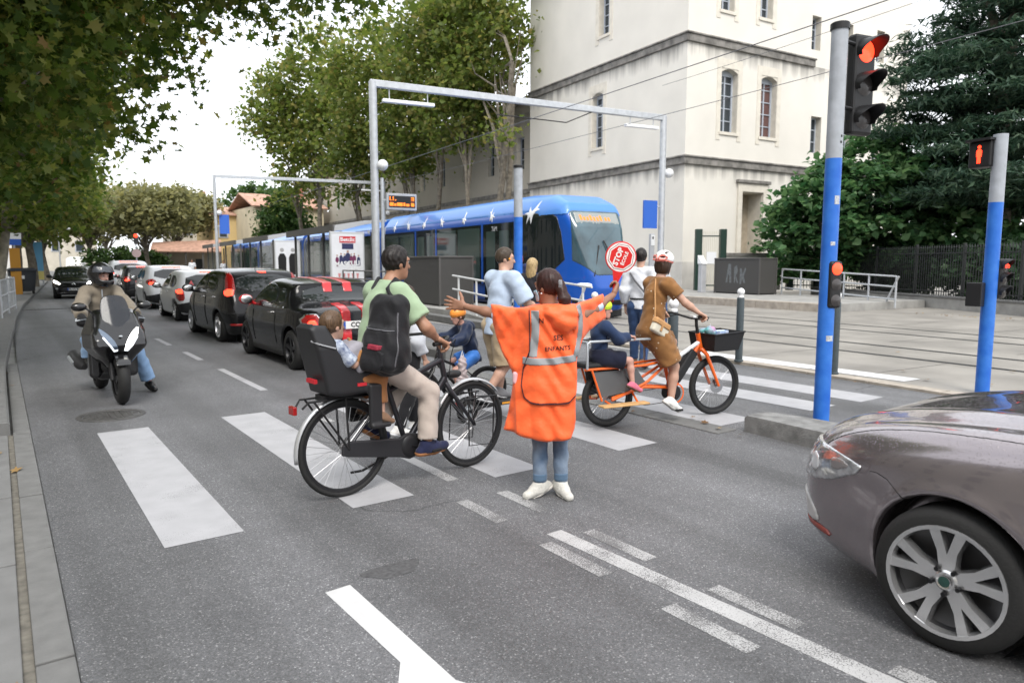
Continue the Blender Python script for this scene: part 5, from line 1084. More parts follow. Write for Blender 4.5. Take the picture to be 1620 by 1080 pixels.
hatch = dict(prof=[(-1.92,.24),(-1.98,.50),(-1.96,.66),(-1.90,.86),(-1.80,1.05),(-1.58,1.40),(-1.42,1.475),(-.6,1.52),(.05,1.49),(.45,1.36),(1.12,1.0),(1.7,.88),(1.97,.70),(2.02,.5),(1.97,.24),(1.7,.17),(-1.7,.17)], W=.86, belt=.97, tum=.30, wheels=(1.27,-1.24,.31), paint=carpaint('paint_black_hatch', (.010,.010,.011), .2, .25), style=-7,
    side=[[(-.28,1.02),(-.28,1.38),(.02,1.40),(.40,1.30),(.86,1.03)],[(-1.22,1.05),(-1.08,1.32),(-.36,1.39),(-.36,1.02)]], rearw=[(-.62,1.05),(.62,1.05),(.54,1.38),(-.54,1.38)], rearx=(-2.1,-1.4), frontw=[(-.66,1.06),(.66,1.06),(.55,1.42),(-.55,1.42)],
    extra=[('door_seam', [(.74,.30),(.765,.30),(.775,.98),(.75,.98)], 1, (.5,1.0), M_WELL), ('door_seam', [(-.33,.30),(-.305,.30),(-.305,.99),(-.33,.99)], 1, (.5,1.0), M_WELL), ('tail_light', smooth_poly([(.60,.98),(.80,.92),(.70,1.42),(.585,1.42)],1), 0, (-2.1,-1.3), M_TAIL), ('brake_light', smooth_poly([(.64,.97),(.80,.94),(.77,1.10),(.64,1.10)],1), 0, (-2.1,-1.3), M_BRAKE), ('!stop_light', [(-.09,1.415),(.09,1.415),(.09,1.445),(-.09,1.445)], 0, (-2.1,-1.2), M_BRAKE), ('reflector', [(.5,.36),(.75,.36),(.75,.41),(.5,.41)], 0, (-2.1,-1.6), M_TAIL), ('!bumper_seam', [(-.82,.60),(.82,.60),(.82,.622),(-.82,.622)], 0, (-2.1,-1.7), M_TRIM), ('!plate_recess', [(-.3,.66),(.3,.66),(.3,.82),(-.3,.82)], 0, (-2.1,-1.7), M_CHROME)],
    mirror=(.72,1.02,.85), handles=[(-.12,.90,.18,''),(-.98,.92,.16,'')], handle_mat=M_CHROME, tf=.30, tr=.15)
fh_, _ = car('black_hatchback', 'black five-door hatchback between the striped coupe and the white car', (4.66,17.35,0), R(90), hatch, .028, 'cars queueing away from the camera', 1.05)
MB().tube([(-1.05,0,1.49),(-1.28,0,1.86)], .006, 6).build('antenna', M_BLACK, fh_)
tw = dict(hatch); tw.update(prof=[(-1.64,.26),(-1.70,.5),(-1.69,.72),(-1.62,.92),(-1.46,1.34),(-1.32,1.405),(-.5,1.44),(.15,1.40),(.55,1.22),(1.25,.84),(1.6,.70),(1.72,.52),(1.68,.26),(1.5,.18),(-1.5,.18)], W=.83, wheels=(1.16,-1.19,.28), paint=carpaint('paint_white', (.72,.73,.74), .0, .3), belt=.88, tum=.32,
    side=[[(-.35,.92),(-.35,1.28),(.12,1.29),(.72,.92)],[(-1.28,.95),(-1.15,1.25),(-.44,1.29),(-.44,.92)]], rearw=[(-.60,.94),(.60,.94),(.52,1.29),(-.52,1.29)], rearx=(-1.8,-1.2), frontw=[(-.66,.9),(.66,.9),(.55,1.32),(-.55,1.32)],
    extra=[('tail_light', smooth_poly([(.60,.58),(.80,.56),(.80,.90),(.64,.92)],1), 0, (-1.8,-1.2), M_TAIL), ('brake_light', smooth_poly([(.64,.76),(.79,.76),(.79,.89),(.65,.90)],1), 0, (-1.8,-1.2), M_BRAKE), ('!bumper', smooth_poly([(-.86,.2),(.86,.2),(.86,.56),(-.86,.56)],1), 0, (-1.8,-1.2), M_TRIM), ('!stop_light', [(-.16,1.345),(.16,1.345),(.16,1.38),(-.16,1.38)], 0, (-1.8,-1.1), M_BRAKE), ('!plate_recess', [(-.28,.66),(.28,.66),(.28,.78),(-.28,.78)], 0, (-1.8,-1.4), M_PLATE), ('!learner_disc', [(-.42+.085*math.cos(a),1.06+.085*math.sin(a)) for a in np.linspace(0,6.28,14)[:-1]], 0, (-1.8,-1.2), M_WHITE)],
    mirror=(.7,.92,.82), handles=[(-.25,.80,.16,'')], style=-6, tr=.12)
t_, f_ = car('white_hatchback', 'small white hatchback with a round learner sticker, ahead of the black hatchback', (5.02,23.9,0), R(89), tw, .03, 'cars queueing away from the camera', 1.05)
text('A', .16, MR, t_, frame((-1.595,.42,1.06),(0,-1,0),(.12,0,1)), bold=.008)
c3 = dict(hatch); c3.update(paint=MATS['paint_white'], prof=[(-1.90,.28),(-1.97,.52),(-1.95,.74),(-1.88,.96),(-1.62,1.38),(-1.42,1.49),(-.5,1.53),(.2,1.50),(.6,1.36),(1.18,1.04),(1.7,.94),(1.96,.76),(2.02,.5),(1.97,.26),(1.7,.19),(-1.7,.19)], W=.88,
    extra=[('tail_light', smooth_poly([(.50,.86),(.84,.84),(.82,1.04),(.58,1.06)],1), 0, (-2.1,-1.3), M_TAIL), ('brake_light', smooth_poly([(.60,.86),(.78,.85),(.76,.95),(.62,.95)],1), 0, (-2.1,-1.3), M_BRAKE), ('!bumper', smooth_poly([(-.9,.2),(.9,.2),(.9,.55),(-.9,.55)],1), 0, (-2.1,-1.5), M_TRIM), ('!stop_light', [(-.3,1.43),(.3,1.43),(.3,1.47),(-.3,1.47)], 0, (-2.1,-1.2), M_BRAKE)])
car('white_crossover', 'white rounded crossover in the queue ahead of the small white hatchback', (5.32,30.6,0), R(88), c3, .04, 'cars queueing away from the camera', 1.06)
suv = dict(c3); suv.update(paint=carpaint('paint_anthracite', (.02,.02,.023), .4, .25))
car('grey_car', 'dark grey car wedged between two white cars in the queue', (5.35,36.6,0), R(87), suv, .05, 'cars queueing away from the camera', 1.05)
suv2 = dict(c3); suv2.update(extra=[('tail_light', smooth_poly([(.56,.88),(.86,.86),(.82,1.0),(.6,1.0)],1), 0, (-2.1,-1.3), M_BRAKE), ('!bumper', smooth_poly([(-.9,.2),(.9,.2),(.9,.5),(-.9,.5)],1), 0, (-2.1,-1.5), M_TRIM), ('!stop_light', [(-.35,1.43),(.35,1.43),(.35,1.48),(-.35,1.48)], 0, (-2.1,-1.2), M_BRAKE)])
car('white_suv', 'white tall car farthest along the queue near the red light', (5.75,44.0,0), R(86), suv2, .05, 'cars queueing away from the camera', 1.2)
onc = dict(hatch); onc.update(paint=carpaint('paint_black_far', (.008,.008,.009), .1, .22), W=.86, frontw=[(-.68,1.02),(.68,1.02),(.55,1.40),(-.55,1.40)], plate=(2.03,.46,'FR 471 RB', .52),
    extra=[('headlight', smooth_poly([(.48,.66),(.80,.74),(.82,.90),(.62,.82)],1), 0, (1.2,2.2), M_HLON), ('!lower_grille', smooth_poly([(-.55,.28),(.55,.28),(.5,.52),(-.5,.52)],1), 0, (1.5,2.2), M_TRIM), ('!chrome_bar', [(-.55,.27),(.55,.27),(.55,.30),(-.55,.30)], 0, (1.5,2.2), M_CHROME), ('!chevron_badge', [(-.09,.66),(0,.70),(.09,.66),(.09,.69),(0,.76),(-.09,.69)], 0, (1.5,2.3), M_CHROME), ('fog_light', smooth_poly([(.62,.44),(.74,.44),(.74,.52),(.62,.52)],1), 0, (1.2,2.2), M_HL)])
car('black_hatchback', 'oncoming black hatchback with its headlights on', (3.02,41.4,0), R(-94), onc, .035, 'oncoming cars', 1.0)
onc2 = dict(onc); onc2.update(paint=carpaint('paint_silver', (.42,.43,.45), .5, .3)); onc2.pop('plate')
car('silver_car', 'pale car following the oncoming black hatchback', (3.95,50.0,0), R(-95), onc2, .06, 'oncoming cars', 1.0)
# -- distant white van
vn = empty('white_van', (8.6,112,0), R(-100), 'distant white van under the far trees', 'van')
MB().prism([(-2.6,.3),(2.5,.3),(2.6,.9),(2.0,1.25),(1.4,2.3),(-2.6,2.5)], -.95, .95, 'Y').build('body', M_WHITE, vn, smooth=False, bevel=.08); MB().prism([(1.98,1.3),(1.45,2.2),(1.5,2.22),(2.05,1.3)], -.8, .8, 'Y').build('windscreen', M_CGLASS, vn, smooth=False)
for x in (-1.6,1.7):
    for s in (-.85,.85): wheel(vn, (x,s,.33), .33, .2, -5, None, 1 if s > 0 else -1, seg=16)
# -- parked car glimpsed behind the fence on the right
pk = dict(hatch); pk.update(paint=carpaint('paint_pale_blue', (.45,.52,.58), .4, .3), extra=[])
car('parked_car', 'pale car parked behind the iron fence at the right edge', (36.2,9.6,0), R(70), pk, .06)
# -- big taupe saloon entering from the right
M_TAUPE = mat('paint_taupe', (.27,.24,.255), .2, metal=.7, coat=1.0)
def drops(m):
    """rain drops: fine bump and roughness spots"""
    N = m.node_tree.nodes; L = m.node_tree.links; b = N['Principled BSDF']; t = N.new('ShaderNodeTexCoord'); v = N.new('ShaderNodeTexVoronoi'); v.inputs['Scale'].default_value = 85; v.inputs['Randomness'].default_value = 1
    L.new(t.outputs['Object'], v.inputs['Vector']); r = N.new('ShaderNodeValToRGB'); r.color_ramp.elements[0].position = .10; r.color_ramp.elements[0].color = (1,1,1,1); r.color_ramp.elements[1].position = .26; r.color_ramp.elements[1].color = (0,0,0,1); L.new(v.outputs['Distance'], r.inputs['Fac'])
    g = N.new('ShaderNodeNewGeometry'); sx = N.new('ShaderNodeSeparateXYZ'); L.new(g.outputs['Normal'], sx.inputs[0]); mr = N.new('ShaderNodeMapRange'); mr.inputs[1].default_value = .25; mr.inputs[2].default_value = .8; L.new(sx.outputs[2], mr.inputs[0])
    mu = N.new('ShaderNodeMath'); mu.operation = 'MULTIPLY'; L.new(r.outputs[0], mu.inputs[0]); L.new(mr.outputs[0], mu.inputs[1])
    bu = N.new('ShaderNodeBump'); bu.inputs['Strength'].default_value = .5; bu.inputs['Distance'].default_value = .004; L.new(mu.outputs[0], bu.inputs['Height']); L.new(bu.outputs[0], b.inputs['Coat Normal']); L.new(bu.outputs[0], b.inputs['Normal'])
drops(M_TAUPE)
def sk_post(P, d):
    # crisp crease running back from the headlamp and a raised bonnet edge
    x, y, z = P[:,0], np.abs(P[:,1]), P[:,2]
    lip = np.sqrt((x-1.40)**2+(z-.318)**2)-.38
    d = d-.010*np.exp(-(lip/.035)**2)*(y > .6)                                     # flared arch lip
    d = d+.006*np.exp(-((y-.60-.10*np.clip((1.9-x)/1.0,-.5,1))/.045)**2)*(z > .72)*np.clip((x-.9)*3,0,1)   # bonnet shut line valley
    d = d-.014*np.exp(-((y-.40-.12*np.clip((2.1-x)/1.2,0,1))/.09)**2)*(z > .72)*np.clip((x-.7)*3,0,1)       # bonnet ridge
    return d
sk = dict(prof=[(-2.30,.26),(-2.38,.5),(-2.36,.75),(-2.30,.98),(-1.75,1.08),(-1.2,1.34),(-.5,1.46),(.0,1.45),(.35,1.36),(1.0,1.05),(1.5,1.01),(1.95,.925),(2.20,.815),(2.28,.69),(2.33,.54),(2.33,.36),(2.29,.21),(2.0,.16),(-2.0,.17)], W=.915, belt=.96, tum=.32, wheels=(1.40,-1.38,.318), paint=M_TAUPE, style=5, alloy=mat('saloon_alloy', (.64,.64,.65), .26, metal=.85, var=.08, vscale=9), tw=.225, rimf=.775, arch=.375, tf=.36, tr=.2, crown=.085, k=.16, post=sk_post, inset=-.012,
    side=[[(-.35,1.0),(-.35,1.36),(.15,1.36),(.78,1.02)],[(-1.3,1.02),(-1.05,1.28),(-.43,1.36),(-.43,1.0)]], rearw=[(-.6,1.1),(.6,1.1),(.5,1.36),(-.5,1.36)], rearx=(-2,-.9), frontw=[(-.7,1.1),(.7,1.1),(.56,1.38),(-.56,1.38)], mirror=(.66,1.04,.9), mirror_mat=M_TAUPE,
    handles=[(-.1,.88,.2,''),(-1.1,.9,.2,'')], handle_mat=M_TAUPE,
    extra=[('headlamp', smooth_poly([(2.38,.535),(2.10,.55),(1.80,.70),(1.97,.735),(2.2,.755),(2.38,.73)],1), 1, (.30,1.0), mat('saloon_headlamp', (.46,.47,.49), .10, metal=.6, coat=1., var=.4, vscale=22)), ('projector_lamp', [(2.17+.042*math.cos(a),.645+.050*math.sin(a)) for a in np.linspace(0,6.28,16)[:-1]], 1, (.30,1.0), M_HL), ('indicator', smooth_poly([(1.90,.69),(2.03,.63),(2.06,.70),(1.97,.715)],1), 1, (.30,1.0), mat('indicator_glass', (.30,.28,.28), .1, coat=1., metal=.4)), ('fog_lamp', smooth_poly([(2.36,.30),(2.14,.29),(2.17,.36),(2.25,.44),(2.36,.45)],1), 1, (.4,1.0), mat('fog_lamp', (.5,.5,.5), .1, spec=.9)), ('amber_reflector', [(2.3,.255),(2.05,.25),(2.08,.285),(2.3,.29)], 1, (.4,1.0), mat('amber_red', (.25,.05,.04), .2)), ('!grille', smooth_poly([(-.36,.60),(.36,.60),(.40,.78),(-.40,.78)],1), 0, (1.9,2.4), M_TRIM), ('!lower_grille', smooth_poly([(-.5,.26),(.5,.26),(.45,.42),(-.45,.42)],1), 0, (1.9,2.4), M_TRIM)])
sk_ref['sk'] = sk
sko, fsk = car('taupe_saloon', 'wet taupe saloon car cut off by the right picture edge', (4.18,-.11,0), R(90), sk, .016)
# shut lines of the saloon as thin dark seams lying in the surface
def seam(poly_pts, ax, w, rng, nm='shut_line'):
    P_ = [Vector(p) for p in poly_pts]; Lp, Rp = [], []
    for i, p in enumerate(P_):
        d = (P_[min(i+1,len(P_)-1)]-P_[max(i-1,0)]).normalized(); n = Vector((-d.y,d.x))*w/2; Lp.append(p+n); Rp.append(p-n)
    patch(nm, fsk, [tuple(p) for p in Lp+Rp[::-1]], ax, rng, .0045, M_WELL, sko, .0012, .012)
seam([(1.80,.70),(1.76,.705),(1.70,.69),(1.66,.66),(1.60,.62)], 1, .006, (.55,1.0))
seam([(2.16,.66),(1.9,.71),(1.4,.79),(.9,.84)], 2, .006, (.7,1.2))
MB().lathe([(0,.915-.115+.012+.1125+.001),(.024,.915-.115+.012+.1125-.002)], 20, (1.40,0,.318), 'Y').build('hub_badge', mat('badge_dark', (.02,.06,.05), .3), sko)
MB().lathe([(.024,.915-.115+.012+.1125-.002),(.030,.915-.115+.012+.1125+.001)], 20, (1.40,0,.318), 'Y').build('hub_ring', M_CHROME, sko)
for k in range(5):
    a = 2*math.pi*(k+.75)/5; MB().lathe([(0,.924),(.010,.924),(.012,.905)], 10, (1.40+.058*math.cos(a),0,.318+.058*math.sin(a)), 'Y').build('wheel_bolt', M_DALLOY, sko)
# ================================================================ PEOPLE: toolkit
def nv(v): v = np.asarray(v, float); return v/np.linalg.norm(v)
def skinmat(name, c): return mat(name, c, .5, var=.08, vscale=14, bump=.04, bscale=150)
SK_TAN = skinmat('skin_tan', (.36,.19,.12)); SK_BROWN = skinmat('skin_brown', (.27,.135,.085)); SK_FAIR = skinmat('skin_fair', (.50,.30,.22)); SK_PINK = skinmat('skin_pink', (.52,.29,.23))
def hairmat(name, c):
    m = mat(name, c, .42, spec=.35); N = m.node_tree.nodes; L = m.node_tree.links; b = N['Principled BSDF']; t = N.new('ShaderNodeTexCoord'); mp_ = N.new('ShaderNodeMapping'); mp_.inputs['Scale'].default_value = (150,150,14)
    L.new(t.outputs['Object'], mp_.inputs[0]); n = N.new('ShaderNodeTexNoise'); n.inputs['Scale'].default_value = 1; n.inputs['Detail'].default_value = 4; L.new(mp_.outputs[0], n.inputs['Vector'])
    r = N.new('ShaderNodeValToRGB'); r.color_ramp.elements[0].position = .3; r.color_ramp.elements[0].color = (*[x*.55 for x in c],1); r.color_ramp.elements[1].position = .72; r.color_ramp.elements[1].color = (*[min(1,x*1.7) for x in c],1); L.new(n.outputs['Fac'], r.inputs[0]); L.new(r.outputs[0], b.inputs['Base Color'])
    bu = N.new('ShaderNodeBump'); bu.inputs['Strength'].default_value = .35; bu.inputs['Distance'].default_value = .006; L.new(n.outputs['Fac'], bu.inputs['Height']); L.new(bu.outputs[0], b.inputs['Normal']); return m
H_DARK = hairmat('hair_dark', (.012,.009,.008)); H_BROWN = hairmat('hair_brown', (.035,.018,.011)); H_LIGHT = hairmat('hair_light_brown', (.085,.05,.028)); H_BLOND = hairmat('hair_blond', (.36,.26,.13)); H_RED = hairmat('hair_red', (.22,.035,.02)); H_WINE = hairmat('hair_dark_auburn', (.028,.010,.008))
def cloth(name, c, rough=.85, var=.1, vscale=9, bump=.3, bscale=15, col2=None): return mat(name, c, rough, var=var, vscale=vscale, bump=bump, bscale=bscale, col2=col2, spec=.25, sheen=.15)
def seg(P, s):
    """s = (a, b, ra, rb[, dict(clipa, clipb, ax, sc)])"""
    o = s[4] if len(s) > 4 else {}; a, b = np.asarray(s[0], float), np.asarray(s[1], float)
    d = flatcap(P, a, b, s[2], s[3], o['ax'], o['sc']) if 'ax' in o else cap(P, a, b, s[2], s[3])
    if o.get('clipb'): d = smax(d, pln(P, b, b-a), o.get('ck', .012))
    if o.get('clipa'): d = smax(d, pln(P, a, a-b), o.get('ck', .012))
    return d
def seg_union(P, segs, k, boxes, d=None):
    if d is None: d = np.full(len(P), 9., np.float32)
    for s, (lo, hi) in zip(segs, boxes):
        i = np.flatnonzero(((P > lo) & (P < hi)).all(1))
        if len(i): d[i] = smin(d[i], seg(P[i], s), k)
    return d
def seg_boxes(segs, mg=.16): return [(np.minimum(s[0], s[1])-max(s[2], s[3])-mg, np.maximum(s[0], s[1])+max(s[2], s[3])+mg) for s in segs]
def segs_f(segs, k=.03, off=0., wr=0., wf=38., extra=None, cuts=()):
    segs = [(np.asarray(x[0], float), np.asarray(x[1], float))+tuple(x[2:]) for x in segs]; bx_ = seg_boxes(segs)
    def f(P):
        d = seg_union(P, segs, k, bx_)
        d = d-off
        if wr: d = d+wr*(np.sin(P[:,2]*wf+2.2*np.sin(P[:,0]*wf*.45)+1.3*np.sin(P[:,1]*wf*.5))*np.sin(P[:,0]*wf*.31+P[:,1]*wf*.37+P[:,2]*wf*.2)+.5*np.sin(P[:,0]*wf*.9+P[:,1]*wf*.8+1.5*np.sin(P[:,2]*wf*.5)))
        if extra: d = extra(P, d)
        for p, n, kk in cuts: d = smax(d, pln(P, p, n), kk)
        return d
    return f
def bounds(segs, mg): 
    pts = np.array([q for s in segs for q in (np.asarray(s[0], float), np.asarray(s[1], float))]); r = max(max(s[2], s[3]) for s in segs)+mg; return pts.min(0)-r, pts.max(0)+r
def garment(name, segs, h, m, parent, k=.03, off=0., wr=0., wf=38., extra=None, cuts=(), mg=.04, proj=1):
    lo, hi = bounds(segs, mg+off); return isolink(name, segs_f(segs, k, off, wr, wf, extra, cuts), lo, hi, h, m, parent, proj)
def lerp(a, b, t): return np.asarray(a, float)*(1-t)+np.asarray(b, float)*t
def hand_segs(w, d, pal, sgn, L=1., curl=(.35,.4,.45,.5), spread=.12, thumb=(.7,.7), bend=(1.,1.1,.8)):
    """w wrist, d pointing direction, pal direction the palm faces, sgn = side of the thumb along cross(d,pal)"""
    w = np.asarray(w, float); d = nv(d); pal = nv(np.asarray(pal, float)-d*np.dot(pal, d)); a = np.cross(d, pal)*sgn; S = []
    S.append((w-d*.02*L, w+d*.03*L, .024*L, .026*L, dict(ax=pal, sc=1.25)))
    for q in (-.026,-.009,.009,.026): S.append((w+d*.02*L+a*q*.7*L, w+d*.088*L+a*q*1.05*L, .0155*L, .0125*L))
    for i, (q, ln) in enumerate(zip((.031,.011,-.010,-.030), (.073,.082,.076,.060))):
        p = w+d*.088*L+a*q*L; dirn = nv(d+a*spread*(1.5-i)*.7); c = curl[i]; up = pal
        for j, fr in enumerate((.45,.31,.24)):
            c_ = c*bend[j]; dirn, up = nv(dirn*math.cos(c_)+up*math.sin(c_)), nv(up*math.cos(c_)-dirn*math.sin(c_)); q2 = p+dirn*ln*fr*L
            S.append((p, q2, (.0095-.001*j)*L, (.0088-.001*j)*L)); p = q2
    p = w+d*.028*L+a*.026*L; dt = nv(d*thumb[0]+a*thumb[1]+pal*.35)
    for j, fr in enumerate((.036,.032,.026)):
        q2 = p+dt*fr*L; S.append((p, q2, (.0135-.0018*j)*L, (.012-.0018*j)*L)); p = q2; dt = nv(dt*.9+d*.25*(1 if j == 0 else .4)+pal*.15)
    return S
class Person:
    def __init__(s, name, label, loc, rz, J, fwd, look, skin, hs=.95, g=1., h=.01, cat='person', group=None, up=(0,0,1), face=True, hair=None, eyes=True, arm_r=1., leg_r=1., hands=None, tor=1.):
        s.o = empty(name, loc, rz, label, cat, group); s.J = J; s.g = g; s.h = h; s.F = F = nv(fwd); s.hs = hs
        S = []; pel, ch, nk, hd = [np.asarray(J[q], float) for q in ('pel','chest','neck','head')]; wst = lerp(pel, ch, .45)
        T = [(pel, wst, .128*g*tor, .118*g*tor, dict(ax=F, sc=1.35)), (wst, ch, .118*g*tor, .135*g*tor, dict(ax=F, sc=1.38)), (lerp(J['shL'],J['shR'],.12), lerp(J['shL'],J['shR'],.88), .055*g, .055*g), (ch, nk, .10*g, .055*g, dict(ax=F, sc=1.2))]
        s.torso = T; s.arms = {}; s.legs = {}
        for q in 'LR':
            sh, el, wr = J['sh'+q], J['el'+q], J['wr'+q]
            s.arms[q] = [(sh, lerp(sh,el,.4), .050*g*arm_r, .049*g*arm_r), (lerp(sh,el,.4), el, .049*g*arm_r, .040*g*arm_r), (el, lerp(el,wr,.35), .040*g*arm_r, .039*g*arm_r), (lerp(el,wr,.35), wr, .039*g*arm_r, .026*g*arm_r)]
            hp, kn, an = J['hip'+q], J['kn'+q], J['an'+q]
            s.legs[q] = [(hp, kn, .082*g*leg_r, .056*g*leg_r), (kn, lerp(kn,an,.33), .055*g*leg_r, .056*g*leg_r), (lerp(kn,an,.33), an, .056*g*leg_r, .034*g*leg_r)]
            tdir = nv(J['toe'+q]-np.asarray(J['an'+q], float)) if 'toe'+q in J else F
        s.toe = {q: np.asarray(J.get('toe'+q, np.asarray(J['an'+q], float)+F*.16*hs), float) for q in 'LR'}
        for q in 'LR':
            an = np.asarray(J['an'+q], float); s.legs[q].append((an-nv(s.toe[q]-an)*.02-np.array([0,0,.016*g]), lerp(an, s.toe[q], .72)-np.array([0,0,.008*g]), .028*g, .020*g))
        # head
        f_ = nv(look); u_ = nv(np.asarray(up, float)-f_*np.dot(up, f_)); sd = np.cross(f_, u_); s.hf, s.hu, s.hsd = f_, u_, sd; c = hd
        M = np.stack([sd, f_, u_], 1)
        def headf(P):
            q = (P-c.astype(np.float32))@M.astype(np.float32)/hs                  # side, front, up
            d = ell(q, (0,-.012,.022), (.076,.097,.096)); d = smin(d, ell(q, (0,.026,-.045), (.056,.066,.082)), .05)
            d = smin(d, ell(q, (0,.062,-.098), (.028,.028,.024)), .04)
            d = smin(d, cap(q, (0,.088,.012), (0,.110,-.028), .009, .0135), .016); d = smin(d, ell(q, (0,.084,-.066), (.024,.014,.012)), .012)
            for e in (-1, 1):
                d = smin(d, ell(q, (e*.077,-.008,-.012), (.010,.019,.031)), .012); d = smax(d, -ell(q, (e*.031,.098,.012), (.019,.018,.012)), .014)
            d = smin(d, cap(q, (-.035,.082,.032), (.035,.082,.032), .012), .02)
            return d*hs
        s.headf = headf
        nk2 = (nk-ch); S = T+[x for q in 'LR' for x in s.arms[q]+s.legs[q]]
        nseg = (lerp(ch, nk, .8), c-u_*.06*hs-f_*.012*hs, .056*g, .052*g)
        S = [(np.asarray(x[0], float), np.asarray(x[1], float))+tuple(x[2:]) for x in S+[nseg]]; bx_ = seg_boxes(S)
        def body(P):
            d = seg_union(P, S, .028, bx_)
            i = np.flatnonzero((np.abs(P-c.astype(np.float32)) < .32).all(1))
            if len(i): d[i] = smin(d[i], headf(P[i]), .03)
            return d
        s.body = body
        lo, hi = bounds(S+[(c,c,.14*hs,.14*hs)], .03); ms = [iso(body, lo, hi, h*1.12, 1)]
        for q, hsg in (hands or {}).items():
            lo, hi = bounds(hsg, .012); ms.append(iso(segs_f(hsg, .010), lo, hi, .0042 if h < .0095 else .0055, 1))
        me = join_meshes('body', ms) if len(ms) > 1 else ms[0]; s.b = link('body', me, skin, s.o)
        if eyes:
            for e in (-1, 1):
                p = c+M@np.array([e*.031,.082,.012])*hs; MB().sphere(p-f_*.003*hs, .0125*hs, 10, 8).build('eye', mat('eye_white', (.42,.38,.36), .3), s.b); p2 = p+f_*.0075*hs; MB().sphere(p2, .0068*hs, 8, 6).build('iris', mat('iris_dark', (.03,.02,.015), .2), s.b)
                p3 = [c+M@np.array([e*x,.093+.004*(x<.035),.034+.004*math.sin((x-.012)*70)])*hs for x in (.014,.026,.038,.048)]; MB().tube(p3, .0035*hs, 6).build('eyebrow', hair or H_DARK, s.b)
            p = [c+M@np.array([x,.097-.9*abs(x)**1.3,-.066])*hs for x in (-.02,-.01,0,.01,.02)]; MB().tube(p, .0042*hs, 6).build('mouth', mat('lip', (.35,.12,.10), .5), s.b)
    def hp(s, x, y, z): return np.asarray(s.J['head'], float)+(s.hsd*x+s.hf*y+s.hu*z)*s.hs
    def hair(s, m, kind='short', h=None, thick=.014, nz_=.0022):
        c = np.asarray(s.J['head'], float); M = np.stack([s.hsd, s.hf, s.hu], 1).astype(np.float32); hs = s.hs
        def f(P):
            q = (P-c.astype(np.float32))@M/hs
            n = nz_*np.sin(q[:,0]*150+3*np.sin(q[:,2]*30))*np.sin(q[:,1]*120+2*np.sin(q[:,0]*40))
            d = ell(q, (0,-.014,.026), (.076+thick,.097+thick,.097+thick))+n
            if kind == 'bob': d = smin(d, ell(q, (0,-.035,-.055), (.092,.082,.10))+n, .04); d = smax(d, -(q[:,2]+.135), .02)
            if kind == 'long': d = smin(d, ell(q, (0,-.055,-.12), (.10,.062,.17))+n*1.5, .05)
            face = np.maximum(np.maximum(.040+.35*np.maximum(q[:,2]-.03,0)-q[:,1]*.85, q[:,2]-.075), -(q[:,1]))       # inside the face opening when < 0
            d = smax(d, -face, .012)
            if kind == 'short': d = smax(d, -(q[:,2]+.068-.42*q[:,1]), .02)
            return d*hs
        r = (.32 if kind == 'long' else .2)*hs; h = h or min(s.h, .008); return isolink('hair', f, c-r, c+r, h, m, s.o, 1)
    def shoes(s, m, sole, L=None, low=True, h=None):
        for q in 'LR':
            an, t = np.asarray(s.J['an'+q], float), s.toe[q]; L_ = np.linalg.norm(t-an); d = nv(t-an); up = nv(np.array([0,0,1.])-d*d[2]); g = s.g; hl = an-d*.055*g-up*.045*g; tp = t-up*.012*g
            sh = empty('shoe'); sh.parent = s.o
            hl = hl-d*.005; S = [(hl, lerp(hl,tp,.45), .037*g, .043*g), (lerp(hl,tp,.45), tp, .045*g, .037*g, dict(ax=up, sc=1.1)), (an-d*.018*g, lerp(an,t,.42)-up*.004*g, .046*g, .040*g), (an+up*(.030 if low else .06)*g-d*.006, an-up*.03*g-d*.006, .0445*g, .047*g, dict(clipa=1, ck=.006))]
            base = lerp(hl,tp,.5)-up*.024*g
            lo, hi = bounds(S, .03); isolink('upper', segs_f(S, .025, cuts=[(base, -up, .006)]), lo, hi, h or min(s.h,.008), m, sh, 1)
            S2 = [(hl-up*.004, lerp(hl,tp,.5)-up*.002, .043*g, .046*g), (lerp(hl,tp,.5)-up*.002, tp, .048*g, .044*g)]
            isolink('sole', segs_f(S2, .02, cuts=[(base+up*.004, up, .004), (base-up*.022*g, -up, .004)]), lo-.02, hi+.02, h or min(s.h,.008), sole, sh, 1)
def simple_hand(J, q, d, pal, L=1., curl=.9): return hand_segs(J['wr'+q], d, pal, 1 if q == 'L' else -1, L, (curl,)*4, .08)
def stand(H=1.75, yaw=0., stride=.0, arms=(.0,.0)):
    """standing joints; facing +y; origin at the feet; stride moves the left foot ahead"""
    k = H/1.75; J = dict(pel=(0,0,.95), chest=(0,.01,1.28), neck=(0,0,1.46), head=(0,.02,1.625), shL=(-.175,0,1.41), shR=(.175,0,1.41), elL=(-.23,-.03+arms[0],1.13), elR=(.23,-.03+arms[1],1.13), wrL=(-.235,.08+arms[0]*1.6,.90), wrR=(.235,.08+arms[1]*1.6,.90),
        hipL=(-.09,0,.90), hipR=(.09,0,.90), knL=(-.10,.04+stride*.55,.49), knR=(.10,.03-stride*.35,.49), anL=(-.11,-.02+stride,.085), anR=(.11,-.02-stride,.085+abs(stride)*.12))
    J = {a: np.array(b)*k for a, b in J.items()}; J['toeL'] = J['anL']+np.array([-.02,.16,-.045])*k; J['toeR'] = J['anR']+np.array([.02,.16,-.045])*k; return J
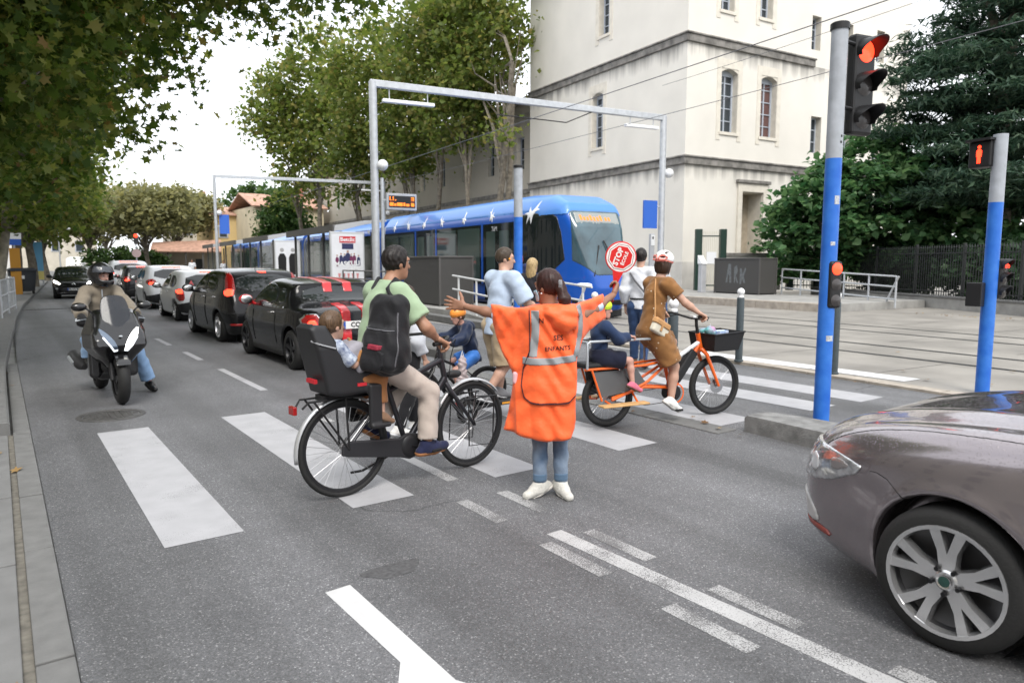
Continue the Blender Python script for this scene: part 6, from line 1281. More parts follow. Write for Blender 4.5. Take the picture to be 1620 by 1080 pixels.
def offset_legs(p, q, upto, r=1.12, add=.012, clip=True, fl=0.):
    """trouser segments of one leg down to fraction upto (0..2: thigh 0-1, calf 1-2)"""
    J = p.J; hp, kn, an = J['hip'+q], J['kn'+q], J['an'+q]; g = p.g; o = []
    if upto <= 1: return [(hp, lerp(hp,kn,upto), .090*g*r+add, (.066+fl)*g*r+add, dict(clipb=1))]
    return [(hp, kn, .086*g*r+add, .060*g*r+add), (kn, lerp(kn,an,upto-1), .060*g*r+add, (.046+fl)*g*r+add, dict(clipb=1))]
def trousers(p, m, upto=1.95, name='trousers', r=1.06, add=.012, wr=.0045, h=None, waist=.12, fl=0., k=.03):
    J = p.J; F = p.F; pel = np.asarray(J['pel'], float); up = nv(np.asarray(J['chest'], float)-pel)
    S = [(pel-up*.03, pel+up*waist, .132*p.g, .122*p.g, dict(ax=F, sc=1.3, clipb=1))]+[x for q in 'LR' for x in offset_legs(p, q, upto, r, add, fl=fl)]
    return garment(name, S, h or p.h*1.15, m, p.o, k, .006, wr, 42)
def shirt(p, m, sleeve=.75, hem=-.02, name='shirt', off=.014, wr=.004, h=None, add=.012, extra=None, collar=True, cuts=(), flare=0., k=.04, coll=.0):
    J = p.J; F = p.F; g = p.g; pel, ch, nk = [np.asarray(J[q], float) for q in ('pel','chest','neck')]; up = nv(ch-pel); low = pel+up*hem; wst = lerp(pel, ch, .45)
    S = [(low, wst, (.130+flare)*g, .122*g, dict(ax=F, sc=1.3, clipa=1)), (wst, ch, .122*g, .138*g, dict(ax=F, sc=1.35)), (lerp(J['shL'],J['shR'],.1), lerp(J['shL'],J['shR'],.9), .060*g, .060*g), (ch, lerp(ch,nk,.93+coll), .10*g, .058*g, dict(clipb=1, ck=.008))]
    for q in 'LR':
        sh, el, wr_ = J['sh'+q], J['el'+q], J['wr'+q]
        if sleeve <= 1: S.append((sh, lerp(sh,el,sleeve), .056*g+add*.5, .052*g+add, dict(clipb=1)))
        else: S += [(sh, el, .055*g+add*.5, .047*g+add), (el, lerp(el,wr_,sleeve-1), .046*g+add, .034*g+add, dict(clipb=1))]
    return garment(name, S, h or p.h*1.15, m, p.o, k, off, wr, 40, extra, cuts)
# ================================================================ CROSSING GUARD
GRZ = -YAW
M_ORANGE = mat('hi_vis_orange', (.95,.14,.035), .55, var=.05, vscale=6, bump=.45, bscale=13, emit=(1,.12,.02), es=.0, sheen=.1); M_REFL = mat('reflective_grey', (.27,.28,.29), .5, metal=.1); M_PIPE = mat('dark_piping', (.03,.012,.025), .7)
M_JEANS = cloth('jeans_faded', (.035,.075,.15), var=.6, vscale=4.5, col2=(.30,.37,.46)); M_LBLUE = cloth('light_blue_cotton', (.48,.57,.70)); M_SHOEW = cloth('white_canvas', (.74,.73,.70), var=.06)
J = dict(pel=(.0,.0,.93), chest=(.0,.02,1.22), neck=(-.005,.03,1.385), head=(-.025,.045,1.53), shL=(-.155,.02,1.305), shR=(.16,.03,1.305), elL=(-.40,.13,1.325), elR=(.33,.24,1.355), wrL=(-.63,.24,1.375), wrR=(.50,.42,1.455),
    hipL=(-.075,.0,.88), hipR=(.075,.0,.88), knL=(-.075,.03,.48), knR=(.072,.03,.48), anL=(-.078,-.01,.085), anR=(.078,.01,.085), toeL=(-.175,-.075,.035), toeR=(.13,-.11,.035))
J = {a: np.array(b) for a, b in J.items()}
gh = {'L': hand_segs(J['wrL'], (-.93,.28,.16), (.25,.9,-.1), -1, 1.02, (.06,.03,.03,.05), .22, (.45,.9)), 'R': hand_segs(J['wrR'], (.45,.55,.72), (-.55,.35,.35), -1, 1.0, (.95,1.0,1.0,1.0), .04, (.8,.5))}
gd = Person('person', 'crossing guard in a long orange poncho with both arms stretched out', (3.19,3.93,.0), GRZ, J, (-.1,1,0), (-.74,.66,-.12), SK_BROWN, .95, .96, .009, hands=gh, hair=H_WINE, leg_r=.84, arm_r=.92)
trousers(gd, M_JEANS, 1.93, 'jeans', .90, .004, .004)
for q in 'LR':
    a = J['an'+q]; garment('jeans_cuff', [(a+(0,0,.085), a+(0,0,.035), .051, .052, dict(clipa=1, clipb=1, ck=.004))], .006, cloth('jeans_cuff', (.09,.15,.23)), gd.o)
gd.shoes(cloth('guard_canvas', (.56,.55,.51), var=.12, vscale=30, bump=.3, bscale=60), mat('rubber_cream', (.60,.58,.54), .6))
for q, e0, e1 in (('L',-.08,.06),('R',.12,.26)): garment('shirt_sleeve', [(lerp(J['el'+q],J['wr'+q],e0), lerp(J['el'+q],J['wr'+q],e1), .041, .043, dict(clipb=1))], .007, M_LBLUE, gd.o, .03, .003, .002)
gx = lambda px: (px-868)/222.5
gz = lambda py: 1.7-(py-415.5)/222.5
PON = smooth_poly([(gx(a), gz(b)) for a, b in [(774,482),(778,518),(787,548),(799,574),(809,592),(807,622),(801,655),(794,684),(838,694),(868,697),(899,692),(907,672),(906,640),(908,600),(907,566),(924,530),(943,516),(958,508),(952,468),(925,477),(902,483),(885,479),(862,480),(845,481),(820,488),(798,486)]], 1, (0,1,7,10,17,18))
PON = [((x*(1.09 if x > .25 else 1.0+.04*min(1,max(0,(-x-.15)*5)))), z+(.02 if z > 1.3 and x > .38 else 0)*0) for x, z in PON]
PG = PolyGrid(PON, .006, .35)
def poncho(P):
    x, y, z = P[:,0], P[:,1], P[:,2]
    yc = np.where(x < 0, .02+np.maximum(0,-x-.16)*.48, .02+np.maximum(0,x-.16)*1.30)
    yc = np.where(z < 1.15, .02+(yc-.02)*np.clip((z-.9)/.25,0,1), yc)
    w = np.exp(-(np.abs(x)/.205)**5); dr = np.clip((1.34-z)/.35, 0, 1)
    th = .066+.082*w+.030*np.clip((x-.14)*12,0,1)+np.where(z < .9, .06*(.9-z)/.45, 0)+.012*np.sin(z*9)*w
    th = np.minimum(th, .04+np.maximum(0, .105+np.maximum(0,1.40-z)*.9)*w+.02)
    d = PG(x, z)
    rg = lambda q: 1-2*np.abs(np.sin(q))**1.3
    fold = .007*rg(x*21+2.2*np.sin(z*2.3)+1)*np.clip((1.0-z)/.35, 0, 1)+.008*rg(z*15+x*14*np.sign(x)+1.6*np.sin(x*9))*np.clip((np.abs(x)-.14)*8,0,1)+.005*rg(z*12+x*19+2*np.sin(x*7+z*5))*np.clip((z-.75)*4,0,1)+.003*np.sin(z*41+x*23+3*np.sin(x*17))
    e = (np.abs(y-yc)-th)*.8
    d = smax(d, e+fold, .045)+fold*.12
    hood = smin(ell(P, (.06,-.10,1.35), (.125,.075,.045)), smin(ell(P, (.085,-.135,1.29), (.085,.05,.05)), cap(P, (.0,-.12,1.35), (.10,-.15,1.245), .028, .02), .03), .03)
    d = smin(d, hood+.004*np.sin(z*60+x*30), .02)
    return smax(d, -cap(P, (.005,.04,1.36), (-.01,.05,1.56), .066), .02)
isolink('poncho', poncho, (-.52,-.32,.40), (.46,.62,1.52), .009, M_ORANGE, gd.o, 1)
yr = (-.35,-.015)
def gp(pts): return [(gx(a), gz(b)) for a, b in pts]
vest = gp([(833,486),(921,477),(919,500),(911,545),(907,566),(908,605),(906,622),(895,634),(836,635),(824,626),(819,612),(821,590),(832,566),(834,540),(833,510)])
patch('vest_panel', poncho, smooth_poly(vest, 1), 1, yr, .008, M_ORANGE, gd.o, .010, .01)
pv = lambda P: poncho(P)-.010
def strip(pts, w, nm, m, off=.003, h=.0055):
    P_ = [Vector(p) for p in gp(pts)]; Lp, Rp = [], []
    for i, p in enumerate(P_):
        d = (P_[min(i+1,len(P_)-1)]-P_[max(i-1,0)]).normalized(); n = Vector((-d.y,d.x))*w/2; Lp.append(tuple(p+n)); Rp.append(tuple(p-n))
    patch(nm, pv, Lp+Rp[::-1], 1, yr, h, m, gd.o, off, .009)
strip([(841,489),(842,520),(838,562)], .056, 'reflective_stripe', M_REFL); strip([(909,481),(914,500),(912,530),(905,561)], .040, 'reflective_stripe', M_REFL); strip([(822,568),(862,569),(906,563)], .050, 'reflective_stripe', M_REFL, .0035)
strip([(832,488),(833,520),(833,552),(823,580),(820,606),(824,626),(836,634),(866,635),(894,633),(905,622)], .0065, 'piping', M_PIPE, .005, .0035)
M_INK = mat('print_ink', (.03,.012,.012), .6)
def gtext(s, px, py, size, nm='lettering', bold=.002, rot=0.):
    me = text_mesh(s, size, .0, bold); n = len(me.vertices); v = np.empty(n*3, np.float32); me.vertices.foreach_get('co', v); v = v.reshape(-1,3); c, q = math.cos(rot), math.sin(rot)
    X = gx(px)+v[:,0]*c-v[:,1]*q; Z = gz(py)+v[:,0]*q+v[:,1]*c; Y = np.full(n, -.34, np.float32); P = np.stack([X, Y, Z], 1).astype(np.float32)
    for _ in range(40): P[:,1] += np.clip(pv(P)-.004, -.02, .02)*.8
    me.vertices.foreach_set('co', P.ravel()); me.update(); link(nm, me, M_INK, gd.o)
gtext('N', 850.5, 505, .05, bold=.0006); gtext('SES', 877.5, 531.5, .050, bold=.0005); gtext('ENFANTS', 876.5, 548, .0425, bold=.0005, rot=.06)
garment('belt_tab', [((gx(811),-.03,gz(592)),(gx(811),-.03,gz(604)),.022,.022)], .007, mat('pink_tab', (.75,.45,.48), .7), gd.o)
gd.hair(H_WINE, 'short', thick=.016)
hb_ = gd.hp(0,-.118,-.005)
garment('ponytail', [(gd.hp(0,-.09,.0), hb_, .045, .03), (hb_, hb_+np.array([.03,-.035,-.10]), .036, .040), (hb_+np.array([.03,-.035,-.10]), hb_+np.array([.045,-.055,-.22]), .040, .014)], .007, H_WINE, gd.o, .03, 0, .003, 90)
MB().lathe([(.022,-.018),(.042,-.012),(.046,0),(.042,.012),(.022,.018)], 18, tuple(hb_), 'X').build('scrunchie', cloth('scrunchie_grey', (.17,.17,.18), var=.6, vscale=60), gd.o)
def maskf(P):
    q = (P-J['head'].astype(np.float32))@np.stack([gd.hsd,gd.hf,gd.hu],1).astype(np.float32)
    d = gd.headf(P); sh = np.maximum(d-.011, -(d-.002)); return smax(smax(sh, np.abs(q[:,2]+.058)-.042, .006), .042-q[:,1]+.35*(q[:,2]+.058)**2*20, .006)
isolink('face_mask', maskf, J['head']-.16, J['head']+.16, .006, mat('mask_blue', (.36,.58,.70), .8), gd.o, 1)
MB().tube([gd.hp(-.072,.0,-.0), gd.hp(-.064,.05,-.045)], .0022, 5).build('mask_loop', M_WHITE, gd.o); MB().sphere(gd.hp(-.088,-.005,-.05), .006).build('earring', M_WHITE, gd.o)
bw = lerp(J['elL'],J['wrL'],.93); garment('bracelet', [(bw, bw+(-.004,.002,.001), .033, .033, dict(clipa=1, clipb=1))], .004, mat('bracelet_gold', (.7,.55,.3), .3, metal=.8), gd.o)
# stop paddle held up in the right hand
grip = J['wrR']+nv((.45,.55,.72))*.080+nv((-.55,.35,.35))*.022; rot = Matrix.Rotation(-YAW, 3, 'Z'); gw = Vector((3.19,3.93,0))+rot@Vector(grip)
sp_ = empty('stop_paddle', gw, GRZ, 'red octagonal school stop paddle held up by the crossing guard', 'stop sign', ry=R(11))
MRED = mat('paddle_red', (.60,.018,.018), .35); MWH = mat('paddle_white', (.75,.72,.70), .35); MDK = mat('paddle_line', (.12,.015,.015), .4)
MB().tube([(0,0,-.10),(0,0,.06)], [.013,.013], 10).add([(-.018,-.007,.03),(.018,-.007,.03),(.05,-.007,.14),(-.05,-.007,.14),(-.018,.007,.03),(.018,.007,.03),(.05,.007,.14),(-.05,.007,.14)],[(3,2,1,0),(4,5,6,7),(0,1,5,4),(1,2,6,5),(2,3,7,6),(3,0,4,7)]).build('handle', MRED, sp_)
MB().lathe([(.006,0),(.011,.004),(.016,0),(.011,-.004)], 14, (0,0,-.115), 'Y').build('ring', MRED, sp_)
cz = .225; octa = lambda r, y0, y1, n=8: MB().prism([(r*math.cos(math.pi/8+k*math.pi/4), cz+r*math.sin(math.pi/8+k*math.pi/4)) for k in range(8)], y0, y1, 'Y')
MB().lathe([(0,-.006),(.118,-.006),(.122,0),(.118,.006),(0,.006)], 40, (0,0,cz), 'Y').build('disc', MRED, sp_); MB().lathe([(0,-.0072),(.112,-.0072)], 40, (0,0,cz), 'Y').build('border', MWH, sp_, smooth=False)
octa(.104,-.0086,-.0074).build('outline', MDK, sp_, smooth=False); octa(.100,-.0098,-.0088).build('outline_gap', MWH, sp_, smooth=False); octa(.090,-.0112,-.0100).build('field', MRED, sp_, smooth=False)
text('STOP', .058, MWH, sp_, frame((-.022,-.0125,cz),(.18,0,1),(-1,0,.18)), bold=.0025); text('ÉCOLE', .036, MWH, sp_, frame((.030,-.0125,cz-.005),(.18,0,1),(-1,0,.18)), bold=.0012)
# ================================================================ BICYCLES AND RIDERS
M_SPOKE = mat('spoke_steel', (.45,.45,.46), .3, metal=.9); M_RIMB = mat('rim_black', (.02,.02,.022), .4, metal=.3); M_RIMS = mat('rim_silver', (.55,.56,.57), .3, metal=.9)
def bike_wheel(parent, loc, r, tw=.020, n=28, rim=None, disc=False, steer=0., seed=0):
    w = empty('wheel', loc, steer); w.parent = parent
    K = 10; MB().lathe([(r-tw+tw*math.cos(a), tw*math.sin(a)) for a in np.linspace(0, 2*math.pi, K+1)], 56, axis='Y').build('tyre', M_TYRE, w)
    ri = r-2*tw; MB().lathe([(ri+.004,-.013),(ri-.016,-.012),(ri-.022,0),(ri-.016,.012),(ri+.004,.013)], 56, axis='Y').build('rim', rim or M_RIMB, w)
    MB().lathe([(0,-.05),(.018,-.05),(.022,-.04),(.022,-.03),(.016,-.028),(.016,.028),(.022,.03),(.022,.04),(.018,.05),(0,.05)], 16, axis='Y').build('hub', M_SPOKE, w)
    m_ = MB()
    for k in range(n):
        a = 2*math.pi*k/n; s = 1 if k % 2 else -1; b = a+s*(.45 if (k//2) % 2 else -.45)
        m_.tube([(.022*math.cos(b),s*.032*(1 if k % 4 < 2 else -1),.022*math.sin(b)),((ri-.014)*math.cos(a),0,(ri-.014)*math.sin(a))], .0013, 4, caps=False)
    tag(m_.build('spokes', M_SPOKE, w), kind='stuff')
    if disc: MB().lathe([(.03,-.045),(.085,-.045),(.085,-.042),(.03,-.042)], 28, axis='Y').build('brake_disc', M_SPOKE, w)
    return w
def arc_guard(parent, c, r, a0, a1, w, m, nm='mudguard'):
    V = []; F = []; K = 22
    for i in range(K+1):
        a = a0+(a1-a0)*i/K
        for q, (dy, dr) in enumerate(((-w,-.012),(-w*.6,.0),(0,.005),(w*.6,.0),(w,-.012))): V.append((c[0]+(r+dr)*math.cos(a), dy, c[2]+(r+dr)*math.sin(a)))
    for i in range(K):
        for q in range(4): F.append((5*i+q,5*i+q+1,5*i+6+q,5*i+5+q))
    o = MB().add(V, F).build(nm, m, parent); o.modifiers.new('thick','SOLIDIFY').thickness = .003; return o
def T(nm, pts, r, m, p, n=10): return MB().tube(pts, r, n).build(nm, m, p)
def pedals(p, bb, a, cl=.17, m=M_BLACK, off=.085):
    for s, aa in ((-1,a),(1,a+math.pi)):
        e = (bb[0]+cl*math.cos(aa), s*off, bb[2]+cl*math.sin(aa)); T('crank', [(bb[0],s*off,bb[2]), e], .010, M_DALLOY_, p, 8)
        MB().box2((e[0]-.045,min(s*(off+.012),s*(off+.105)),e[2]-.011),(e[0]+.045,max(s*(off+.012),s*(off+.105)),e[2]+.011)).build('pedal', m, p, smooth=False, bevel=.004)
M_DALLOY_ = mat('dark_alloy', (.02,.02,.022), .3, metal=.5)
# ---------------------------------------------------------------- dark grey city bike with child seat
BA = math.atan2(.12,1.14); B0 = (1.965,4.80,0)
M_FRG = mat('frame_grey', (.035,.035,.042), .35, metal=.5, coat=.3); M_GUARD = mat('mudguard_silver', (.55,.56,.57), .35, metal=.6)
b1 = empty('bicycle', B0, BA, 'dark grey city bicycle with a black child seat on its rear rack', 'bicycle')
r1 = .362; bike_wheel(b1, (0,0,r1), r1, .021, 32); bike_wheel(b1, (1.17,0,r1), r1, .021, 32, steer=.04)
bb = (.53,0,.30); ht, hbm = (.86,0,1.00), (.915,0,.74); sc_ = (.36,0,.80)
fr = empty('frame'); fr.parent = b1
T('down_tube', [bb, (.905,0,.78)], .027, M_FRG, fr); T('seat_tube', [bb, sc_, (.335,0,.87)], [.021,.021,.016], M_FRG, fr); T('top_tube', [(.385,0,.74),(.87,0,.93)], .024, M_FRG, fr); T('head_tube', [ht, hbm], .024, M_FRG, fr)
for s in (-1,1): T('chain_stay', [bb, (0,s*.06,r1)], .013, M_FRG, fr); T('seat_stay', [(.37,0,.74),(0,s*.06,r1)], .010, M_FRG, fr); T('fork_blade', [(.915,0,.74),(.93,s*.05,.68),(1.02,s*.055,.56),(1.17,s*.055,r1)], [.022,.020,.018,.012], M_FRG, b1)
T('steerer', [ht,(.845,0,1.11)], .018, M_FRG, b1)
MB().prism([(.0-.06,.325),(-.05,.40),(.02,.42),(.42,.375),(.50,.405),(.60,.385),(.635,.30),(.60,.215),(.52,.195),(.43,.225),(.0,.305)], -.075, -.05, 'Y').build('chain_case', mat('chain_case', (.022,.022,.025), .4), b1, smooth=False, bevel=.01)
MB().lathe([(0,-.088),(.055,-.088),(.085,-.080),(.09,-.074)], 28, (bb[0],0,bb[2]), 'Y').build('chain_disc', M_RIMB, b1)
pedals(b1, bb, R(-15)); arc_guard(b1, (0,0,r1), r1+.022, R(20), R(188), .026, M_GUARD); arc_guard(b1, (1.17,0,r1), r1+.022, R(40), R(150), .026, M_GUARD)
T('handlebar', [(.60,-.30,1.10),(.70,-.29,1.115),(.82,-.17,1.13),(.845,0,1.10),(.82,.17,1.13),(.70,.29,1.115),(.60,.30,1.10)], .0125, M_BLACK, b1)
for s in (-1,1): T('grip', [(.59,s*.302,1.098),(.71,s*.288,1.116)], .0175, M_RUB, b1); T('brake_lever', [(.72,s*.28,1.115),(.76,s*.25,1.09),(.68,s*.30,1.06)], .006, M_SPOKE, b1, 6)
T('brake_cable', [(.75,-.24,1.06),(.93,-.12,1.10),(.95,-.03,.95),(.93,-.03,.76)], .004, M_BLACK, b1, 5)
isolink('headlight', lambda P: ell(P,(1.0,0,.80),(.075,.04,.035)), (.9,-.06,.74),(1.1,.06,.86), .008, M_BLACK, b1); MB().sphere((.87,0,1.0),(.02,.028,.02)).build('bell', mat('copper_bell', (.55,.25,.12), .35, metal=.7), b1)
isolink('saddle', lambda P: smin(ell(P,(.24,0,.935),(.12,.095,.035)), cap(P,(.28,0,.94),(.46,0,.94),.045,.022), .05), (.05,-.15,.85),(.55,.15,1.0), .01, M_BLACK, b1); T('seat_post', [(.34,0,.86),(.30,0,.93)], .014, M_SPOKE, b1)
rk = empty('front_rack'); rk.parent = b1
for s in (-1,1):
    T('stay', [(1.17,s*.07,r1),(1.06,s*.10,.62),(1.31,s*.12,.60)], .006, M_BLACK, rk, 6); T('loop', [(1.06,s*.12,.60),(1.05,s*.135,.22),(1.30,s*.135,.20),(1.33,s*.12,.60)], .006, M_BLACK, rk, 6)
    T('bar', [(1.02,s*.12,.60),(1.36,s*.12,.60)], .007, M_BLACK, rk, 6)
rr_ = empty('rear_rack'); rr_.parent = b1
for s in (-1,1):
    T('rail', [(.30,s*.06,.74),(-.30,s*.07,.745),(-.34,s*.05,.70)], .008, M_BLACK, rr_, 6); T('stay', [(0,s*.075,r1),(-.02,s*.075,.74)], .008, M_BLACK, rr_, 6); T('stay', [(0,s*.075,r1),(-.26,s*.075,.74)], .008, M_BLACK, rr_, 6)
MB().box2((-.40,-.04,.66),(-.37,.04,.72)).build('rear_light', M_TAIL, b1, smooth=False, bevel=.006)
T('kickstand', [(.42,.02,.24),(.20,.10,.13),(.12,.14,.12)], .010, M_BLACK, b1, 6)
# child seat shell
cs = empty('child_seat', (.085,0,.045)); cs.parent = b1; cs.scale = (.91,.95,.93); M_SEAT = mat('seat_black', (.016,.016,.018), .5, bump=.05, bscale=100)
def seatf(P):
    x, y, z = P[:,0], P[:,1], P[:,2]; ay = np.abs(y)
    back = smax(poly2(x, z, [(-.30,.80),(-.36,1.05),(-.42,1.30),(-.38,1.33),(-.28,1.32),(-.16,1.10),(-.05,.98),(.12,.96),(.18,.92),(.17,.82),(.10,.78),(-.2,.78)]), ay-(.165-.05*np.clip((z-1.15)/.2,0,1)), .04)
    hollow = smax(poly2(x, z, [(-.245,.86),(-.30,1.08),(-.355,1.40),(.4,1.4),(.4,.855)]), ay-(.135-.05*np.clip((z-1.15)/.2,0,1)), .03)
    d = smax(back, -hollow, .012)
    for s in (-1,1):
        leg = rbox(P, (.09,s*.175,.68), (.055,.020,.17), .016); d = smin(d, leg, .03); d = smin(d, rbox(P, (.13,s*.165,.52), (.085,.045,.018), .012), .02)
    return d
isolink('shell', seatf, (-.5,-.24,.46),(.3,.24,1.40), .009, M_SEAT, cs, 1)
for i in range(5):
    for j in range(4):
        x_ = -.305-.012*i; zz = .95+.042*i; yy = -.10+.055*j+.02*(i%2)
MB().box2((-.37,-.07,.885),(-.345,.06,.915)).build('label_patch', mat('label_red', (.5,.02,.03), .5), cs, smooth=False); MB().box2((-.06,-.167-.004,.845),(.02,-.163,.87)).build('label_patch', mat('label_red', (.5,.02,.03), .5), cs, smooth=False)
T('strap', [(-.40,-.10,1.21),(-.37,-.168,1.19),(-.24,-.17,1.15)], .008, M_SPOKE, cs, 6); MB().box2((-.3,-.06,.74),(.12,.06,.785)).build('mount', M_BLACK, cs, smooth=False)
# rider
M_POLO = cloth('mint_polo', (.30,.40,.26), var=.07); M_CHINO = cloth('beige_chinos', (.50,.43,.38)); M_NAVYS = cloth('navy_suede', (.018,.022,.06))
J = dict(pel=(.245,0,1.01), chest=(.335,0,1.34), neck=(.41,0,1.545), head=(.475,.0,1.70), shL=(.385,.185,1.48), shR=(.385,-.185,1.48), elL=(.50,.33,1.235), elR=(.50,-.33,1.235), wrL=(.615,.30,1.145), wrR=(.615,-.30,1.145),
    hipL=(.265,.09,.975), hipR=(.265,-.09,.975), knL=(.60,.12,.80), knR=(.675,-.11,.71), anL=(.33,.125,.44), anR=(.64,-.13,.295), toeL=(.44,.135,.37), toeR=(.80,-.135,.285))
J = {a: np.array(b) for a, b in J.items()}
hg = {q: hand_segs(J['wr'+q], (.75,0,-.4), (-.35,0,-.9), (1 if q == 'R' else -1), 1.05, (.75,.8,.8,.85), .05, (.8,.45)) for q in 'LR'}
cm = Person('person', 'man in a mint green polo shirt riding the dark grey bicycle', B0, BA, J, (.97,0,.22), (.99,-.05,-.06), SK_TAN, .96, 1.03, .010, hands=hg, hair=H_DARK)
trousers(cm, M_CHINO, 1.86, 'trousers', 1.0, .012, .0032, fl=.012); cm.shoes(M_NAVYS, mat('gum_sole', (.30,.13,.05), .7))
shirt(cm, M_POLO, .72, -.14, 'polo_shirt', .016, .0038, add=.02, coll=.03); cm.hair(H_DARK, 'short', thick=.015, nz_=.004)
garment('sleeve_band', [(lerp(J['shR'],J['elR'],.70), lerp(J['shR'],J['elR'],.735), .083, .083, dict(clipa=1,clipb=1,ck=.004))], .007, M_WHITE, cm.o)
# glasses temple
T('glasses', [cm.hp(.081,-.03,.015), cm.hp(.078,.07,.02), cm.hp(.05,.105,.018)], .0022, M_BLACK, cm.o, 5)
# black backpack
M_BAG = cloth('black_nylon', (.010,.010,.012), .6, var=.3, vscale=12)
bp = empty('backpack', (B0[0]+.085,B0[1]-.065,-.03), BA, 'black backpack hanging low on the back of the green shirt rider', 'backpack')
Rb = np.array(Euler((0,R(13),R(-28))).to_matrix()); Rb = np.array((Matrix.Rotation(R(24),3,'Z')@Matrix.Rotation(R(12),3,'Y')).to_3x3())
def bagf(P):
    d = smin(rbox(P, (.19,-.12,1.24), (.095,.155,.27), .09, Rb), ell(P, (.165,-.13,1.08), (.135,.185,.16), Rb), .08); d = smin(d, rbox(P, (.085,-.165,1.12), (.05,.13,.155), .05, Rb), .04)
    return d+.004*np.sin(P[:,2]*45+4*np.sin(P[:,1]*14))*np.sin(P[:,1]*38)+.003*np.sin(P[:,0]*60+P[:,2]*30)
isolink('sack', bagf, (-.15,-.42,.82),(.42,.16,1.6), .009, M_BAG, bp, 1)
patch('front_pocket', bagf, smooth_poly([(-.27,.97),(-.03,.97),(-.03,1.14),(-.27,1.14)],1), 0, (-.2,.12), .008, M_BAG, bp, .016, .012)
patch('zip', bagf, [(-.28,1.25),(-.02,1.27),(-.02,1.278),(-.28,1.258)], 0, (-.2,.14), .005, mat('zip_grey', (.10,.10,.11), .4), bp, .006, .008)
patch('brand_tag', bagf, [(-.24,1.12),(-.15,1.13),(-.15,1.165),(-.24,1.155)], 0, (-.2,.12), .006, mat('tag_wine', (.25,.02,.04), .6), bp, .022, .03)
patch('side_zip', bagf, [(.12,1.0),(.13,1.0),(.20,1.38),(.19,1.38)], 1, (-.45,-.12), .005, mat('zip_grey', (.10,.10,.11), .4), bp, .005, .008)
for s in (-1,1):
    T('shoulder_strap', [(.22,s*.09-.07,1.44),(.235,s*.10+.03,1.54),(.31,s*.115+.074,1.60),(.38,s*.13+.074,1.55),(.425,s*.155+.074,1.41),(.35,s*.19+.06,1.23),(.24,s*.15-.10,1.05)], [.022,.026,.028,.026,.022,.014,.012], M_BAG, bp, 8)
T('haul_loop', [(.25,-.13,1.49),(.25,-.10,1.53),(.25,-.07,1.49)], .008, M_BAG, bp, 6)
# child in the seat
J = dict(pel=(-.14,0,.90), chest=(-.17,0,1.08), neck=(-.165,0,1.185), head=(-.14,0,1.29), shL=(-.16,.105,1.145), shR=(-.16,-.105,1.145), elL=(-.08,.13,1.03), elR=(-.06,-.15,1.02), wrL=(.03,.06,1.09), wrR=(.02,-.09,1.10),
    hipL=(-.12,.06,.90), hipR=(-.12,-.06,.90), knL=(.16,.115,.90), knR=(.16,-.12,.90), anL=(.17,.13,.62), anR=(.17,-.135,.62), toeL=(.255,.13,.575), toeR=(.255,-.135,.575))
J = {a: np.array(b) for a, b in J.items()}
CB0 = (B0[0]+.07,B0[1],-.03)
ck_ = Person('person', 'small boy with short brown hair sitting in the bicycle child seat', CB0, BA, J, (1,0,.08), (.98,.12,.0), SK_FAIR, .82, .60, .009, hands={q: hand_segs(J['wr'+q], (.7,0,.5), (.2,(-.8 if q == 'L' else .8),-.2), (1 if q == 'R' else -1), .62, (.7,.7,.7,.7), .05) for q in 'LR'}, hair=H_LIGHT, leg_r=.9)
shirt(ck_, cloth('kid_navy_print', (.05,.07,.16), var=.8, vscale=30, col2=(.5,.55,.62)), .85, -.06, 'tshirt', .010, .003); trousers(ck_, cloth('rust_trousers', (.30,.13,.05)), 1.65, 'trousers', 1.0, .012, .003); ck_.hair(H_LIGHT, 'short', thick=.013)
ck_.shoes(cloth('sandal_brown', (.22,.13,.08)), mat('sandal_sole', (.10,.07,.05), .8))
kb = empty('school_bag', B0, BA, 'grey and tan small satchel held on the lap of the seated boy', 'bag')
M_GREYC = cloth('grey_canvas', (.27,.26,.29)); M_TANC = cloth('tan_leather', (.36,.17,.06), var=.1)
kbf = lambda P: rbox(P, (.06,-.04,1.03), (.08,.13,.11), .045, np.array(Euler((0,-.5,.0)).to_matrix()))
isolink('sack', kbf, (-.15,-.25,.83),(.28,.2,1.22), .009, M_GREYC, kb, 1)
patch('trim', kbf, [(-.02,.94),(.01,.94),(.08,1.09),(.05,1.09)], 1, (-.2,-.08), .007, M_TANC, kb, .006, .01); patch('trim', kbf, [(.12,.96),(.15,.96),(.18,1.06),(.15,1.06)], 1, (-.2,-.08), .007, M_TANC, kb, .006, .01)
T('handle', [(.04,-.05,1.11),(.05,-.03,1.155),(.07,.03,1.155),(.08,.05,1.11)], .010, M_TANC, kb, 8); T('strap', [(.0,-.13,1.05),(.05,-.15,.96),(.12,-.13,.93)], .012, M_TANC, kb, 8)
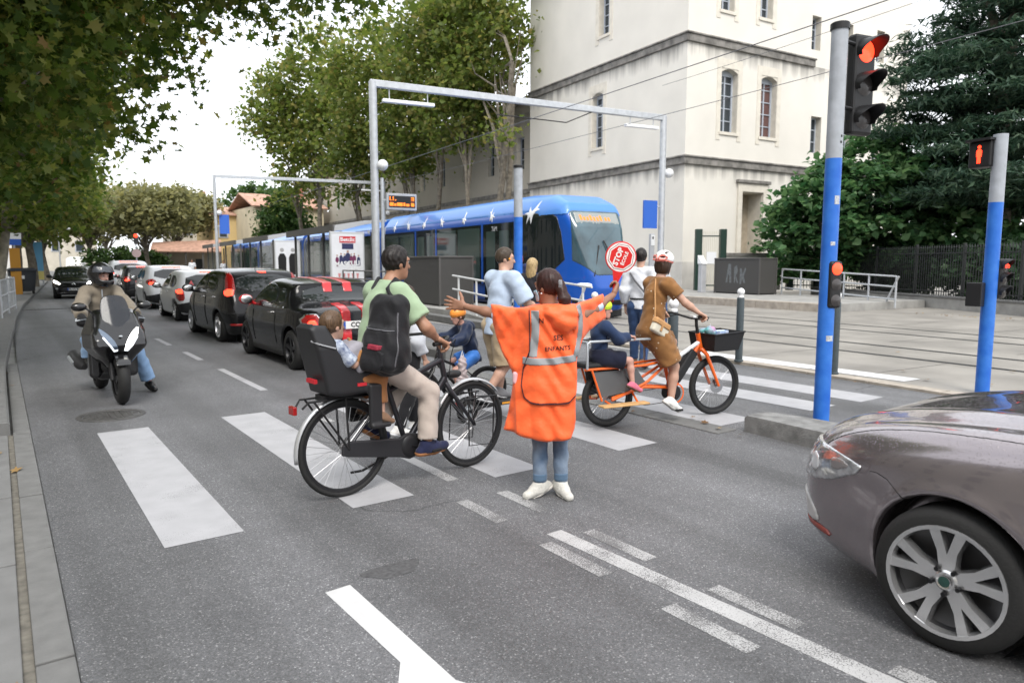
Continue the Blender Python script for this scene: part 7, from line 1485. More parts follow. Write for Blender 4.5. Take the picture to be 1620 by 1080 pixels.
# ---------------------------------------------------------------- orange cargo bike
OA = math.atan2(5.04-5.3,6.46-5.04); O0 = (5.06,5.30,0)
M_OR = mat('frame_orange', (.80,.13,.012), .32, coat=.5); M_SIL = mat('silver_tube', (.42,.45,.48), .4, metal=.5); M_PANEL = mat('skirt_panel', (.10,.105,.11), .55, var=.1); M_WOOD = mat('wood_deck', (.55,.33,.14), .55, var=.2, vscale=14)
b2 = empty('cargo_bicycle', O0, OA, 'orange long-tail cargo bicycle with wooden footboards and front basket', 'bicycle')
bike_wheel(b2, (0,0,.31), .31, .030, 36, disc=True); bike_wheel(b2, (1.42,0,.335), .335, .030, 36, disc=True, steer=-.06)
fr = empty('frame'); fr.parent = b2; BBo = (.82,0,.30)
T('down_tube', [BBo,(1.18,0,.80)], .028, M_OR, fr); T('top_tube', [(.735,0,.60),(1.185,0,.83)], .024, M_WHITE, fr); T('seat_tube', [BBo,(.69,0,.72),(.67,0,.80)], .022, M_OR, fr); T('head_tube', [(1.165,0,.93),(1.215,0,.74)], .027, M_OR, fr)
for s in (-1,1):
    T('stay', [(.80,s*.04,.36),(.40,s*.075,.40),(0,s*.075,.31)], .016, M_OR, fr); T('stay', [(.72,s*.03,.62),(.45,s*.08,.46),(.20,s*.09,.36),(-.02,s*.11,.30)], .016, M_OR, fr)
    T('deck_rail', [(.68,s*.05,.66),(.40,s*.10,.635),(-.34,s*.10,.63)], .014, M_OR, fr); T('upright', [(-.26,s*.10,.63),(-.14,s*.11,.30)], .012, M_OR, fr); T('upright', [(.17,s*.10,.63),(.26,s*.10,.42)], .012, M_OR, fr)
    T('fork_blade', [(1.215,0,.76),(1.24,s*.07,.70),(1.42,s*.075,.335)], [.026,.022,.016], M_OR, b2)
    MB().prism([(-.23,.60),(.15,.60),(.20,.44),(.22,.38),(-.05,.34),(-.17,.33)], s*.085-.004, s*.085+.004, 'Y').build('wheel_skirt', M_PANEL, b2, smooth=False); MB().prism([(.20,.60),(.30,.60),(.42,.44),(.26,.40)], s*.085-.004, s*.085+.004, 'Y').build('wheel_skirt', M_PANEL, b2, smooth=False)
    MB().box2((-.24,s*.25-.055,.265),(.32,s*.25+.055,.285)).build('footboard', M_WOOD, b2, smooth=False, bevel=.006); T('footboard_arm', [(-.08,s*.08,.29),(-.08,s*.25,.26)], .011, M_OR, b2); T('footboard_arm', [(.25,s*.08,.36),(.22,s*.25,.26)], .011, M_OR, b2)
    T('grab_rail', [(-.33,s*.13,.64),(-.33,s*.13,.90),(-.30,s*.13,.915),(.52,s*.13,.915),(.55,s*.13,.89),(.55,s*.13,.66)], .014, M_SIL, b2)
T('grab_rail', [(-.33,-.13,.91),(-.36,0,.91),(-.33,.13,.91)], .014, M_SIL, b2)
isolink('passenger_pad', lambda P: rbox(P, (-.04,0,.665), (.30,.11,.03), .025), (-.4,-.15,.6),(.35,.15,.72), .012, M_BLACK, b2)
MB().box((.985,0,.585),(.20,.045,.055),rot=Matrix.Rotation(R(-52),3,'Y')).build('battery', M_BLACK, b2, smooth=False, bevel=.02)
MB().lathe([(0,-.075),(.07,-.075),(.085,-.06),(.085,.06),(.07,.075),(0,.075)], 24, (BBo[0],0,BBo[2]), 'Y').build('motor', M_BLACK, b2); MB().lathe([(.095,-.082),(.11,-.082),(.11,-.078),(.095,-.078)], 28, (BBo[0],0,BBo[2]), 'Y').build('chain_guard', M_OR, b2)
pedals(b2, BBo, R(-98), .165)
T('chain', [(.82,-.06,.215),(.45,-.06,.20),(.05,-.06,.27)], .004, M_BLACK, b2, 5); T('chain', [(.82,-.06,.385),(.45,-.06,.36),(.0,-.06,.35)], .004, M_BLACK, b2, 5)
isolink('saddle', lambda P: smin(ell(P,(.60,0,.875),(.12,.085,.032)), cap(P,(.64,0,.88),(.80,0,.88),.04,.02), .05), (.4,-.14,.8),(.9,.14,.95), .01, M_BLACK, b2); T('seat_post', [(.67,0,.79),(.635,0,.87)], .014, M_SPOKE, b2)
T('stem', [(1.165,0,.93),(1.145,0,1.02),(1.14,0,1.085)], .018, M_BLACK, b2)
T('handlebar', [(.92,-.31,1.14),(1.01,-.27,1.15),(1.14,-.10,1.09),(1.14,.10,1.09),(1.01,.27,1.15),(.92,.31,1.14)], .012, M_BLACK, b2)
for s in (-1,1): T('grip', [(.91,s*.315,1.138),(.99,s*.28,1.148)], .017, M_RUB, b2); T('brake_lever', [(1.02,s*.25,1.15),(1.08,s*.27,1.12),(1.01,s*.33,1.10)], .006, M_BLACK, b2, 6)
MB().box2((1.15,.06,1.09),(1.19,.13,1.12)).build('display', M_WHITE, b2, smooth=False); MB().sphere((1.26,0,.90),.035).build('headlight', M_SIL, b2)
bk = empty('basket'); bk.parent = b2; V = [(1.24,-.19,.74),(1.60,-.17,.74),(1.60,.17,.74),(1.24,.19,.74),(1.22,-.22,.925),(1.66,-.20,.945),(1.66,.20,.945),(1.22,.22,.925)]
MB().add(V, [(3,2,1,0),(0,1,5,4),(1,2,6,5),(2,3,7,6),(3,0,4,7)]).build('mesh_side', mat('basket_black', (.014,.014,.015), .7), bk, smooth=False).modifiers.new('thick','SOLIDIFY').thickness = .006
T('rim', V[4:]+[V[4]], .009, M_BLACK, bk, 8); T('support', [(1.20,0,.74),(1.62,0,.725)], .012, M_SIL, bk)
bx_ = empty('parcel', O0, OA, 'blue and white carton in the front basket of the orange bike', 'box'); bo = MB().box((1.42,-.06,.90),(.09,.06,.055),rz=.3).build('carton', mat('carton_blue', (.12,.28,.62), .5, var=.5, vscale=16, col2=(.55,.6,.7)), bx_, smooth=False, bevel=.004); MB().box((1.42,-.06,.957),(.085,.012,.002),rz=.3).build('tape', M_WHITE, bx_, smooth=False)
tb = empty('cloth_bag', O0, OA, 'turquoise and pink cloth stuffed in the back of the bike basket', 'bag'); isolink('bundle', lambda P: smin(ell(P,(1.30,-.05,.95),(.06,.06,.06)), ell(P,(1.30,.06,.93),(.05,.06,.05)), .03)+.006*np.sin(P[:,0]*80)*np.sin(P[:,2]*70+P[:,1]*60), (1.2,-.15,.85),(1.4,.15,1.05), .008, mat('turquoise', (.10,.45,.45), .7, var=.5, vscale=9, col2=(.55,.25,.45)), tb, 1); T('drawstring', [(1.28,-.05,.99),(1.29,-.06,1.03),(1.31,-.04,1.0)], .004, M_WHITE, tb, 5)
# woman in the brown dress
M_DRESS = cloth('brown_dress', (.25,.12,.042), var=.12)
def dots(m):
    N = m.node_tree.nodes; L = m.node_tree.links; b = N['Principled BSDF']; src = b.inputs['Base Color'].links[0].from_socket; t = N.new('ShaderNodeTexCoord'); v = N.new('ShaderNodeTexVoronoi'); v.inputs['Scale'].default_value = 15; v.inputs['Randomness'].default_value = .55; L.new(t.outputs['Object'], v.inputs['Vector'])
    r = N.new('ShaderNodeValToRGB'); r.color_ramp.elements[0].position = .10; r.color_ramp.elements[0].color = (1,1,1,1); r.color_ramp.elements[1].position = .13; r.color_ramp.elements[1].color = (0,0,0,1); L.new(v.outputs['Distance'], r.inputs[0])
    a = N.new('ShaderNodeMix'); a.data_type = 'RGBA'; L.new(r.outputs[0], a.inputs[0]); L.new(src, a.inputs[6]); a.inputs[7].default_value = (.62,.55,.45,1); L.new(a.outputs[2], b.inputs['Base Color'])
dots(M_DRESS)
J = dict(pel=(.545,0,1.00), chest=(.585,0,1.345), neck=(.64,0,1.54), head=(.69,0,1.70), shL=(.625,.16,1.475), shR=(.625,-.16,1.475), elL=(.755,.265,1.275), elR=(.765,-.27,1.285), wrL=(.90,.315,1.18), wrR=(.90,-.315,1.185),
    hipL=(.57,.085,.955), hipR=(.57,-.085,.955), knL=(.90,.11,.83), knR=(.765,-.11,.60), anL=(.86,.13,.50), anR=(.715,-.135,.235), toeL=(.99,.135,.46), toeR=(.835,-.14,.145))
J = {a: np.array(b) for a, b in J.items()}
cw = Person('person', 'woman in a dotted brown dress riding the orange cargo bicycle', O0, OA, J, (.98,0,.15), (.93,.30,-.12), SK_FAIR, .93, .90, .010, hands={q: hand_segs(J['wr'+q], (.75,-.1 if q == 'R' else .1,-.4), (-.35,0,-.9), (1 if q == 'R' else -1), .95, (.8,.8,.85,.85), .05, (.8,.45)) for q in 'LR'}, hair=H_BROWN, leg_r=1.05)
S_ = [(J['pel']+(0,0,-.02), lerp(J['pel'],J['chest'],.5), .148, .106, dict(ax=cw.F, sc=1.12)), (lerp(J['pel'],J['chest'],.5), J['chest'], .106, .122, dict(ax=cw.F, sc=1.3)), (lerp(J['shL'],J['shR'],.1), lerp(J['shL'],J['shR'],.9), .058, .058), (J['chest'], lerp(J['chest'],J['neck'],.9), .098, .056, dict(clipb=1))]
for q in 'LR':
    S_.append((J['sh'+q], lerp(J['sh'+q],J['el'+q],.55), .062, .064, dict(clipb=1))); S_.append((J['hip'+q]-(.02,0,.0), lerp(J['hip'+q],J['kn'+q],.80), .108, .104, dict(clipb=1)))
S_.append((lerp(J['hipL'],J['hipR'],.5)+(0,0,-.05), lerp(lerp(J['knL'],J['knR'],.5),J['pel'],.35), .11, .10)); S_.append((J['hipR']+(-.02,-.02,-.02), J['hipR']+(.10,-.06,-.30), .11, .10, dict(clipb=1)))
garment('dress', S_, .010, M_DRESS, cw.o, .05, .012, .004, 50)
cw.shoes(M_SHOEW, mat('white_rubber', (.7,.69,.66), .6)); cw.hair(H_BROWN, 'bob', thick=.014)
def helmet(p, m, m2, vents=True, lo=-.01, sc=1., holes=M_BLACK, nm='helmet'):
    c = np.asarray(p.J['head'], float); M = np.stack([p.hsd,p.hf,p.hu],1).astype(np.float32); hs = p.hs*sc; e = empty(nm); e.parent = p.o
    def f(P):
        q = (P-c.astype(np.float32))@M/hs; d = ell(q, (0,-.008,.040), (.103,.130,.105)); d = smax(d, -ell(q, (0,-.008,.030), (.088,.112,.094)), .008)
        d = smax(d, lo+.02-.25*q[:,1]*0-q[:,2]+.12*np.abs(q[:,1]), .01)
        if vents:
            for sx in (-.055,0,.055): d = smax(d, -rbox(q, (sx,-.01,.14), (.012,.075,.06), .01), .008)
            for sx in (-1,1): d = smax(d, -rbox(q, (sx*.045,-.13,.06), (.022,.06,.02), .01), .006)
        return d*hs
    isolink('shell', f, c-.18, c+.2, .007, m, e, 1)
    def g(P):
        q = (P-c.astype(np.float32))@M/hs; d = ell(q, (0,-.010,.032), (.099,.126,.098)); d = smax(d, -ell(q, (0,-.008,.030), (.084,.108,.092)), .005); d = smax(d, np.abs(q[:,2]-lo-.03)-.022, .006)
        return d*hs
    isolink('rim', g, c-.18, c+.2, .007, m2, e, 1)
    for s in (-1,1): T('strap', [p.hp(s*.082,-.02,.03), p.hp(s*.080,.01,-.05), p.hp(s*.03,.055,-.125)], .004, M_BLACK, e, 5)
    return e
he = helmet(cw, mat('helmet_white', (.74,.74,.72), .4), mat('helmet_coral', (.80,.22,.18), .45))
for s in (-1,1):
    pts = [cw.hp(s*x, y, z) for x,y,z in ((.014,-.136,.032),(.02,-.132,.062),(.07,-.112,.070),(.092,-.080,.050),(.075,-.108,.022),(.03,-.132,.018),(.014,-.136,.032))]; T('vent_frame', pts, .009, MATS['helmet_coral'], he, 6)
sb_ = empty('shoulder_bag', O0, OA, 'cream and tan shoulder bag on the hip of the woman in brown', 'bag')
Rs = np.array(Euler((0,R(28),R(8))).to_matrix()); sbf = lambda P: rbox(P, (.50,-.20,1.03), (.115,.035,.075), .025, Rs)
isolink('pouch', sbf, (.3,-.3,.86),(.72,-.1,1.22), .008, cloth('cream_canvas', (.60,.56,.46)), sb_, 1)
flf = lambda P: smax(rbox(P, (.505,-.205,1.055), (.118,.040,.055), .025, Rs), -(P-np.array([.505,-.205,1.045],np.float32))@Rs[:,2].astype(np.float32), .01)
isolink('flap', flf, (.3,-.3,.88),(.72,-.1,1.24), .008, cloth('tan_flap', (.48,.26,.11)), sb_, 1); MB().box((.49,-.243,1.03),(.012,.005,.03),rot=Matrix(Rs.tolist())).build('buckle', cloth('tan_flap', (.48,.26,.11)), sb_)
T('strap', [(.43,-.20,1.10),(.46,-.165,1.26),(.50,-.10,1.42),(.56,-.03,1.53),(.64,.06,1.555)], .008, cloth('tan_flap', (.48,.26,.11)), sb_, 6)
# girl on the rear deck
J = dict(pel=(-.10,0,.75), chest=(-.115,0,.98), neck=(-.10,0,1.105), head=(-.075,0,1.23), shL=(-.10,.115,1.06), shR=(-.10,-.115,1.06), elL=(.0,.16,.94), elR=(.02,-.165,.93), wrL=(.15,.13,.955), wrR=(.17,-.13,.955),
    hipL=(-.07,.065,.73), hipR=(-.07,-.065,.73), knL=(.16,.14,.71), knR=(.17,-.14,.70), anL=(.17,.17,.46), anR=(.19,-.175,.455), toeL=(.265,.175,.40), toeR=(.29,-.18,.40))
J = {a: np.array(b) for a, b in J.items()}
gl = Person('person', 'little girl in a navy jacket riding on the rear deck of the orange bicycle', O0, OA, J, (1,0,.06), (.86,-.48,.0), SK_PINK, .82, .64, .009, hands={q: hand_segs(J['wr'+q], (.9,0,-.2), (0,0,-1), (1 if q == 'R' else -1), .62, (.8,.8,.8,.8), .05) for q in 'LR'}, hair=H_LIGHT)
shirt(gl, cloth('denim_navy', (.018,.035,.085)), 1.82, -.05, 'jacket', .014, .004, add=.014); garment('skirt', [(J['pel']+(0,0,.06), J['pel'], .098, .115, dict(clipa=1))]+[(J['hip'+q], lerp(J['hip'+q],J['kn'+q],.72), .078, .085, dict(clipb=1)) for q in 'LR'], .009, cloth('navy_skirt', (.010,.012,.028)), gl.o, .06, .01, .005)
gl.shoes(cloth('pink_sandal', (.62,.16,.24)), mat('sandal_sole', (.10,.07,.05), .8)); gl.hair(H_LIGHT, 'bob', thick=.010)
for q in 'LR': w_ = lerp(J['elR' if q == 'R' else 'elL'],J['wr'+q],.84); garment('cuff', [(w_, lerp(w_,J['wr'+q],.5), .036, .037, dict(clipa=1,clipb=1))], .007, M_LBLUE, gl.o)
hy = helmet(gl, mat('helmet_lime', (.62,.85,.05), .4), mat('helmet_lime', (.62,.85,.05), .4), sc=.97); MB().sphere(gl.hp(0,-.10,.17), .036, 14, 10).build('pompom', cloth('pompom', (.75,.75,.73)), hy)
# ---------------------------------------------------------------- boy on a small black bike, riding left
KB = (4.60,6.86,0); KA = R(168)
b3 = empty('child_bicycle', KB, KA, 'small black child bicycle ridden by the boy in the orange helmet', 'bicycle'); M_KB = mat('frame_black', (.012,.012,.012), .35, coat=.3)
bike_wheel(b3, (0,0,.27), .27, .022, 24); bike_wheel(b3, (.90,0,.27), .27, .022, 24)
for nm, pts, r in (('down_tube',[(.38,0,.27),(.68,0,.62)],.02),('top_tube',[(.28,0,.50),(.67,0,.68)],.018),('seat_tube',[(.38,0,.27),(.25,0,.58)],.016),('head_tube',[(.67,0,.72),(.70,0,.58)],.02),('stem',[(.67,0,.72),(.66,0,.80)],.014)): T(nm, pts, r, M_KB, b3)
for s in (-1,1): T('chain_stay', [(.38,s*.02,.27),(0,s*.05,.27)], .010, M_KB, b3); T('seat_stay', [(.29,0,.50),(0,s*.05,.27)], .008, M_KB, b3); T('fork_blade', [(.70,0,.58),(.73,s*.045,.52),(.90,s*.045,.27)], .014, M_KB, b3); T('grip', [(.60,s*.26,.85),(.62,s*.17,.86)], .015, M_RUB, b3)
T('handlebar', [(.60,-.26,.85),(.64,-.12,.86),(.66,0,.80),(.64,.12,.86),(.60,.26,.85)], .011, M_KB, b3); pedals(b3, (.38,0,.27), R(-40), .12, off=.07)
isolink('saddle', lambda P: smin(ell(P,(.20,0,.625),(.10,.07,.028)), cap(P,(.24,0,.63),(.36,0,.63),.035,.018), .05), (.05,-.12,.55),(.45,.12,.7), .01, M_BLACK, b3); T('seat_post', [(.25,0,.57),(.23,0,.62)], .012, M_SPOKE, b3)
J = dict(pel=(.20,0,.71), chest=(.27,0,.96), neck=(.33,0,1.075), head=(.39,0,1.19), shL=(.31,.12,1.04), shR=(.31,-.12,1.04), elL=(.40,.20,.92), elR=(.40,-.20,.92), wrL=(.56,.235,.89), wrR=(.56,-.235,.89),
    hipL=(.22,.07,.68), hipR=(.22,-.07,.68), knL=(.46,.09,.52), knR=(.43,-.09,.61), anL=(.42,.10,.25), anR=(.31,-.10,.40), toeL=(.53,.10,.21), toeR=(.41,-.10,.36))
J = {a: np.array(b) for a, b in J.items()}
by = Person('person', 'boy in an orange helmet and navy hooded jacket on a small black bicycle', KB, KA, J, (.96,0,.2), (.95,.05,-.2), SK_PINK, .84, .68, .010, hands={q: hand_segs(J['wr'+q], (.8,0,-.4), (-.3,0,-.9), (1 if q == 'R' else -1), .66, (.8,.8,.8,.8), .05) for q in 'LR'}, hair=H_LIGHT)
shirt(by, cloth('navy_nylon', (.012,.022,.055), .5), 1.9, -.10, 'jacket', .022, .007, add=.02); garment('hood', [((.24,.05,1.06),(.24,-.05,1.06),.06,.06),((.28,.09,1.08),(.28,-.09,1.08),.045,.045)], .010, MATS['navy_nylon'], by.o, .04, .0, .006)
trousers(by, cloth('blue_shorts', (.05,.20,.62), .5), .78, 'shorts', 1.1, .016, .004, fl=.02); by.shoes(cloth('dark_trainer', (.02,.02,.025)), M_WHITE); by.hair(H_LIGHT, 'short')
for q in 'LR': a = J['an'+q]; garment('sock', [(a+(0,0,.07), a+(0,0,.0), .030, .031, dict(clipa=1))], .007, M_WHITE, by.o)
b3.scale = (.92,)*3; by.o.scale = (.92,)*3
helmet(by, mat('helmet_orange', (.85,.30,.05), .35), mat('helmet_orange', (.85,.30,.05), .35), sc=.97)
# ---------------------------------------------------------------- man on the electric kick scooter
ES = (3.98,6.32,0); sc2 = empty('kick_scooter', ES, R(2), 'black electric kick scooter behind the crossing guard', 'scooter')
for x in (0,1.12):
    w = empty('wheel', (x,0,.125)); w.parent = sc2; MB().lathe([(.075,-.035),(.11,-.036),(.125,-.02),(.127,0),(.125,.02),(.11,.036),(.075,.035)], 28, axis='Y').build('tyre', M_TYRE, w); MB().lathe([(0,-.03),(.03,-.032),(.035,-.022),(.07,-.026),(.076,-.034),(.076,.034),(.07,.026),(.035,.022),(.03,.032),(0,.03)], 24, axis='Y').build('rim', M_SIL, w)
MB().box2((.20,-.09,.15),(.92,.09,.20)).build('deck', M_BLACK, sc2, smooth=False, bevel=.015); arc_guard(sc2, (0,0,.125), .15, R(20), R(150), .045, M_BLACK); T('swing_arm', [(0,-.055,.125),(.24,-.05,.175)], .018, M_BLACK, sc2); T('swing_arm', [(0,.055,.125),(.24,.05,.175)], .018, M_BLACK, sc2)
T('stem', [(.90,0,.19),(1.04,0,.30),(.95,0,1.10)], .025, M_BLACK, sc2); T('fork', [(1.04,0,.30),(1.12,.05,.125)], .018, M_BLACK, sc2); T('fork', [(1.04,0,.30),(1.12,-.05,.125)], .018, M_BLACK, sc2); T('handlebar', [(.93,-.26,1.11),(.95,0,1.12),(.93,.26,1.11)], .014, M_BLACK, sc2)
MB().box2((-.165,-.03,.20),(-.14,.03,.23)).build('rear_light', M_TAIL, sc2, smooth=False); MB().box2((.40,-.094,.165),(.55,-.09,.185)).build('side_reflector', mat('amber', (.7,.3,.03), .4), sc2, smooth=False)
J = dict(pel=(.40,0,1.06), chest=(.46,.0,1.40), neck=(.50,.0,1.585), head=(.53,.02,1.745), shL=(.48,.19,1.53), shR=(.48,-.19,1.53), elL=(.62,.27,1.28), elR=(.60,-.28,1.27), wrL=(.83,.26,1.16), wrR=(.80,-.22,1.20),
    hipL=(.41,.09,1.01), hipR=(.40,-.09,1.01), knL=(.52,.08,.60), knR=(.36,-.11,.58), anL=(.46,.04,.285), anR=(.10,-.13,.30), toeL=(.60,.05,.235), toeR=(.22,-.13,.245))
J = {a: np.array(b) for a, b in J.items()}
J['anR'] = np.array((.20,-.05,.285)); J['knR'] = np.array((.44,-.11,.60)); J['toeR'] = np.array((.33,-.06,.235))
bm2 = Person('person', 'man in a pale blue short-sleeved shirt and beige shorts standing behind the guard', ES, R(2), J, (.98,-.1,.1), (.80,-.55,-.1), SK_FAIR, .94, 1.0, .011, hands={q: hand_segs(J['wr'+q], (.8,0,-.3), (-.3,0,-.9), (1 if q == 'R' else -1), 1., (.8,.8,.8,.8), .05) for q in 'LR'}, hair=H_LIGHT)
shirt(bm2, cloth('sky_blue_shirt', (.44,.53,.66), var=.06), .85, -.13, 'shirt', .020, .004, add=.03, coll=.03); trousers(bm2, cloth('beige_shorts', (.40,.31,.20)), .98, 'shorts', 1.12, .022, .005, fl=.03); bm2.hair(hairmat('hair_ash', (.05,.036,.025)), 'short', thick=.012); bm2.shoes(cloth('grey_trainer', (.2,.2,.21)), M_WHITE)
MB().sphere(bm2.hp(.07,.045,-.0), .012).build('earplug', mat('earplug_orange', (.9,.35,.02), .5), bm2.o)
gb = empty('grocery_bag', (3.86,6.22,.36), 0, 'crumpled pale plastic bag beside the man in shorts', 'bag'); isolink('sack', lambda P: smin(ell(P,(0,0,.12),(.07,.05,.11)), ell(P,(.0,.0,.28),(.045,.04,.10)), .05)+.008*np.sin(P[:,0]*70+2*np.sin(P[:,2]*40))*np.sin(P[:,2]*60), (-.15,-.15,-.05),(.15,.15,.45), .009, mat('plastic_bag', (.34,.28,.28), .3, var=.4, vscale=15), gb, 1); T('handle', [(-.02,0,.36),(0,0,.43),(.02,0,.36)], .005, M_WHITE, gb, 5)
# ================================================================ BYSTANDERS
def walker(label, loc, rz, H, skin, hairm, hk, top, sleeve, bottom, upto, shoe, sole, fwd=(0,1,0), look=(0,1,-.05), stride=.12, arms=(0,0), h=.016, hem=-.08, g=1., bot='trousers', shoes=True, group=None, eyes=True):
    J = stand(H, 0, stride, arms); p = Person('person', label, loc, rz, J, fwd, look, skin, H/1.75, g*H/1.75, h, hair=hairm, hands={q: hand_segs(J['wr'+q], (0,.25,-1), ((1,0,0) if q == 'L' else (-1,0,0)), 1 if q == 'R' else -1, H/1.75, (.35,.4,.45,.5), .08) for q in 'LR'} if h < .017 else None, eyes=eyes, group=group)
    if top: shirt(p, top, sleeve, hem, 'top', .016, .005, add=.016)
    if bottom: trousers(p, bottom, upto, bot, 1.0, .012, .004)
    p.hair(hairm, hk); 
    if shoes: p.shoes(shoe, sole)
    return p
G_ = 'people walking beyond the crossing'
wk = walker('pedestrian in black tracksuit trousers and white trainers hidden behind the cyclist', (3.22,6.22,0), R(-80), 1.48, SK_FAIR, H_BROWN, 'long', cloth('pale_grey_top', (.50,.52,.56)), 1.6, cloth('black_tracksuit', (.012,.012,.014)), 1.9, M_SHOEW, M_WHITE, stride=.20)
for q in 'LR':
    a, b = np.array(wk.J['kn'+q]), np.array(wk.J['an'+q]); T('side_stripe', [lerp(a,b,.1)+(.062*(1 if q == 'R' else -1),0,0), lerp(a,b,.85)+(.05*(1 if q == 'R' else -1),0,0)], .006, M_WHITE, wk.o, 6)
ws = walker('man in a white shirt and blue jeans seen behind the stop paddle', (8.42,8.10,.0), R(-60), 1.93, SK_FAIR, H_DARK, 'short', cloth('white_shirt', (.66,.68,.72)), 1.7, cloth('dark_jeans', (.03,.06,.14)), 1.93, cloth('brown_shoe', (.16,.09,.05)), M_BLACK, stride=.16)
T('belt', [tuple(np.array(ws.J['pel'])+np.array([.15*math.cos(a),.12*math.sin(a),.075])) for a in np.linspace(0,6.3,20)], .016, M_BLACK, ws.o, 6)
T('bag_strap', [(-.20,-.03,1.60),(-.05,-.165,1.42),(.14,-.155,1.20),(.20,-.02,1.10)], .016, cloth('strap_grey', (.12,.12,.13)), ws.o, 6)
walker('blonde woman in a dark top behind the man in the blue shirt', (7.60,9.9,.0), R(-60), 1.78, SK_FAIR, H_BLOND, 'long', cloth('dark_top', (.02,.02,.025)), .9, cloth('dark_jeans', (.03,.06,.14)), 1.9, M_SHOEW, M_WHITE, look=(.2,.9,0))
walker('red-haired person in a dark blue jacket near the tram door', TF(10.4,17.3,.16), R(-45), 1.78, SK_FAIR, H_RED, 'bob', cloth('dark_blue_jacket', (.02,.03,.09)), 1.9, cloth('black_tracksuit', (.012,.012,.014)), 1.9, M_SHOEW, M_WHITE, look=(.1,1,0), h=.018)
walker('person with a pink face waiting left of the cyclist helmet', (13.6,12.4,.03), R(150), 1.74, SK_PINK, H_LIGHT, 'short', cloth('pale_grey_top', (.50,.52,.56)), 1.7, cloth('dark_jeans', (.03,.06,.14)), 1.9, M_SHOEW, M_WHITE, h=.018)
walker('distant pedestrian in a white top with rucksack straps', (13.9,67.2,.1), R(160), 1.9, SK_TAN, H_DARK, 'short', cloth('white_shirt', (.66,.68,.72)), .9, cloth('grey_trousers', (.12,.12,.13)), 1.9, M_SHOEW, M_WHITE, h=.035, shoes=False, eyes=False)
walker('distant pedestrian in white beside the far portal post', (15.4,62.5,.1), R(160), 1.8, SK_TAN, H_DARK, 'short', cloth('white_shirt', (.66,.68,.72)), .9, cloth('grey_trousers', (.12,.12,.13)), 1.9, M_SHOEW, M_WHITE, h=.035, shoes=False, eyes=False)
# ================================================================ MOTOR SCOOTER AND RIDER
MS = (1.05,11.05,0); MA = R(-87)
M_SB = mat('scooter_black', (.008,.008,.009), .18, coat=.7); M_SM = mat('scooter_matt', (.02,.02,.022), .55)
ms = empty('motor_scooter', MS, MA, 'black maxi scooter facing the camera with its headlight on', 'motor scooter')
def mwheel(x, r, w):
    t = empty('wheel', (x,0,r)); t.parent = ms; MB().lathe([(r*.62,-w*.5),(r*.80,-w*.52),(r*.93,-w*.40),(r,-w*.12),(r,w*.12),(r*.93,w*.40),(r*.80,w*.52),(r*.62,w*.5)], 36, axis='Y').build('tyre', M_TYRE, t)
    m_ = MB().lathe([(r*.62,-w*.4),(r*.56,-w*.3),(r*.56,w*.3),(r*.62,w*.4)], 36, axis='Y').lathe([(0,-.05),(.05,-.05),(.05,.05),(0,.05)], 16, axis='Y')
    for k in range(5): a = k*2*math.pi/5; m_.bar((.04*math.cos(a),0,.04*math.sin(a)),(r*.58*math.cos(a),0,r*.58*math.sin(a)),.05,.035,(0,1,0))
    m_.build('rim', M_SM, t); MB().lathe([(.06,.055),(.12,.055),(.12,.06),(.06,.06)], 24, axis='Y').build('brake_disc', M_SPOKE, t)
mwheel(1.42,.30,.125); mwheel(0,.28,.14)
def nosef(P):
    x, y, z = P[:,0], np.abs(P[:,1]), P[:,2]
    pr = PGN(x, z); W = .05+.235*np.clip((z-.42)/.28,0,1)**.8-.10*np.clip((z-.86)/.25,0,1)
    d = smax(pr, y-W-.10*np.clip((1.42-x)/.4,0,1), .07)
    for s in (1,): d = smax(d, -(ell(P*np.array([1,0,1],np.float32)+np.stack([0*x,y,0*x],1), (1.56,.13,.80), (.10,.045,.10))+0*.01), .02) if False else d
    return d
PGN = PolyGrid([(1.30,.42),(1.46,.58),(1.60,.72),(1.575,.80),(1.42,.98),(1.30,1.10),(1.16,1.14),(1.10,1.0),(1.14,.60),(1.22,.40)], .01, .5)
isolink('front_fairing', nosef, (1.0,-.45,.3),(1.75,.45,1.25), .012, M_SB, ms, 1)
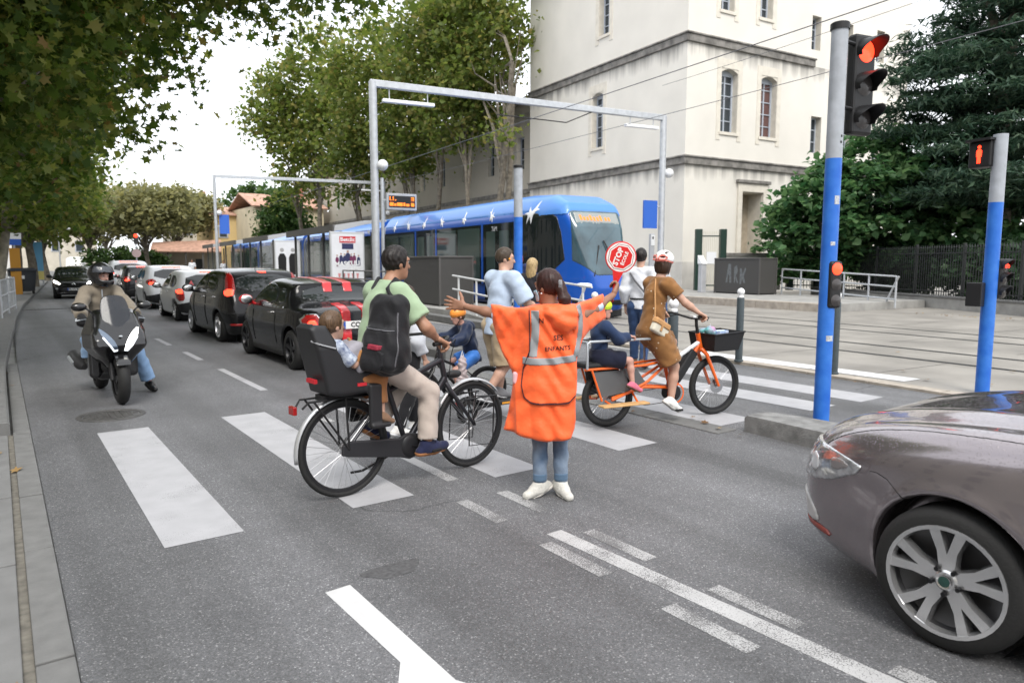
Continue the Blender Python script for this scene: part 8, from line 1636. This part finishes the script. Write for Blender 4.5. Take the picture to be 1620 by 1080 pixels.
for s in (-1,1):
    patch('headlamp', nosef, smooth_poly([(s*.035,.66),(s*.075,.655),(s*.19,.83),(s*.225,.95),(s*.13,.875),(s*.05,.76)],1), 0, (1.25,1.75), .009, M_HLON if s > 0 else mat('headlamp_blue', (.12,.16,.22), .08, spec=.9), ms, .008, .02)
    patch('daylight_strip', nosef, [(s*.035,.655),(s*.075,.65),(s*.19,.825),(s*.175,.835),(s*.07,.675),(s*.035,.68)], 0, (1.25,1.75), .007, mat('strip_white', (.8,.82,.85), .2, emit=(.9,.95,1), es=.6), ms, .012, .02)
    T('fork_leg', [(1.32,s*.085,.62),(1.42,s*.085,.30)], [.030,.026], M_SM, ms); T('fork_leg', [(1.30,s*.09,.66),(1.36,s*.088,.48)], .018, M_SIL, ms)
    isolink('lower_fairing', lambda P: smax(rbox(P, (1.08,s*.20,.52), (.20,.07,.24), .06), -rbox(P,(1.42,0,.30),(.36,.4,.36),.1), .03), (.8,s*.2-.15,.2),(1.35,s*.2+.15,.85), .014, M_SB, ms, 1)
    m_e = empty('mirror'); m_e.parent = ms; T('arm', [(1.14,s*.18,1.03),(1.18,s*.25,1.13),(1.16,s*.29,1.16)], .010, M_BLACK, m_e); isolink('housing', lambda P: ell(P, (1.17,s*.355,1.175), (.05,.085,.052)), (1.05,s*.355-.15,1.08),(1.3,s*.355+.15,1.27), .01, M_SB, m_e, 1)
    T('grip', [(1.02,s*.22,1.02),(.98,s*.345,1.01)], .019, M_RUB, ms); T('lever', [(1.05,s*.22,1.02),(1.06,s*.30,1.015),(1.03,s*.38,1.0)], .008, M_SIL, ms, 6); MB().sphere((.975,s*.36,1.008),.020).build('bar_end', M_SIL, ms)
T('handlebar', [(1.0,-.30,1.015),(1.06,-.15,1.03),(1.06,.15,1.03),(1.0,.30,1.015)], .015, M_BLACK, ms)
def shf(P):
    x, y, z = P[:,0], P[:,1], P[:,2]; d = np.abs(x-(1.46-.62*(z-.92)-1.3*y*y))-.007; return smax(d, poly2(y, z, smooth_poly([(-.11,.90),(.11,.90),(.165,1.04),(.145,1.24),(.09,1.31),(-.09,1.31),(-.145,1.24),(-.165,1.04)],1)), .004)
isolink('windshield', shf, (1.0,-.22,.86),(1.6,.22,1.38), .007, mat('smoke_shield', (.03,.033,.04), .12, spec=.45, alpha=.8), ms, 1)
MB().sphere((1.575,0,.835),(.012,.022,.014)).build('badge', M_SIL, ms)
arcm = isolink('front_mudguard', lambda P: smax(smax(np.abs(np.sqrt((P[:,0]-1.42)**2+(P[:,2]-.30)**2)-.325)-.012+.25*np.abs(P[:,1])**1.6, np.abs(P[:,1])-.085, .02), .40-P[:,2]-.35*(1.42-P[:,0]), .02), (1.0,-.12,.2),(1.85,.12,.75), .010, M_SB, ms, 1)
isolink('body', lambda P: smin(smin(rbox(P, (.10,0,.62), (.42,.17,.17), .11), rbox(P, (.62,0,.36), (.36,.19,.12), .08), .12), rbox(P,(1.0,0,.62),(.10,.16,.28),.08), .10), (-.45,-.3,.15),(1.2,.3,1.0), .016, M_SB, ms, 1)
isolink('seat', lambda P: smin(rbox(P, (.30,0,.79), (.28,.15,.06), .05), rbox(P, (-.12,0,.85), (.22,.14,.06), .05), .08), (-.45,-.25,.65),(.7,.25,1.0), .014, M_BLACK, ms, 1)
ex = empty('exhaust'); ex.parent = ms; T('silencer', [(.30,-.22,.34),(.12,-.24,.36),(-.28,-.26,.44),(-.34,-.26,.455)], [.035,.075,.082,.05], M_SM, ex, 14); T('heat_shield', [(.08,-.305,.37),(-.20,-.325,.43)], .03, M_SIL, ex, 8)
T('side_stand', [(.45,.12,.25),(.40,.20,.06)], .015, M_SM, ms)
# rider
J = dict(pel=(.32,0,.93), chest=(.36,0,1.22), neck=(.42,0,1.385), head=(.46,.01,1.52), shL=(.40,.165,1.33), shR=(.40,-.165,1.33), elL=(.60,.27,1.13), elR=(.60,-.27,1.13), wrL=(.92,.30,1.04), wrR=(.92,-.30,1.04),
    hipL=(.34,.10,.90), hipR=(.34,-.10,.90), knL=(.66,.33,.58), knR=(.78,-.22,.74), anL=(.66,.47,.105), anR=(.72,-.22,.50), toeL=(.81,.50,.045), toeR=(.86,-.23,.47))
J = {a: np.array(b) for a, b in J.items()}
rd = Person('person', 'scooter rider in a beige jacket and black full-face helmet, one foot down', MS, MA, J, (.98,0,.15), (.88,.47,-.03), SK_PINK, 1., .93, .012, hair=H_DARK)
shirt(rd, cloth('beige_jacket', (.20,.17,.13), .7, var=.15), 1.93, -.08, 'jacket', .022, .005, add=.02, coll=.03); trousers(rd, cloth('light_jeans', (.22,.34,.52), var=.2), 1.88, 'jeans', 1.05, .018, .006, fl=.02); rd.shoes(mat('black_leather', (.01,.01,.01), .3), M_BLACK)
garment('collar', [(J['neck']-(.02,0,.055), J['neck']+(.0,0,.0), .085, .075, dict(clipb=1))], .010, M_LBLUE, rd.o); T('zip', [(.52,.0,1.36),(.525,.0,1.20),(.49,0,1.0)], .008, M_SIL, rd.o, 6)
for q in 'LR':
    s = 1 if q == 'L' else -1; hsg = hand_segs(J['wr'+q], (.75,s*.1,-.25), (-.3,0,-.9), -s, 1.22, (.85,.85,.85,.85), .04, (.8,.5)); lo, hi = bounds(hsg, .02)
    isolink('glove', segs_f(hsg+[(J['wr'+q]-(.05,0,-.01), J['wr'+q]+(.02,0,0), .042, .040)], .018, .004), lo-.06, hi+.03, .008, cloth('black_glove', (.012,.012,.013), .5), rd.o, 1)
hm = empty('helmet'); hm.parent = rd.o; c_ = J['head']+np.array([0,0,.01]); Mh = np.stack([rd.hsd,rd.hf,rd.hu],1).astype(np.float32)
def hf(P, off=0.):
    q = (P-c_.astype(np.float32))@Mh; d = smin(ell(q, (0,-.012,.03), (.138,.165,.150)), ell(q, (0,.045,-.080), (.108,.124,.088)), .07)-off; return d, q
def hshell(P):
    d, q = hf(P); d2, _ = hf(P, -.03); d = smax(d, -d2, .01); d = smax(d, -rbox(q, (0,.17,-.002), (.098,.12,.047), .035), .012); return smax(d, -.135-q[:,2], .015)
isolink('shell', hshell, c_-.22, c_+.22, .009, M_SB, hm, 1)
def hvis(P): d, q = hf(P, .012); d2, _ = hf(P, .004); return smax(smax(d, -d2, .003), np.maximum(np.abs(q[:,2]-.088)-.045, .02-q[:,1]), .01)
isolink('visor', hvis, c_-.24, c_+.24, .008, mat('visor_smoke', (.05,.055,.065), .06, spec=.8), hm, 1)
# terrace on the left side of the street (added outside the frame to shade and mirror in the cars)
tr_ = empty('unseen_terrace', (-16,-45,0), 0, 'unseen row of beige town houses added on the left to darken car reflections', 'building')
MB().box2((0,0,0),(6,190,9.5)).build('wall', M_HGREY, tr_, smooth=False); MB().box2((-.3,-.3,9.5),(6.4,190.3,9.8)).build('eaves', M_STONE, tr_, smooth=False)
MB().add([(-.3,-.3,9.8),(6.4,-.3,9.8),(6.4,190.3,9.8),(-.3,190.3,9.8),(3,-.3,12),(3,190.3,12)],[(1,2,5,4),(0,4,5,3),(0,1,4),(2,3,5)]).build('roof', M_ROOF2, tr_, smooth=False)
wm = MB().box2((6.0,-.55,0),(6.05,.55,1.8)).mesh('window')
for k in range(40):
    for z in (1.0,3.9,6.8): link('window', wm, M_GLASS, tr_, (0,4+k*4.5,z))
# ================================================================ fallen leaves, the added unseen terrace
M_LITTER = leaf_mat('dry_leaf', [(0,(.13,.07,.03)),(.6,(.22,.125,.05)),(1,(.36,.25,.10))], .1)
rl = np.random.default_rng(9)
spots = [(-.05,3.3),(.02,6.9),(-.1,7.6),(.05,11.8),(.0,13.2),(5.85,4.5),(5.95,4.75),(5.8,4.2),(6.05,5.0),(6.1,6.3),(9.6,5.1),(10.6,4.6),(11.2,5.2),(10.9,3.9),(12.5,4.2),(10.3,6.2),(5.75,5.6),(13.5,6.4),(-.5,5.2)]
for k in range(40): spots.append((TF(22.6+rl.random()*1.0, 10.5+rl.random()*5)[0], TF(22.6, 9.5+rl.random()*4)[1]))
dl = MB().add([tuple(v) for v in LEAF5[0]*.12], [tuple(f) for f in LEAF5[1]]).mesh('leaf', fix=False)
V = []
lt = empty('fallen_leaves', (0,0,0)); lt['kind'] = 'stuff'
allV, allF = leaves(np.array([(x,y,.03 if x < 9.3 else .055) for x,y in spots]), .075, LEAF5, rl, up=3.0); COL.objects.unlink(lt); bpy.data.objects.remove(lt)
tag(link('fallen_leaves', mesh_np('fallen_leaves', allV, allF, False), M_LITTER), 'dry brown leaves scattered along kerbs and plaza', 'leaves', kind='stuff')
